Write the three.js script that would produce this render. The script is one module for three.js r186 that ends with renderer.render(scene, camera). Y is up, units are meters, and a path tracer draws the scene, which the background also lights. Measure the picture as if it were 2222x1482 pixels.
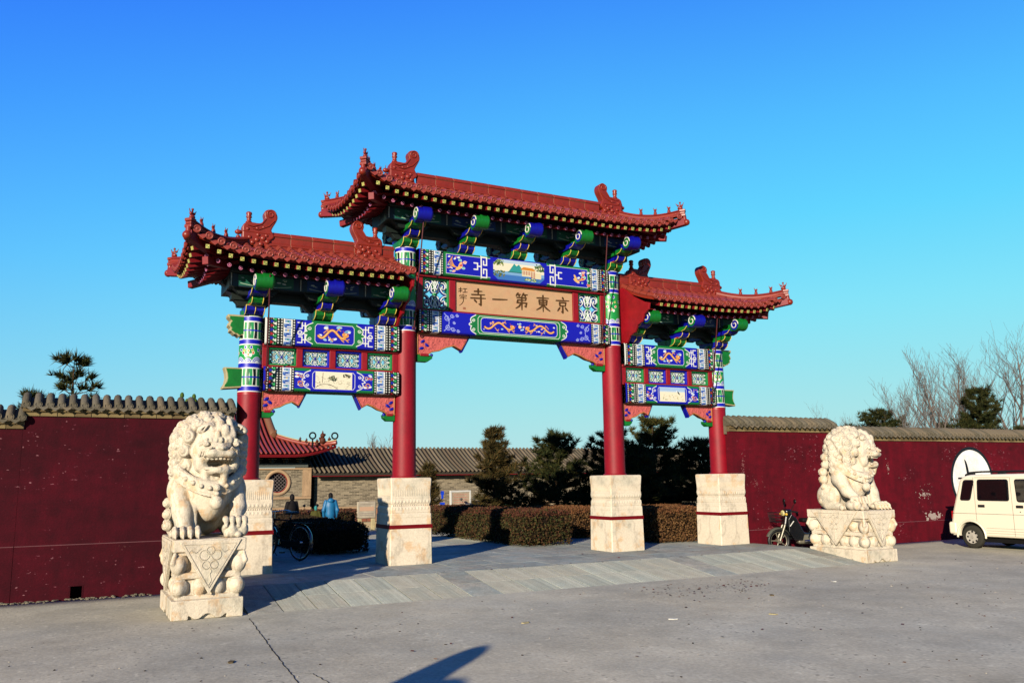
import * as THREE from 'three';
import { mergeGeometries, mergeVertices, toCreasedNormals } from 'three/addons/utils/BufferGeometryUtils.js';
import { RoundedBoxGeometry } from 'three/addons/geometries/RoundedBoxGeometry.js';
import { MarchingCubes } from 'three/addons/objects/MarchingCubes.js';

// ---------- camera, sky, sun, exposure ----------
const scene = new THREE.Scene();
const renderer = new THREE.WebGLRenderer({ antialias: true });
renderer.toneMapping = THREE.LinearToneMapping;
const EXPO = 2.6;
renderer.toneMappingExposure = EXPO;
renderer.shadowMap.enabled = true;
const camera = new THREE.PerspectiveCamera(43.79, 2222 / 1482, 0.1, 1200);
camera.position.set(-8.51, 1.6, 16.25);
camera.rotation.order = 'YXZ';
camera.rotation.set(0.1604, -0.4796, -0.0143);
const SUN = new THREE.Vector3(-0.706, 0.269, 0.655).normalize();
{
  const sun = new THREE.DirectionalLight(new THREE.Color().setRGB(1.0, 0.87, 0.7), 5);
  sun.position.copy(SUN).multiplyScalar(60);
  sun.castShadow = true;
  sun.shadow.mapSize.set(4096, 4096);
  Object.assign(sun.shadow.camera, { left: -40, right: 40, top: 40, bottom: -40, near: 1, far: 160 });
  scene.add(sun); scene.add(sun.target);
  const W = 512, H = 256, data = new Float32Array(W * H * 4);
  const lin = (c) => { c /= 255; return c <= 0.04045 ? c / 12.92 : Math.pow((c + 0.055) / 1.055, 2.4); };
  const A = [[-90, 120, 120, 115], [-2, 150, 190, 195], [0, 182, 224, 226], [7.4, 128, 208, 243], [13.6, 92, 190, 255], [22.6, 62, 150, 255], [31, 44, 114, 250], [50, 24, 72, 190], [90, 14, 46, 140]];
  const B = [[-90, 120, 120, 115], [-2, 150, 190, 195], [0, 190, 226, 226], [4, 170, 229, 233], [10.5, 134, 228, 249], [16.6, 98, 213, 255], [22.6, 82, 188, 255], [31, 60, 146, 252], [50, 28, 82, 200], [90, 14, 46, 140]];
  const at = (T, e) => { let i = 0; while (i < T.length - 2 && e > T[i + 1][0]) i++; const t = Math.min(1, Math.max(0, (e - T[i][0]) / (T[i + 1][0] - T[i][0]))); return [1, 2, 3].map((k) => T[i][k] + (T[i + 1][k] - T[i][k]) * t); };
  const az = Math.atan2(SUN.z, SUN.x);
  for (let j = 0; j < H; j++) for (let i = 0; i < W; i++) {
    const el = (j + 0.5) / H * 180 - 90, phi = ((i + 0.5) / W - 0.5) * 2 * Math.PI;
    const g = Math.abs(Math.cos(phi - az)), w = Math.min(1, Math.max(0, (g - 0.55) / 0.42));
    const a = at(A, el), b = at(B, el), o = (j * W + i) * 4;
    for (let k = 0; k < 3; k++) data[o + k] = lin(a[k] + (b[k] - a[k]) * w) / EXPO;
    data[o + 3] = 1;
  }
  const sky = new THREE.DataTexture(data, W, H, THREE.RGBAFormat, THREE.FloatType);
  sky.mapping = THREE.EquirectangularReflectionMapping; sky.magFilter = THREE.LinearFilter; sky.minFilter = THREE.LinearFilter; sky.wrapS = THREE.RepeatWrapping; sky.needsUpdate = true;
  scene.background = sky; scene.environment = sky;
}

// ---------- helpers ----------
let _s = 12345;
const seed = (n) => { _s = n >>> 0; };
const rnd = () => { _s = (_s + 0x6d2b79f5) | 0; let t = Math.imul(_s ^ (_s >>> 15), 1 | _s); t = (t + Math.imul(t ^ (t >>> 7), 61 | t)) ^ t; return ((t ^ (t >>> 14)) >>> 0) / 4294967296; };
const rr = (a, b) => a + (b - a) * rnd();
const V = (x, y, z) => new THREE.Vector3(x, y, z);
const clamp = (x, a = 0, b = 1) => Math.min(b, Math.max(a, x));
const lerp = (a, b, t) => a + (b - a) * t;
const sstep = (a, b, x) => { const t = clamp((x - a) / (b - a)); return t * t * (3 - 2 * t); };
const used = {};
function numbered(n) { const k = used[n] = (used[n] ?? -1) + 1; return k ? n + '_' + String(k).padStart(3, '0') : n; }
function mesh(name, geo, mat, parent, label) {
  const m = new THREE.Mesh(geo, mat); m.castShadow = m.receiveShadow = true;
  m.name = parent === scene || !parent ? numbered(name) : name;
  if (label) m.userData.label = label;
  (parent || scene).add(m); return m;
}
function thing(name, label, category, pos = [0, 0, 0], turn = 0, group) {
  const o = new THREE.Group(); o.name = numbered(name); o.position.set(...pos); o.rotation.y = turn;
  o.userData.label = label; o.userData.category = category; if (group) o.userData.group = group;
  scene.add(o); return o;
}
function part(name, parent, label) { const o = new THREE.Group(); o.name = name; if (label) o.userData.label = label; parent.add(o); return o; }
function struct(name, geo, mat, label, category) { const m = mesh(name, geo, mat, scene); m.userData.kind = 'structure'; if (label) m.userData.label = label; if (category) m.userData.category = category; return m; }
function copy(src, label, pos, turn) { const c = src.clone(); c.name = numbered(src.name.replace(/_\d{3}$/, '')); c.userData = { ...src.userData, label }; if (pos) c.position.set(...pos); if (turn !== undefined) c.rotation.y = turn; scene.add(c); return c; }
const tf = (g, { p = [0, 0, 0], r = [0, 0, 0], s = [1, 1, 1] } = {}) => g.applyMatrix4(new THREE.Matrix4().compose(V(...p), new THREE.Quaternion().setFromEuler(new THREE.Euler(...r)), V(...s)));
const box = (x0, x1, y0, y1, z0, z1) => { const g = new THREE.BoxGeometry(x1 - x0, y1 - y0, z1 - z0); g.translate((x0 + x1) / 2, (y0 + y1) / 2, (z0 + z1) / 2); return g; };
const rbox = (x0, x1, y0, y1, z0, z1, r = 0.01, seg = 2) => { const g = new RoundedBoxGeometry(x1 - x0, y1 - y0, z1 - z0, seg, Math.min(r, (x1 - x0) / 2.01, (y1 - y0) / 2.01, (z1 - z0) / 2.01)); g.translate((x0 + x1) / 2, (y0 + y1) / 2, (z0 + z1) / 2); return g; };
const ball = (x, y, z, r, s = [1, 1, 1], w = 10, h = 8) => tf(new THREE.SphereGeometry(r, w, h), { p: [x, y, z], s });
const cyl = (a, b, r0, r1 = r0, n = 10, open = false) => {
  const d = V().subVectors(b, a), L = d.length(), g = new THREE.CylinderGeometry(r1, r0, L, n, 1, open);
  g.applyQuaternion(new THREE.Quaternion().setFromUnitVectors(V(0, 1, 0), d.normalize())); g.translate((a.x + b.x) / 2, (a.y + b.y) / 2, (a.z + b.z) / 2); return g;
};
function clean(g) { const o = g.index ? g.toNonIndexed() : g; for (const k of Object.keys(o.attributes)) if (!['position', 'normal', 'uv', 'color'].includes(k)) o.deleteAttribute(k); o.morphAttributes = {}; o.groups = []; return o; }
function merge(list) {
  const L = list.map(clean), col = L.some((g) => g.attributes.color), uv = L.every((g) => g.attributes.uv);
  for (const g of L) { if (!uv) g.deleteAttribute('uv'); if (col && !g.attributes.color) tint(g, [1, 1, 1]); }
  return mergeGeometries(L);
}
function tint(g, c) { const n = g.attributes.position.count, a = new Float32Array(n * 3); for (let i = 0; i < n; i++) a.set(c, i * 3); g.setAttribute('color', new THREE.BufferAttribute(a, 3)); return g; }
// tube along points with a radius per point
function tube(pts, rad, n = 6, caps = true) {
  const P = [], I = [], N = pts.length, R = (i) => typeof rad === 'number' ? rad : typeof rad === 'function' ? rad(i / (N - 1)) : rad[i];
  let u = null;
  for (let i = 0; i < N; i++) {
    const t = V().subVectors(pts[Math.min(N - 1, i + 1)], pts[Math.max(0, i - 1)]).normalize();
    if (!u) u = V().crossVectors(Math.abs(t.y) < 0.9 ? V(0, 1, 0) : V(1, 0, 0), t).normalize(); else u.addScaledVector(t, -u.dot(t)).normalize();
    const w = V().crossVectors(t, u);
    for (let k = 0; k < n; k++) { const a = k / n * 2 * Math.PI, r = R(i), c = Math.cos(a) * r, s = Math.sin(a) * r; P.push(pts[i].x + u.x * c + w.x * s, pts[i].y + u.y * c + w.y * s, pts[i].z + u.z * c + w.z * s); }
  }
  for (let i = 0; i < N - 1; i++) for (let k = 0; k < n; k++) { const a = i * n + k, b = i * n + (k + 1) % n, c = a + n, d = b + n; I.push(a, b, d, a, d, c); }
  if (caps) for (const e of [0, N - 1]) { const c = P.length / 3; P.push(pts[e].x, pts[e].y, pts[e].z); for (let k = 0; k < n; k++) { const a = e * n + k, b = e * n + (k + 1) % n; e ? I.push(c, a, b) : I.push(c, b, a); } }
  const g = new THREE.BufferGeometry(); g.setAttribute('position', new THREE.Float32BufferAttribute(P, 3)); g.setIndex(I); g.computeVertexNormals(); return g;
}
const curve = (pts, n) => new THREE.CatmullRomCurve3(pts).getPoints(n);
// a grid surface from f(u,v) -> [x,y,z], optional uv
function grid(f, nu, nv, uvf) {
  const P = [], U = [], I = [];
  for (let j = 0; j <= nv; j++) for (let i = 0; i <= nu; i++) { const p = f(i / nu, j / nv); P.push(...p); U.push(...(uvf ? uvf(i / nu, j / nv, p) : [i / nu, j / nv])); }
  for (let j = 0; j < nv; j++) for (let i = 0; i < nu; i++) { const a = j * (nu + 1) + i, b = a + 1, c = a + nu + 1, d = c + 1; I.push(a, b, d, a, d, c); }
  const g = new THREE.BufferGeometry(); g.setAttribute('position', new THREE.Float32BufferAttribute(P, 3)); g.setAttribute('uv', new THREE.Float32BufferAttribute(U, 2)); g.setIndex(I); g.computeVertexNormals(); return g;
}
function extrude(pts, depth, bevel = 0.01, steps = 1, curveSeg = 8) {
  const s = pts instanceof THREE.Shape ? pts : new THREE.Shape(pts.map(([x, y]) => new THREE.Vector2(x, y)));
  const g = new THREE.ExtrudeGeometry(s, { depth: depth - 2 * bevel, bevelEnabled: bevel > 0, bevelThickness: bevel, bevelSize: bevel, bevelOffset: -bevel, bevelSegments: 2, steps, curveSegments: curveSeg });
  g.translate(0, 0, -depth / 2 + bevel); return g;
}
const lathe = (pts, n = 24) => new THREE.LatheGeometry(pts.map(([r, y]) => new THREE.Vector2(r, y)), n);
// planar uv in metres from the dominant normal
function metreUV(g, s = 1) {
  const o = g.index ? g.toNonIndexed() : g; o.computeVertexNormals !== undefined;
  const p = o.attributes.position, n = o.attributes.normal, u = new Float32Array(p.count * 2);
  for (let i = 0; i < p.count; i++) {
    const ax = Math.abs(n.getX(i)), ay = Math.abs(n.getY(i)), az = Math.abs(n.getZ(i)); let a, b;
    if (ay > ax && ay > az) { a = p.getX(i); b = p.getZ(i); } else if (ax > az) { a = p.getZ(i); b = p.getY(i); } else { a = p.getX(i); b = p.getY(i); }
    u[i * 2] = a * s; u[i * 2 + 1] = b * s;
  }
  o.setAttribute('uv', new THREE.BufferAttribute(u, 2)); return o;
}
// ---------- noise and textures ----------
const HT = new Float32Array(65536); { seed(77); for (let i = 0; i < 65536; i++) HT[i] = rnd(); }
const hash = (x, y) => HT[((x * 73 + y * 4099 + ((x * y) & 255) * 17) & 65535) >>> 0];
function vn(x, y, per) {
  const xi = Math.floor(x), yi = Math.floor(y), fx = x - xi, fy = y - yi, m = (a) => ((a % per) + per) % per;
  const u = fx * fx * (3 - 2 * fx), v = fy * fy * (3 - 2 * fy), x0 = m(xi), x1 = m(xi + 1), y0 = m(yi), y1 = m(yi + 1);
  return lerp(lerp(hash(x0, y0), hash(x1, y0), u), lerp(hash(x0, y1), hash(x1, y1), u), v);
}
function fbm(u, v, f, oct) { let s = 0, a = 0.5, t = 0; for (let o = 0; o < oct; o++) { s += a * vn(u * f + o * 7.3 * 0, v * f, f); t += a; a *= 0.55; f *= 2; } return s / t; }
function dtex(W, H, fn, srgb = true, aniso = 8) {
  const d = new Uint8Array(W * H * 4);
  for (let j = 0; j < H; j++) for (let i = 0; i < W; i++) { const c = fn((i + 0.5) / W, (j + 0.5) / H, i, j), o = (j * W + i) * 4; d[o] = clamp(c[0], 0, 255); d[o + 1] = clamp(c[1], 0, 255); d[o + 2] = clamp(c[2], 0, 255); d[o + 3] = 255; }
  const t = new THREE.DataTexture(d, W, H); t.wrapS = t.wrapT = THREE.RepeatWrapping; t.magFilter = THREE.LinearFilter; t.minFilter = THREE.LinearMipmapLinearFilter; t.generateMipmaps = true; t.anisotropy = aniso; if (srgb) t.colorSpace = THREE.SRGBColorSpace; t.needsUpdate = true; return t;
}
const rep = (t, x, y = x) => { const c = t.clone(); c.repeat.set(x, y); c.needsUpdate = true; return c; };
function canvas(W, H, draw, srgb = true) { const c = document.createElement('canvas'); c.width = W; c.height = H; const x = c.getContext('2d'); draw(x, W, H); const t = new THREE.CanvasTexture(c); if (srgb) t.colorSpace = THREE.SRGBColorSpace; t.anisotropy = 8; return t; }
const pc = (r, g, b, f = 0.6) => new THREE.Color().setRGB(r / 255, g / 255, b / 255, THREE.SRGBColorSpace).multiplyScalar(f * 0.66);
const S = (o) => new THREE.MeshPhysicalMaterial({ specularIntensity: o.metalness ? 1 : o.roughness > 0.55 || o.roughness === undefined ? 0.22 : 0.5, ...o });

const grainT = dtex(512, 512, (u, v) => { const a = fbm(u, v, 8, 6), b = fbm(u + 0.31, v + 0.7, 64, 3); const c = 255 * (0.55 * a + 0.45 * b); return [c, c, c]; }, false);
const plainT = dtex(512, 512, (u, v) => { const a = fbm(u, v, 6, 6), b = fbm(u + 0.4, v + 0.2, 96, 2), c = 205 + 50 * (a - 0.5) * 1.4 + 30 * (b - 0.5); return [c, c, c * 0.99]; });
// cream marble with rust and grey stains
const marbleT = dtex(1024, 1024, (u, v) => {
  const a = fbm(u, v, 5, 6), b = fbm(u + 0.37, v + 0.11, 11, 6), f = fbm(u + 0.2, v + 0.5, 120, 2);
  const vein = Math.pow(1 - Math.abs(2 * fbm(u + 0.15, v * 0.5 + 0.3, 7, 5) - 1), 14);
  const rust = sstep(0.56, 0.72, b) * 0.8, grey = sstep(0.55, 0.75, a) * 0.6;
  let r = 236, g = 223, bl = 198;
  r = lerp(r, 226, rust * 0.7); g = lerp(g, 182, rust * 0.7); bl = lerp(bl, 132, rust * 0.7);
  r = lerp(r, 205, grey); g = lerp(g, 200, grey); bl = lerp(bl, 178, grey);
  const k = 1 - 0.12 * vein + (f - 0.5) * 0.12; return [r * k, g * k, bl * k];
});
const concreteT = dtex(2048, 2048, (u, v) => {
  const a = fbm(u, v, 4, 6), b = fbm(u + 0.3, v + 0.6, 20, 5), f = fbm(u + 0.6, v + 0.2, 340, 2);
  const spot = sstep(0.83, 0.93, vn(u * 220, v * 220, 220)) * sstep(0.45, 0.65, b), pale = sstep(0.86, 0.95, vn(u * 150 + 40, v * 150, 150));
  let k = 1 + (a - 0.5) * 0.24 + (b - 0.5) * 0.2 + (f - 0.5) * 0.16 - 0.22 * spot + 0.1 * pale;
  const warm = (fbm(u + 0.8, v + 0.1, 6, 4) - 0.5) * 12; return [151 * k + warm, 144 * k + warm * 0.4, 132 * k - warm * 0.4];
});
const slabT = dtex(1024, 1024, (u, v) => {
  const a = fbm(u, v, 5, 6), b = fbm(u + 0.3, v + 0.6, 30, 4), f = fbm(u + 0.6, v + 0.2, 220, 2), k = 1 + (a - 0.5) * 0.35 + (b - 0.5) * 0.25 + (f - 0.5) * 0.3;
  const warm = (fbm(u + 0.8, v + 0.1, 8, 4) - 0.5) * 26; return [142 * k + warm, 144 * k, 134 * k - warm * 0.5];
});
// old maroon limewash with chipped pale spots
function washT(r, g, b, chips) {
  return dtex(2048, 1024, (u, v) => {
    const a = fbm(u, v, 4, 6), c = fbm(u + 0.2, v + 0.4, 24, 5), f = fbm(u + 0.1, v + 0.9, 300, 2), s = fbm(u * 1 + 0.5, v * 0.5 + 0.1, 60, 3);
    const streak = fbm(u + 0.7, v * 0.125 + 0.2, 48, 4);
    let k = 1 + (a - 0.5) * 0.5 + (c - 0.5) * 0.35 + (f - 0.5) * 0.22 + (streak - 0.5) * 0.3;
    const band = sstep(0.5, 0.62, fbm(u + 0.9, v + 0.35, 5, 4)) ;
    const chip = sstep(0.7 - chips, 0.8 - chips, fbm(u + 0.33, v + 0.77, 90, 3)) * band;
    return [lerp(r * k, 190, chip * 0.8), lerp(g * k + 3 * (s - 0.3), 150, chip * 0.8), lerp(b * k + 3 * (s - 0.3), 150, chip * 0.8)];
  });
}
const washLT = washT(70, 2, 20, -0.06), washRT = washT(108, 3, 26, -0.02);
const brickT = dtex(1024, 1024, (u, v) => { // 2 m square of grey brick
  const row = Math.floor(v * 30), x = u * 8 + (row % 2) * 0.5, col = Math.floor(x), fx = x - col, fy = v * 30 - row, m = fx < 0.03 || fx > 0.97 || fy < 0.1 || fy > 0.9;
  const k = 0.72 + 0.5 * hash(col % 8 + 3, row) + (fbm(u, v, 60, 3) - 0.5) * 0.3; return m ? [168, 156, 132] : [136 * k, 125 * k, 104 * k];
});
const M = {
  marble: S({ map: marbleT, color: pc(255, 255, 255, 0.62), roughness: 0.62, bumpMap: grainT, bumpScale: 0.004 }),
  concrete: S({ map: rep(concreteT, 1 / 9), color: pc(235, 240, 231, 1.66), roughness: 0.86, bumpMap: rep(grainT, 1), bumpScale: 0.004 }),
  slab: S({ map: rep(slabT, 1 / 3), color: pc(255, 248, 230, 1.55), roughness: 0.8, bumpMap: rep(grainT, 1.2), bumpScale: 0.003 }),
  redPaint: S({ map: rep(plainT, 1, 1), color: pc(186, 5, 38, 0.6), roughness: 0.55, specularIntensity: 0.4, bumpMap: rep(grainT, 2), bumpScale: 0.0012 }),
  redFrame: S({ map: plainT, color: pc(190, 14, 34, 0.6), roughness: 0.5 }),
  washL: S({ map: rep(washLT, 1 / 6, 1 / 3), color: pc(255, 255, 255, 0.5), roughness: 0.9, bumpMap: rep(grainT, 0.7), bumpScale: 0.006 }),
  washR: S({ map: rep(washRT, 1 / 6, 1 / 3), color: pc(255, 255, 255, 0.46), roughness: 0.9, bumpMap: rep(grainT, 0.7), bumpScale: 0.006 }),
  tile: new THREE.MeshPhysicalMaterial({ map: plainT, color: pc(178, 56, 36, 0.62), roughness: 0.5, specularIntensity: 0.4, clearcoat: 0.1, clearcoatRoughness: 0.3 }),
  tilePale: new THREE.MeshPhysicalMaterial({ map: plainT, color: pc(190, 80, 62, 0.62), roughness: 0.45, specularIntensity: 0.5, clearcoat: 0.16, clearcoatRoughness: 0.25 }),
  tileDark: new THREE.MeshPhysicalMaterial({ map: plainT, color: pc(178, 54, 28, 0.62), roughness: 0.45, specularIntensity: 0.4, clearcoat: 0.14, clearcoatRoughness: 0.3 }),
  timber: S({ map: plainT, color: pc(120, 12, 20, 0.5), roughness: 0.6 }),
  rafter: S({ map: plainT, color: pc(176, 18, 36, 0.55), roughness: 0.55 }),
  yellow: S({ map: plainT, color: pc(232, 226, 130, 0.6), roughness: 0.6 }),
  pink: S({ color: pc(196, 120, 160, 0.6), roughness: 0.6 }),
  green: S({ map: plainT, color: pc(20, 150, 52, 0.6), roughness: 0.42 }),
  blue: S({ map: plainT, color: pc(16, 20, 200, 0.62), roughness: 0.42 }),
  teal: S({ map: plainT, color: pc(8, 34, 26, 0.5), roughness: 0.55 }),
  navy: S({ map: plainT, color: pc(10, 12, 56, 0.5), roughness: 0.55 }),
  cream: S({ map: plainT, color: pc(236, 220, 170, 0.62), roughness: 0.6 }),
  white: S({ map: plainT, color: pc(240, 240, 232, 0.85), roughness: 0.6 }),
  greyTile: S({ map: plainT, color: pc(148, 140, 122, 0.55), roughness: 0.85, bumpMap: grainT, bumpScale: 0.004 }),
  greyTile2: S({ map: plainT, color: pc(134, 126, 106, 0.55), roughness: 0.85, bumpMap: grainT, bumpScale: 0.004 }),
  greyTile3: S({ map: plainT, color: pc(160, 146, 122, 0.55), roughness: 0.85, bumpMap: grainT, bumpScale: 0.004 }),
  brickA: S({ map: plainT, color: pc(168, 148, 104, 0.6), roughness: 0.9, bumpMap: grainT, bumpScale: 0.004 }),
  brickB: S({ map: plainT, color: pc(142, 122, 86, 0.6), roughness: 0.9, bumpMap: grainT, bumpScale: 0.004 }),
  mortar: S({ map: plainT, color: pc(186, 176, 150, 0.5), roughness: 0.95 }),
  brick: S({ map: rep(brickT, 0.5), color: pc(255, 255, 255, 0.6), roughness: 0.9 }),
  iron: S({ color: pc(96, 16, 26, 0.5), roughness: 0.5, metalness: 0.3 }),
  black: S({ color: pc(24, 24, 26, 0.5), roughness: 0.45 }),
  rubber: S({ color: pc(60, 58, 50, 0.55), roughness: 0.9 }),
  chrome: S({ color: pc(215, 215, 215, 0.8), roughness: 0.22, metalness: 1 }),
  dark: S({ color: pc(20, 18, 18, 0.5), roughness: 0.8 }),
  vertex: S({ vertexColors: true, roughness: 0.5 }),
};
// ---------- painted decoration of the gate: flat print, drawn as textures ----------
const BLUE = '#0d12b8', GRN = '#0f7a3c', LG = '#2fae5c', WH = '#f2f4ec', GOLD = '#e8a24a', BLK = '#08100c', RED = '#b81c2a';
function beads(c, x, w, h) { c.fillStyle = BLK; c.fillRect(x, 0, w, h); c.fillStyle = WH; const d = w * 0.78; for (let y = d * 0.6; y < h; y += d * 1.12) { c.beginPath(); c.arc(x + w / 2, y, d * 0.31, 0, 7); c.fill(); } }
function zig(c, x, w, h) {
  c.fillStyle = '#0c3a24'; c.fillRect(x, 0, w, h); c.fillStyle = '#dfe8da'; for (let q = 0; q < h; q += w * 0.72) { c.fillRect(x + w * 0.44, q, w * 0.12, w * 0.4); } const s = w * 0.72; let k = 0;
  for (let y = -s / 2; y < h; y += s) { c.fillStyle = k % 2 ? BLUE : RED; c.beginPath(); c.moveTo(x + 2, y + 3); c.lineTo(x + w * 0.6, y + s / 2); c.lineTo(x + 2, y + s - 3); c.fill(); c.fillStyle = k % 2 ? '#e8f0e0' : LG; c.beginPath(); c.moveTo(x + w - 2, y + s / 2 + 3); c.lineTo(x + w * 0.4, y + s); c.lineTo(x + w - 2, y + s * 1.5 - 3); c.fill(); k++; }
}
function fret(c, x, w, h) {
  const g = c.createLinearGradient(0, 0, 0, h); for (let i = 0; i <= 6; i++) g.addColorStop(i / 6, i % 2 ? '#a8c4e4' : '#1f4fae'); c.fillStyle = g; c.fillRect(x, 0, w, h);
  c.strokeStyle = WH; c.lineWidth = w * 0.115; c.lineJoin = 'miter';
  const n = 3, s = h / n; for (let i = 0; i < n; i++) { const y = i * s; c.beginPath(); c.moveTo(x + w * 0.1, y); c.lineTo(x + w * 0.1, y + s * 0.55); c.lineTo(x + w * 0.6, y + s * 0.55); c.moveTo(x + w * 0.9, y + s * 0.1); c.lineTo(x + w * 0.9, y + s * 0.95); c.lineTo(x + w * 0.38, y + s * 0.95); c.moveTo(x + w * 0.1, y + s * 0.16); c.lineTo(x + w * 0.9, y + s * 0.16); c.stroke(); c.fillStyle = i % 2 ? '#e8c860' : '#1c8a70'; c.fillRect(x + w * 0.42, y + s * 0.28, w * 0.2, s * 0.16); c.fillStyle = '#123a9a'; c.fillRect(x + w * 0.3, y + s * 0.66, w * 0.34, s * 0.16); }
  c.strokeStyle = WH; c.lineWidth = 4; c.strokeRect(x + 2, 0, w - 4, h);
}
function endBlock(c, x0, dir, U, H, edge) { // dir 1: laid out to the right from x0
  let x = x0; const put = (f, w) => { if (dir < 0) x -= w * U; f(c, x, w * U, H); if (dir > 0) x += w * U; };
  if (edge) put((q, a, w, h) => { q.fillStyle = edge; q.fillRect(a, 0, w, h); }, 0.6);
  put(beads, 1); put(zig, 1.9); put(beads, 1); put(beads, 1); put(fret, 2.7); put(beads, 1); return x;
}
function scroll(c, x, y, r, s = 1, turns = 1.4) { c.beginPath(); for (let i = 0; i <= 40; i++) { const t = i / 40, a = t * turns * 6.283, q = r * (1 - 0.75 * t); const X = x + s * Math.cos(a) * q, Y = y + Math.sin(a) * q; i ? c.lineTo(X, Y) : c.moveTo(X, Y); } c.stroke(); }
function dragon(c, cx, cy, w, h, flip = 1) {
  c.save(); c.translate(cx, cy); c.scale(flip, 1); c.lineCap = 'round'; c.lineJoin = 'round';
  const body = (lw, col) => { c.strokeStyle = col; c.lineWidth = lw; c.beginPath(); for (let i = 0; i <= 60; i++) { const t = i / 60, x = -w / 2 + w * 0.86 * t, y = Math.sin(t * 8.4 + 0.6) * h * 0.26 * (1 - 0.2 * t) - h * 0.02; i ? c.lineTo(x, y) : c.moveTo(x, y); } c.stroke(); };
  body(h * 0.17, '#7c3a12'); body(h * 0.12, GOLD); body(h * 0.035, '#fbdc9a');
  c.strokeStyle = GOLD; c.lineWidth = h * 0.055;
  for (const [x, y, d] of [[-0.2, 0.2, 1], [0.02, -0.2, -1], [0.14, 0.22, 1], [-0.34, -0.12, -1], [0.28, 0.2, 1]]) { c.beginPath(); c.moveTo(x * w, y * h * 0.6); c.lineTo(x * w + h * 0.16, y * h + d * h * 0.12); c.lineTo(x * w + h * 0.3, y * h + d * h * 0.04); c.moveTo(x * w + h * 0.16, y * h + d * h * 0.12); c.lineTo(x * w + h * 0.26, y * h + d * h * 0.2); c.stroke(); }
  c.fillStyle = GOLD; c.beginPath(); c.ellipse(w * 0.33, 0, h * 0.2, h * 0.14, 0.3, 0, 7); c.fill(); c.strokeStyle = '#c9401e'; c.lineWidth = h * 0.03; c.beginPath(); c.moveTo(w * 0.36, h * 0.02); c.lineTo(w * 0.44, -h * 0.1); c.moveTo(w * 0.3, -h * 0.1); c.lineTo(w * 0.25, -h * 0.26); c.stroke();
  c.fillStyle = '#fff'; c.beginPath(); c.arc(w * 0.35, -h * 0.04, h * 0.03, 0, 7); c.fill(); c.restore();
}
function clouds(c, x0, y0, w, h, n, cols) { for (let i = 0; i < n; i++) { const x = x0 + rnd() * w, y = y0 + rnd() * h, r = h * 0.05 * (0.7 + rnd()); c.fillStyle = cols[i % cols.length]; c.beginPath(); c.ellipse(x, y, r * 1.7, r, rr(-0.6, 0.6), 0, 7); c.fill(); c.strokeStyle = WH; c.lineWidth = 2; c.stroke(); } }
function cartouche(c, x0, x1, y0, y1, fill, rim, lobe) { // framed field with cloud-scroll ends
  const w = x1 - x0, h = y1 - y0, r = h * 0.2;
  c.fillStyle = lobe; c.strokeStyle = WH; c.lineWidth = 9;
  for (const s of [-1, 1]) { const X = s < 0 ? x0 : x1; c.beginPath(); c.moveTo(X - s * r * 0.4, y0 - 12); c.bezierCurveTo(X + s * r * 0.4, y0 + h * 0.1, X + s * r * 2.3, y0 + h * 0.12, X + s * r * 1.4, y0 + h * 0.42); c.bezierCurveTo(X + s * r * 2.2, y0 + h * 0.46, X + s * r * 2.2, y0 + h * 0.56, X + s * r * 1.4, y0 + h * 0.58); c.bezierCurveTo(X + s * r * 2.3, y0 + h * 0.88, X + s * r * 0.4, y0 + h * 0.9, X - s * r * 0.4, y1 + 12); c.fill(); c.stroke(); c.lineWidth = 6; scroll(c, X + s * r * 0.85, y0 + h * 0.28, r * 0.42, s); scroll(c, X + s * r * 0.85, y0 + h * 0.74, r * 0.42, s); c.lineWidth = 9; }
  c.fillStyle = rim; c.fillRect(x0 - 6, y0 - 14, w + 12, h + 28); c.fillStyle = fill; c.strokeStyle = WH; c.lineWidth = 5;
  c.beginPath(); const q = h * 0.14; c.moveTo(x0 + q, y0 + h * 0.07); c.lineTo(x1 - q, y0 + h * 0.07); c.lineTo(x1 - q * 0.4, y0 + h * 0.18); c.lineTo(x1 - q * 0.4, y1 - h * 0.18); c.lineTo(x1 - q, y1 - h * 0.07); c.lineTo(x0 + q, y1 - h * 0.07); c.lineTo(x0 + q * 0.4, y1 - h * 0.18); c.lineTo(x0 + q * 0.4, y0 + h * 0.18); c.closePath(); c.fill(); c.stroke();
}
function knots(c, x, y, w, h, s = 1) { c.strokeStyle = WH; c.lineWidth = h * 0.045; c.beginPath(); const k = h / 6; c.moveTo(x, y + k * 0.6); c.lineTo(x + s * w * 0.4, y + k * 0.6); c.lineTo(x + s * w * 0.4, y + k * 2); c.lineTo(x + s * w * 0.1, y + k * 2); c.moveTo(x + s * w * 0.4, y + k * 1.3); c.lineTo(x + s * w * 0.9, y + k * 1.3); c.moveTo(x + s * w * 0.65, y + k * 0.5); c.lineTo(x + s * w * 0.65, y + k * 5.5); c.moveTo(x, y + k * 5.4); c.lineTo(x + s * w * 0.4, y + k * 5.4); c.lineTo(x + s * w * 0.4, y + k * 4); c.lineTo(x + s * w * 0.1, y + k * 4); c.moveTo(x + s * w * 0.4, y + k * 4.7); c.lineTo(x + s * w * 0.9, y + k * 4.7); c.stroke(); scroll(c, x + s * w * 0.25, y + k * 3, k * 0.7, s); }
function trees(c, x, y, w, h, n, cols) { for (let i = 0; i < n; i++) { c.fillStyle = cols[i % cols.length]; c.beginPath(); c.arc(x + rnd() * w, y + rnd() * h, 3 + rnd() * 6, 0, 7); c.fill(); } }
seed(5);
const T = {};
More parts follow.
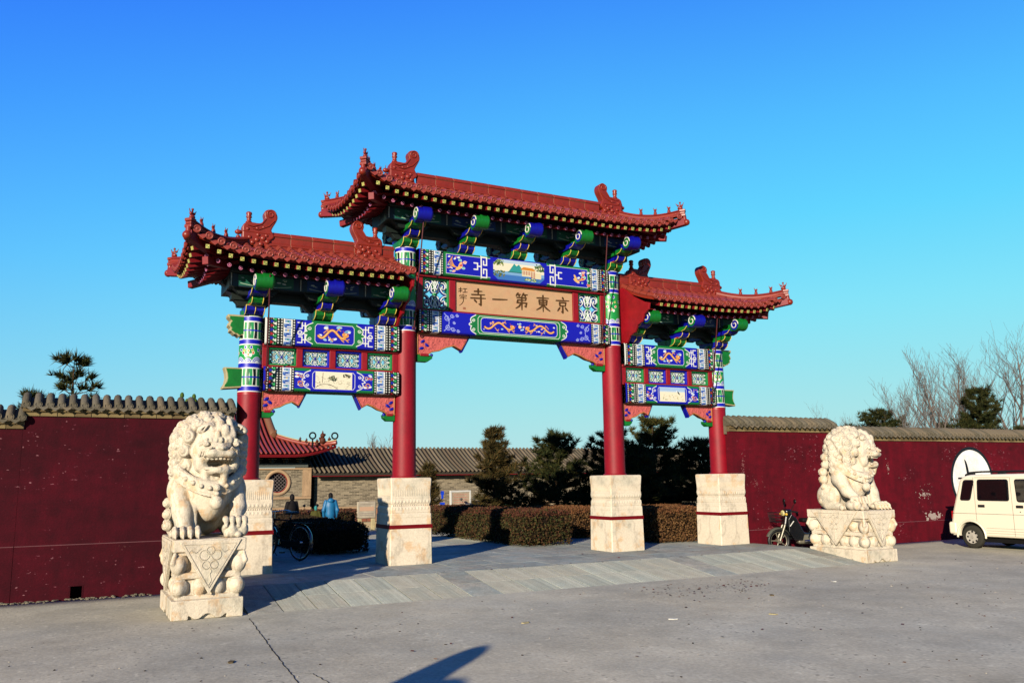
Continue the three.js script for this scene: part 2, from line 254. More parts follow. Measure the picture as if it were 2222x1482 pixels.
T.sideTop = canvas(1280, 270, (c, W, H) => {
  c.fillStyle = BLUE; c.fillRect(0, 0, W, H); const U = 30;
  const a = endBlock(c, 0, 1, U, H, WH), b = endBlock(c, W, -1, U, H);
  knots(c, a + 14, 10, 110, H - 20, 1); knots(c, b - 14, 10, 110, H - 20, -1);
  c.fillStyle = GRN; c.fillRect(W * 0.33, 0, W * 0.34, H); cartouche(c, W * 0.345, W * 0.655, 22, H - 22, BLUE, GRN, GRN);
  clouds(c, W * 0.37, 60, W * 0.26, H - 120, 16, ['#8fd0e8', '#e8f2f4', '#5aa0d8']); dragon(c, W * 0.5, H * 0.5, W * 0.24, H * 0.62);
});
const inkField = (c, x0, x1, y0, y1) => { c.fillStyle = '#f4edcf'; c.fillRect(x0, y0, x1 - x0, y1 - y0); };
T.sideLowA = canvas(1280, 250, (c, W, H) => {
  c.fillStyle = GRN; c.fillRect(0, 0, W, H); c.fillStyle = BLUE; c.fillRect(270, 34, W - 540, H - 66); const U = 30;
  const a = endBlock(c, 0, 1, U, H, BLUE), b = endBlock(c, W, -1, U, H);
  for (const [x, s] of [[a + 60, 1], [b - 60, -1]]) { c.strokeStyle = GOLD; c.lineWidth = 9; scroll(c, x, H * 0.66, 34, s); c.strokeStyle = '#e8b878'; c.lineWidth = 7; scroll(c, x + s * 8, H * 0.34, 22, -s); clouds(c, x - 46, 50, 92, H - 110, 9, [WH, '#c8dcf0', RED]); }
  cartouche(c, W * 0.335, W * 0.665, 20, H - 20, BLUE, BLUE, BLUE); inkField(c, W * 0.365, W * 0.635, 36, H - 36);
  c.lineCap = 'round'; for (let i = 0; i < 60; i++) { c.strokeStyle = ['#3c4038', '#5a5a48', '#86805c', '#222'][i % 4]; c.lineWidth = rr(1, 4); const x = rr(W * 0.38, W * 0.62), y = rr(H * 0.35, H * 0.84); c.beginPath(); c.moveTo(x, y); c.lineTo(x + rr(-26, 26), y + rr(-16, 10)); c.stroke(); }
  trees(c, W * 0.46, H * 0.3, 90, 50, 40, ['#2c3a28', '#48543a', '#8a8a62']); trees(c, W * 0.57, H * 0.22, 70, 30, 26, ['#3a3420', '#55604a']);
  c.strokeStyle = '#6c6250'; c.lineWidth = 5; c.beginPath(); c.moveTo(W * 0.37, H * 0.8); c.quadraticCurveTo(W * 0.44, H * 0.5, W * 0.53, H * 0.84); c.moveTo(W * 0.42, H * 0.18); c.lineTo(W * 0.415, H * 0.6); c.stroke();
});
T.sideLowB = canvas(1280, 250, (c, W, H) => {
  c.fillStyle = GRN; c.fillRect(0, 0, W, H); c.fillStyle = BLUE; c.fillRect(270, 34, W - 540, H - 66); const U = 30;
  const a = endBlock(c, 0, 1, U, H, BLUE), b = endBlock(c, W, -1, U, H);
  for (const [x, s] of [[a + 60, 1], [b - 60, -1]]) { c.strokeStyle = '#d89a70'; c.lineWidth = 9; scroll(c, x, H * 0.66, 34, s); clouds(c, x - 46, 50, 92, H - 110, 9, [WH, '#c8dcf0', RED]); }
  cartouche(c, W * 0.335, W * 0.665, 20, H - 20, BLUE, BLUE, BLUE); inkField(c, W * 0.36, W * 0.64, 34, H - 34);
  c.fillStyle = '#a8c8ea'; c.fillRect(W * 0.36, 34, W * 0.28, 46); c.fillStyle = '#c8dcec'; c.fillRect(W * 0.36, 80, W * 0.28, 14);
  trees(c, W * 0.38, H * 0.5, W * 0.24, 70, 40, ['#e0d4a0', '#d8c8b0', '#b8b890']); c.fillStyle = '#20302c'; c.beginPath(); c.ellipse(W * 0.565, H * 0.4, 34, 8, 0.9, 0, 7); c.fill(); c.fillStyle = '#fff'; c.beginPath(); c.ellipse(W * 0.55, H * 0.33, 12, 7, 0.7, 0, 7); c.fill();
});
T.midTop = canvas(2048, 236, (c, W, H) => {
  c.fillStyle = GRN; c.fillRect(0, 0, W, H); const U = 26;
  const a = endBlock(c, 0, 1, U, H, BLUE), b = endBlock(c, W, -1, U, H);
  c.strokeStyle = WH; c.lineWidth = 4; c.fillStyle = BLUE; c.fillRect(a + 26, 26, b - a - 52, H - 50); c.strokeRect(a + 26, 26, b - a - 52, H - 50);
  c.fillStyle = BLUE; c.fillRect(W * 0.35, 0, W * 0.3, H);
  for (const [x, s] of [[a + 100, 1], [b - 100, -1]]) { c.strokeStyle = GOLD; c.lineCap = 'round'; for (const k of [0, 1, 2, 3]) { c.lineWidth = 8; c.beginPath(); c.moveTo(x + s * 40, H * 0.62); c.bezierCurveTo(x - s * 10, H * 0.62, x - s * (30 + 10 * k), H * (0.25 + 0.1 * k), x - s * (10 + 14 * k), H * (0.2 + 0.08 * k)); c.stroke(); } c.fillStyle = '#f0c070'; c.beginPath(); c.ellipse(x + s * 54, H * 0.64, 40, 15, -s * 0.5, 0, 7); c.fill(); c.beginPath(); c.ellipse(x + s * 66, H * 0.5, 12, 34, s * 0.5, 0, 7); c.fill(); clouds(c, x - 60, 46, 210, H - 92, 16, ['#7fd0c0', '#f0b0a0', '#e8f2f4', '#d84a3a']); }
  c.strokeStyle = WH; c.lineWidth = 13; c.lineJoin = 'miter';
  for (const [x, s] of [[W * 0.3, 1], [W * 0.7, -1]]) { c.beginPath(); c.moveTo(x - s * 66, H * 0.36); c.lineTo(x - s * 30, H * 0.36); c.lineTo(x - s * 30, H * 0.62); c.lineTo(x - s * 66, H * 0.62); c.moveTo(x - s * 30, H * 0.48); c.lineTo(x + s * 8, H * 0.48); c.moveTo(x + s * 8, H * 0.04); c.lineTo(x + s * 8, H * 0.96); c.moveTo(x + s * 8, H * 0.08); c.lineTo(x + s * 64, H * 0.08); c.lineTo(x + s * 64, H * 0.4); c.lineTo(x + s * 32, H * 0.4); c.lineTo(x + s * 32, H * 0.24); c.moveTo(x + s * 8, H * 0.92); c.lineTo(x + s * 64, H * 0.92); c.lineTo(x + s * 64, H * 0.58); c.lineTo(x + s * 32, H * 0.58); c.lineTo(x + s * 32, H * 0.76); c.stroke(); }
  const x0 = W * 0.365, x1 = W * 0.635; c.save(); c.beginPath(); c.moveTo(x0 + 50, 16); c.lineTo(x1 - 50, 16); c.lineTo(x1, 60); c.lineTo(x1, H - 60); c.lineTo(x1 - 50, H - 16); c.lineTo(x0 + 50, H - 16); c.lineTo(x0, H - 60); c.lineTo(x0, 60); c.closePath(); c.clip();
  c.fillStyle = '#f2ead0'; c.fillRect(x0, 0, x1 - x0, H); c.fillStyle = '#bcd4ea'; c.fillRect(x0, 0, x1 - x0, 50); c.fillStyle = '#7fb0dc'; c.fillRect(x0, H * 0.56, x1 - x0, 40); c.fillStyle = '#3f78c4'; c.fillRect(x0, H * 0.7, x1 - x0, H);
  c.fillStyle = '#2f9a9a'; c.beginPath(); c.moveTo(W * 0.445, H * 0.56); c.lineTo(W * 0.475, H * 0.2); c.lineTo(W * 0.487, H * 0.3); c.lineTo(W * 0.5, H * 0.22); c.lineTo(W * 0.53, H * 0.56); c.fill(); c.fillStyle = '#1c6a58'; c.fillRect(W * 0.44, H * 0.55, W * 0.1, 8);
  c.fillStyle = '#e8ddb8'; c.fillRect(W * 0.515, H * 0.4, 130, 70); c.fillRect(W * 0.57, H * 0.5, 100, 60); c.fillStyle = '#d88a2a'; c.beginPath(); c.moveTo(W * 0.505, H * 0.42); c.lineTo(W * 0.525, H * 0.3); c.lineTo(W * 0.575, H * 0.32); c.lineTo(W * 0.59, H * 0.44); c.fill(); c.fillStyle = '#a83018'; for (let i = 0; i < 8; i++) c.fillRect(W * 0.52 + i * 18, H * 0.46, 7, 40 + (i > 4 ? 30 : 0));
  trees(c, x0, 18, 110, 60, 60, ['#5a7a2a', '#8a9a3a', '#2c4a20']); trees(c, x0, H * 0.55, 120, 60, 50, ['#3a5a2a', '#7a7a3a']); trees(c, W * 0.585, 30, 100, 70, 70, ['#3a6a3a', '#6a7a3a', '#20401c']); trees(c, W * 0.53, H * 0.76, 160, 30, 40, ['#dfe8a0', '#6a8a4a', '#3c6a6a']); c.restore();
});
T.midLow = canvas(2048, 214, (c, W, H) => {
  c.fillStyle = BLUE; c.fillRect(0, 0, W, H); const U = 26;
  const a = endBlock(c, 0, 1, U, H), b = endBlock(c, W, -1, U, H);
  c.strokeStyle = '#a8b4f0'; c.lineWidth = 7; for (const [x, s] of [[a, 1], [b, -1]]) { for (const [dx, y, r] of [[50, 0.3, 30], [100, 0.2, 20], [60, 0.72, 30], [110, 0.8, 22], [150, 0.16, 16], [160, 0.86, 16], [120, 0.5, 14]]) scroll(c, x + s * dx, H * y, r, s); c.beginPath(); c.moveTo(x + s * 20, H * 0.1); c.quadraticCurveTo(x + s * 120, H * 0.5, x + s * 20, H * 0.9); c.stroke(); }
  cartouche(c, W * 0.28, W * 0.72, 8, H - 8, GRN, GRN, GRN);
  c.fillStyle = BLUE; c.strokeStyle = WH; c.lineWidth = 5; c.beginPath(); c.roundRect(W * 0.3, 34, W * 0.4, H - 70, 36); c.fill(); c.stroke();
  clouds(c, W * 0.31, 60, W * 0.38, H - 120, 22, ['#8fd0e8', '#e8f2f4', '#f0a080']); dragon(c, W * 0.405, H * 0.5, W * 0.17, H * 0.62, 1); dragon(c, W * 0.595, H * 0.5, W * 0.17, H * 0.62, -1);
  c.fillStyle = '#ffd890'; c.beginPath(); c.arc(W * 0.5, H * 0.46, 17, 0, 7); c.fill();
});
function columnPaint(H) { return canvas(1024, H, (c, W) => {
  c.fillStyle = GRN; c.fillRect(0, 0, W, H); let y = 0; const px = H / (H > 1300 ? 1.86 : 1.5);
  const band = (h, col) => { c.fillStyle = col; c.fillRect(0, y, W, h * px); y += h * px; };
  const leaf = (h) => { const hh = h * px; c.fillStyle = '#eef4e0'; c.fillRect(0, y, W, hh); const n = 20, w = W / n; for (let i = 0; i < n; i++) for (const s of [0, 1]) { const x = i * w, y0 = y + (s ? hh : 0), y1 = y + hh * 0.5, sk = (i % 4 < 2 ? 1 : -1) * w * 0.16; c.fillStyle = i % 4 === 3 ? BLK : (i % 2 ? '#0d6a34' : '#2a9a58'); c.beginPath(); c.moveTo(x + w * 0.08 + sk, y0 + (s ? -3 : 3)); c.lineTo(x + w * 0.93 + sk, y0 + (s ? -3 : 3)); c.lineTo(x + w * 0.86, y1); c.lineTo(x + w * 0.14, y1); c.fill(); } c.fillStyle = BLUE; c.fillRect(0, y + hh * 0.46, W, hh * 0.08); y += hh; };
  const blue = () => { band(0.015, WH); band(0.075, BLUE); band(0.02, WH); };
  band(0.1, '#0f7038'); blue(); leaf(0.3); blue();
  const hf = H / px - 0.1 - 0.33 - 0.3 * 2 - 0.16, y0 = y, hh = hf * px; c.fillStyle = '#149a48'; c.fillRect(0, y, W, hh); c.lineWidth = 7;
  for (let i = 0; i < 4; i++) { const x = (i + 0.5) * W / 4; for (const [dx, dy, col] of [[-40, 0.14, BLUE], [40, 0.14, BLUE], [0, 0.34, '#e8a02a'], [-70, 0.46, RED], [70, 0.46, '#e0662a'], [-110, 0.28, BLUE], [0, 0.56, '#b88a1a'], [-34, 0.6, WH], [34, 0.6, WH]]) { c.fillStyle = col; c.strokeStyle = WH; c.beginPath(); c.ellipse(x + dx, y0 + dy * hh, 17, 21, dx * 0.01, 0, 7); c.fill(); c.stroke(); } c.strokeStyle = '#f0d880'; scroll(c, x - 60, y0 + hh * 0.3, 20, 1); scroll(c, x + 60, y0 + hh * 0.3, 20, -1); }
  for (let i = -1; i < 9; i++) { const x = (i + 0.5 + 0.5) * W / 8, yb = y0 + hh; for (let k = 0; k < 5; k++) { c.fillStyle = k % 2 ? '#1a36b0' : '#dfe6f2'; c.beginPath(); c.arc(x, yb, (i % 2 ? 74 : 56) - k * 11, Math.PI, 0); c.fill(); } }
  y = y0 + hh; blue(); leaf(0.3); blue(); band(0.2, '#a01020');
}); }
T.colSide = columnPaint(1100); T.colMid = columnPaint(1364);
T.bracket = canvas(512, 256, (c, W, H) => {
  c.fillStyle = '#c4605c'; c.fillRect(0, 0, W, H); c.lineCap = 'round';
  for (let i = 0; i < 120; i++) { const x = rnd() * W, y = rnd() * H, r = rr(10, 26); c.fillStyle = ['#dc8078', '#94323a', '#5aa06a', '#f0bcae', '#2c6a48', '#4a9460', '#ecd8b4', '#d0605c'][i % 8]; c.beginPath(); c.ellipse(x, y, r, r * rr(0.4, 0.8), rr(0, 3), 0, 7); c.fill(); }
  for (let i = 0; i < 60; i++) { c.strokeStyle = ['#f0d0c0', '#3fc070', '#f4e4c0'][i % 3]; c.lineWidth = rr(2, 5); scroll(c, rnd() * W, rnd() * H, rr(8, 20), i % 2 ? 1 : -1, 1); }
});
T.bracketH = dtex(256, 256, (u, v) => { const a = fbm(u, v, 9, 3); return [a * 255, a * 255, a * 255]; }, false);
T.eaveBoard = canvas(1024, 128, (c, W, H) => { c.fillStyle = '#0e2c40'; c.fillRect(0, 0, W, H); for (let k = 0; k < 3; k++) { const x = k * W / 3; beads(c, x, 14, H); c.fillStyle = k % 2 ? '#123a7a' : '#14604a'; c.fillRect(x + 40, 10, W / 3 - 70, H - 20); clouds(c, x + 60, 24, W / 3 - 120, H - 50, 14, ['#b88a4a', '#5a8ac0', '#c8d8d0', '#3a9a70']); c.strokeStyle = '#c8d8c0'; c.lineWidth = 5; c.beginPath(); c.moveTo(x + 50, H - 34); c.quadraticCurveTo(x + W / 6, H + 8, x + W / 3 - 40, H - 34); c.stroke(); } });
// brush lettering of the name board: every stroke a polyline in the unit square
const CH = {
  jing: [[.5, .03, .56, .14], [.08, .24, .92, .2], [.3, .34, .32, .56], [.3, .35, .7, .33, .68, .55], [.33, .54, .67, .53], [.5, .56, .5, .95, .42, .88], [.3, .66, .16, .86], [.68, .65, .84, .82]],
  dong: [[.12, .19, .86, .16], [.25, .31, .27, .58], [.25, .32, .75, .3, .73, .58], [.27, .45, .73, .44], [.27, .57, .73, .56], [.5, .02, .5, .97], [.48, .6, .3, .78, .08, .9], [.53, .6, .72, .78, .94, .92]],
  di: [[.26, .02, .14, .19], [.2, .11, .42, .09], [.3, .11, .35, .2], [.62, .01, .52, .18], [.58, .1, .86, .08], [.68, .1, .74, .2], [.2, .28, .76, .27, .75, .42], [.24, .42, .74, .42], [.25, .42, .21, .58, .8, .57, .76, .8, .68, .75], [.5, .22, .5, .98], [.46, .6, .32, .8, .12, .92]],
  yi: [[.06, .52, .5, .5, .94, .47]],
  si: [[.28, .16, .72, .13], [.5, .01, .5, .34], [.12, .36, .88, .32], [.06, .56, .94, .52], [.66, .4, .66, .93, .54, .86], [.28, .66, .4, .79]],
  sigA: [[.04, .34, .44, .28], [.25, .05, .24, .86], [.02, .7, .42, .52], [.54, .2, .94, .16], [.74, .2, .72, .76], [.5, .8, .98, .7]],
  sigB: [[.5, .0, .54, .1], [.14, .24, .16, .14, .88, .1, .84, .22], [.26, .3, .76, .27], [.16, .48, .9, .42], [.54, .28, .54, .8, .36, 1.1, .1, 1.3]],
};
function brush(c, ch, x, y, w, h, lw, col, dx = 0) { c.strokeStyle = col; c.fillStyle = col; c.lineCap = c.lineJoin = 'round'; for (const s of CH[ch]) { const n = s.length / 2; for (let k = 0; k < n - 1; k++) for (let i = 0; i <= 20; i++) { const t = (k + i / 20) / (n - 1), a = i / 20, X = x + w * lerp(s[2 * k], s[2 * k + 2], a), Y = y + h * lerp(s[2 * k + 1], s[2 * k + 3], a); c.beginPath(); c.arc(X + dx, Y + dx, lw * (0.62 + 0.4 * Math.sin(t * 2.6 + 0.7)), 0, 7); c.fill(); } } }
function nameBoard(c, W, H, relief) {
  const put = (dx, col, k) => { for (const [ch, u] of [['si', 0.15], ['yi', 0.33], ['di', 0.515], ['dong', 0.7], ['jing', 0.875]]) { const s = H * 0.56; brush(c, ch, W * u - H * 0.08, H * (ch === 'yi' ? 0.2 : 0.2) , s * 0.72, s, 12.5 * k, col, dx); } brush(c, 'sigA', W * 0.03, H * 0.2, H * 0.22, H * 0.2, 5.5 * k, col, dx); brush(c, 'sigB', W * 0.03, H * 0.42, H * 0.22, H * 0.28, 4.5 * k, col, dx); };
  return put;
}
T.name = canvas(1536, 512, (c, W, H) => {
  c.fillStyle = '#cda67e'; c.fillRect(0, 0, W, H);
  for (let i = 0; i < 420; i++) { c.globalAlpha = rr(0.04, 0.13); c.fillStyle = ['#d89a78', '#b8a680', '#dcb48c', '#c08460', '#a89878', '#d4a080'][i % 6]; c.beginPath(); c.ellipse(rnd() * W, rnd() * H, rr(10, 90), rr(6, 40), rr(0, 3), 0, 7); c.fill(); }
  c.globalAlpha = 1; const put = nameBoard(c, W, H); put(0, '#74522c', 1); put(0, '#4a3218', 0.55);
  c.fillStyle = '#8a3c28'; c.fillRect(W * 0.065, H * 0.83, 34, 34); c.strokeStyle = '#d8b98c'; c.lineWidth = 3; c.strokeRect(W * 0.065 + 7, H * 0.83 + 7, 20, 20);
});
T.nameH = canvas(1536, 512, (c, W, H) => { c.fillStyle = '#fff'; c.fillRect(0, 0, W, H); const put = nameBoard(c, W, H); put(0, '#888', 1.15); put(0, '#000', 0.8); }, false);
const painted = (t, o = {}) => S({ map: t, color: pc(255, 255, 255, 0.6), roughness: 0.5, bumpMap: grainT, bumpScale: 0.0015, ...o });
// ---------- the memorial gate ----------
const C2 = 2.534, C1 = 5.597, PH = 1.651, PA = 0.4375;
const gate = thing('memorial_gate', 'painted three-bay memorial gate with red columns, tiled roofs and inscribed name board', 'gate');
{
  // plinths: stone dies with a waist moulding, lotus petals and a red band
  const prof = [[0, 0.4375], [0.66, 0.43], [0.67, 0.43], [0.76, 0.43], [0.77, 0.428], [0.95, 0.424], [0.97, 0.412], [1.04, 0.418], [1.09, 0.412], [1.115, 0.396], [1.135, 0.396], [1.16, 0.41], [1.22, 0.418], [1.25, 0.415], [1.3, 0.41], [1.42, 0.414], [1.56, 0.424], [1.62, 0.426], [1.64, 0.418], [PH, 0.405]];
  const ring = (h, r) => { const q = 0.02, a = h, o = []; for (const [sx, sz] of [[1, 1], [-1, 1], [-1, -1], [1, -1]]) { const p = [[sx * a, sz * (a - q)], [sx * (a - q), sz * a]]; if (sx * sz < 0) p.reverse(); o.push(...p); } return o; };
  const P = [], I = [], U = [];
  prof.forEach(([y, h]) => ring(h).forEach(([x, z]) => P.push(x, y, z)));
  for (let j = 0; j < prof.length - 1; j++) for (let k = 0; k < 8; k++) { const a = j * 8 + k, b = j * 8 + (k + 1) % 8, c = a + 8, d = b + 8; I.push(a, c, b, b, c, d); }
  const top = (prof.length - 1) * 8; for (let k = 1; k < 7; k++) I.push(top, top + k + 1, top + k);
  const g0 = new THREE.BufferGeometry(); g0.setAttribute('position', new THREE.Float32BufferAttribute(P, 3)); g0.setIndex(I);
  const body = metreUV(toCreasedNormals(g0.toNonIndexed(), 0.5), 0.42);
  const petal = [];
  for (let f = 0; f < 4; f++) for (let i = 0; i < 11; i++) for (const up of [1, 0]) {
    const x = (i - 5) * 0.068, g = new THREE.SphereGeometry(0.03, 8, 6); g.scale(0.95, up ? 1.25 : 1.15, 0.28); g.translate(x, up ? 1.2 : 1.055, 0.413); g.rotateY(f * Math.PI / 2); petal.push(g);
  }
  for (let f = 0; f < 4; f++) for (let i = 0; i < 20; i++) { const g = new THREE.SphereGeometry(0.013, 6, 5); g.translate((i - 9.5) * 0.0385, 1.125, 0.398); g.rotateY(f * Math.PI / 2); petal.push(g); }
  for (let f = 0; f < 4; f++) for (let i = 0; i < 22; i++) { const g = new THREE.CylinderGeometry(0.005, 0.005, 0.26, 5); g.translate((i - 10.5) * 0.036, 1.43, 0.4135); g.rotateY(f * Math.PI / 2); petal.push(g); }
  for (let f = 0; f < 4; f++) for (const [y, h] of [[0.9, 0.424], [0.99, 0.413], [1.265, 0.411]]) { const g = box(-h + 0.02, h - 0.02, y - 0.006, y + 0.006, h - 0.02, h + 0.006); g.rotateY(f * Math.PI / 2); petal.push(g); }
  const pg = metreUV(merge(petal), 0.42);
  const band = []; { const h = 0.4335; band.push(box(-h, h, 0.68, 0.755, h - 0.02, h), box(-h, h, 0.68, 0.755, -h, -h + 0.02), box(-h, -h + 0.02, 0.68, 0.755, -h + 0.02, h - 0.02), box(h - 0.02, h, 0.68, 0.755, -h + 0.02, h - 0.02)); }
  const bg = merge(band);
  [-C1, -C2, C2, C1].forEach((x, i) => {
    const p = part('plinth', gate); p.position.set(x, 0, 0);
    const t = marbleT.clone(); t.offset.set(i * 0.29, i * 0.37); t.needsUpdate = true;
    const mm = M.marble.clone(); mm.map = t;
    mesh('stone_block', body, mm, p); mesh('lotus_moulding', pg, mm, p); mesh('red_band', bg, S({ map: plainT, color: pc(150, 6, 22, 0.6), roughness: 0.6 }), p);
  });
  // columns
  for (const [x, yp, yt, tex, r] of [[-C1, 3.2, 4.78, T.colSide, 0.222], [-C2, 4.55, 6.46, T.colMid, 0.235], [C2, 4.55, 6.46, T.colMid, 0.235], [C1, 3.2, 4.78, T.colSide, 0.222]]) {
    const c = part('column', gate); c.position.set(x, 0, 0);
    const sh = new THREE.CylinderGeometry(r * 0.96, r, yp - PH, 40, 6, true); sh.translate(0, (yp + PH) / 2, 0); mesh('red_shaft', sh, M.redPaint, c);
    const pp = new THREE.CylinderGeometry(r * 0.95, r * 0.98, yt - yp, 40, 1); pp.translate(0, (yt + yp) / 2, 0); pp.rotateY(0.4); mesh('painted_shaft', pp, painted(tex, { roughness: 0.42 }), c);
    mesh('stone_ring', tf(new THREE.TorusGeometry(r * 1.02, 0.03, 8, 40), { p: [0, PH + 0.012, 0], r: [Math.PI / 2, 0, 0], s: [1, 1, 0.7] }), M.redPaint, c);
  }
  // beams: rounded section swept along x, print runs over the front and the rounded edges
  function beam(x0, x1, y0, y1, hz, tex, name) {
    const h = y1 - y0, r = h * 0.11, pts = [], arc = (cy, cz, a0, a1) => { for (let i = 0; i <= 5; i++) { const a = lerp(a0, a1, i / 5); pts.push([cy + Math.sin(a) * r, cz + Math.cos(a) * r]); } };
    arc(y0 + r, hz - r, -Math.PI / 2, 0); arc(y1 - r, hz - r, 0, Math.PI / 2); arc(y1 - r, -hz + r, Math.PI / 2, Math.PI); arc(y0 + r, -hz + r, Math.PI, Math.PI * 1.5); pts.push(pts[0]);
    const g = grid((u, v) => { const k = Math.round(v * (pts.length - 1)); return [lerp(x0, x1, u), pts[k][0], pts[k][1]]; }, 1, pts.length - 1, (u, v, p) => [u, clamp((p[1] - y0) / h, 0.004, 0.996)]);
    mesh(name || 'painted_beam', toCreasedNormals(g, 0.6), painted(tex), gate);
  }
  beam(-C1 + 0.2, -C2 - 0.2, 4.15, 4.67, 0.25, T.sideTop); beam(-C1 + 0.2, -C2 - 0.2, 3.284, 3.74, 0.25, T.sideLowA);
  beam(C2 + 0.2, C1 - 0.2, 4.15, 4.67, 0.25, T.sideTop); beam(C2 + 0.2, C1 - 0.2, 3.284, 3.74, 0.25, T.sideLowB);
  beam(-C2 + 0.2, C2 - 0.2, 5.818, 6.346, 0.27, T.midTop); beam(-C2 + 0.2, C2 - 0.2, 4.592, 5.058, 0.27, T.midLow);
  // red frames with openwork panels between the beams
  function scrollPanel(x0, x1, y0, y1, col, tall) {
    const w = x1 - x0, h = y1 - y0, cx = (x0 + x1) / 2, cy = (y0 + y1) / 2, G = [], F = [];
    const c0 = pc(...(col ? [20, 26, 190] : [22, 140, 70]), 0.6).toArray(), cW = pc(230, 240, 235, 0.6).toArray(), cG = pc(24, 110, 60, 0.6).toArray(), cB = pc(30, 36, 150, 0.6).toArray();
    const b = 0.035; F.push(rbox(x0, x1, y0, y0 + b, -0.07, 0.1, 0.006), rbox(x0, x1, y1 - b, y1, -0.07, 0.1, 0.006), rbox(x0, x0 + b, y0 + b, y1 - b, -0.07, 0.1, 0.006), rbox(x1 - b, x1, y0 + b, y1 - b, -0.07, 0.1, 0.006));
    F.forEach((g) => tint(g, c0));
    const line = (pts, c, r) => { const q = curve(pts.map(([x, y]) => V(cx + x * (w / 2 - b), cy + y * (h / 2 - b), 0.02)), 18); G.push(tint(tube(q, r * 1.25, 6), c)); G.push(tint(tube(q.map((p) => V(p.x, p.y, p.z + r * 1.05)), r * 0.5, 5), cW)); };
    const R = Math.min(w, h) * 0.045;
    for (const sx of [-1, 1]) for (const sy of [-1, 1]) {
      line([[0, 0.08 * sy], [0.28 * sx, 0.2 * sy], [0.3 * sx, 0.55 * sy], [0.55 * sx, 0.85 * sy], [0.86 * sx, 0.72 * sy], [0.82 * sx, 0.42 * sy], [0.6 * sx, 0.45 * sy], [0.66 * sx, 0.64 * sy]], tall ? cB : cG, R);
      line([[0, 0.98 * sy], [0.14 * sx, 0.72 * sy], [0.05 * sx, 0.5 * sy], [0.2 * sx, 0.35 * sy]], tall ? cG : cB, R);
      line([[1.0 * sx, 0.06 * sy], [0.74 * sx, 0.14 * sy], [0.55 * sx, 0.3 * sy], [0.4 * sx, 0.62 * sy], [0.2 * sx, 0.9 * sy], [0.36 * sx, 1.0 * sy]], tall ? cB : cG, R);
      line([[0.98 * sx, 0.5 * sy], [0.95 * sx, 0.85 * sy], [0.7 * sx, 0.98 * sy]], cG, R * 0.8);
    }
    for (const s of [-1, 1]) { line([[0, 0.2 * s], [0, 0.6 * s], [0, 1.0 * s]], cG, R * 0.9); if (!tall) line([[0.5 * s, 0], [1.0 * s, 0]], cB, R); }
    G.push(tint(ball(cx, cy, 0.03, R * 2.2, [1, 1, 0.6]), tall ? c0 : cB));
    if (tall) for (const [x, y] of [[0, 0.92], [0, -0.92]]) G.push(tint(ball(cx + x * w / 2, cy + y * h / 2, 0.05, R), pc(190, 30, 40).toArray()));
    const p = part('openwork_panel', gate); mesh('panel_frame', merge(F), M.vertex, p); mesh('scrollwork', merge(G), M.vertex, p);
  }
  function rail(x0, x1, y0, y1, z = 0.13) { mesh('frame_rail', rbox(x0, x1, y0, y1, -z, z, 0.008), M.redFrame, gate); }
  for (const s of [-1, 1]) {
    const a = s < 0 ? -C1 + 0.19 : C2 + 0.19, b = s < 0 ? -C2 - 0.19 : C1 - 0.19, y0 = 3.74, y1 = 4.15;
    rail(a, b, y0 - 0.03, y0 + 0.035, 0.16); rail(a, b, y1 - 0.03, y1 + 0.03, 0.16);
    const n = 4, st = 0.115, pw = (b - a - st * (n + 1)) / n;
    for (let i = 0; i <= n; i++) rail(a + i * (pw + st), a + i * (pw + st) + st, y0 + 0.035, y1 - 0.03);
    for (let i = 0; i < n; i++) { const x = a + st + i * (pw + st); scrollPanel(x, x + pw, y0 + 0.035, y1 - 0.03, i === 1 || i === 2, false); }
  }
  {
    const y0 = 5.058, y1 = 5.818, L = -C2 + 0.2, R = C2 - 0.2;
    rail(L, R, y0 - 0.03, y0 + 0.04, 0.18); rail(L, R, y1 - 0.04, y1 + 0.03, 0.18);
    const xs = [L, L + 0.14, L + 0.74, L + 0.88, R - 0.88, R - 0.74, R - 0.14, R];
    for (const [p, q] of [[0, 1], [2, 3], [4, 5], [6, 7]]) rail(xs[p], xs[q], y0 + 0.04, y1 - 0.04);
    scrollPanel(xs[1], xs[2], y0 + 0.04, y1 - 0.04, 0, true); scrollPanel(xs[5], xs[6], y0 + 0.04, y1 - 0.04, 0, true);
    const nb = part('name_board', gate, 'tan stone name board carved with brush characters');
    const g = new THREE.BoxGeometry(xs[4] - xs[3], y1 - y0 - 0.08, 0.16); g.translate(0, (y0 + y1) / 2, 0.005);
    mesh('inscription_slab', g, S({ map: T.name, color: pc(255, 255, 255, 0.62), roughness: 0.62, bumpMap: T.nameH, bumpScale: 0.02 }), nb);
  }
  // beam ends that pass through the outer columns
  for (const s of [-1, 1]) {
    const k = (n, pts, y) => { const q = part(n, gate); const e = extrude(pts.map(([x, yy]) => [s * (C1 + x), y + yy]), 0.26, 0.012); mesh('carved_end', e, M.cream, q); const inner = extrude(pts.map(([x, yy]) => [s * (C1 + 0.16 + (x - 0.16) * 0.9), y + 0.235 + (yy - 0.235) * 0.86]), 0.275, 0.006); mesh('green_field', inner, M.green, q); };
    k('beam_end', [[0.16, 0.08], [0.2, 0.09], [0.24, 0.06], [0.29, 0.1], [0.33, 0.1], [0.37, 0.14], [0.41, 0.16], [0.4, 0.22], [0.44, 0.26], [0.42, 0.33], [0.39, 0.36], [0.45, 0.42], [0.45, 0.47], [0.16, 0.47]], 4.22);
    k('beam_end', [[0.16, 0.03], [0.5, 0.0], [0.5, 0.04], [0.46, 0.1], [0.44, 0.2], [0.45, 0.3], [0.48, 0.4], [0.16, 0.4]], 3.3);
  }
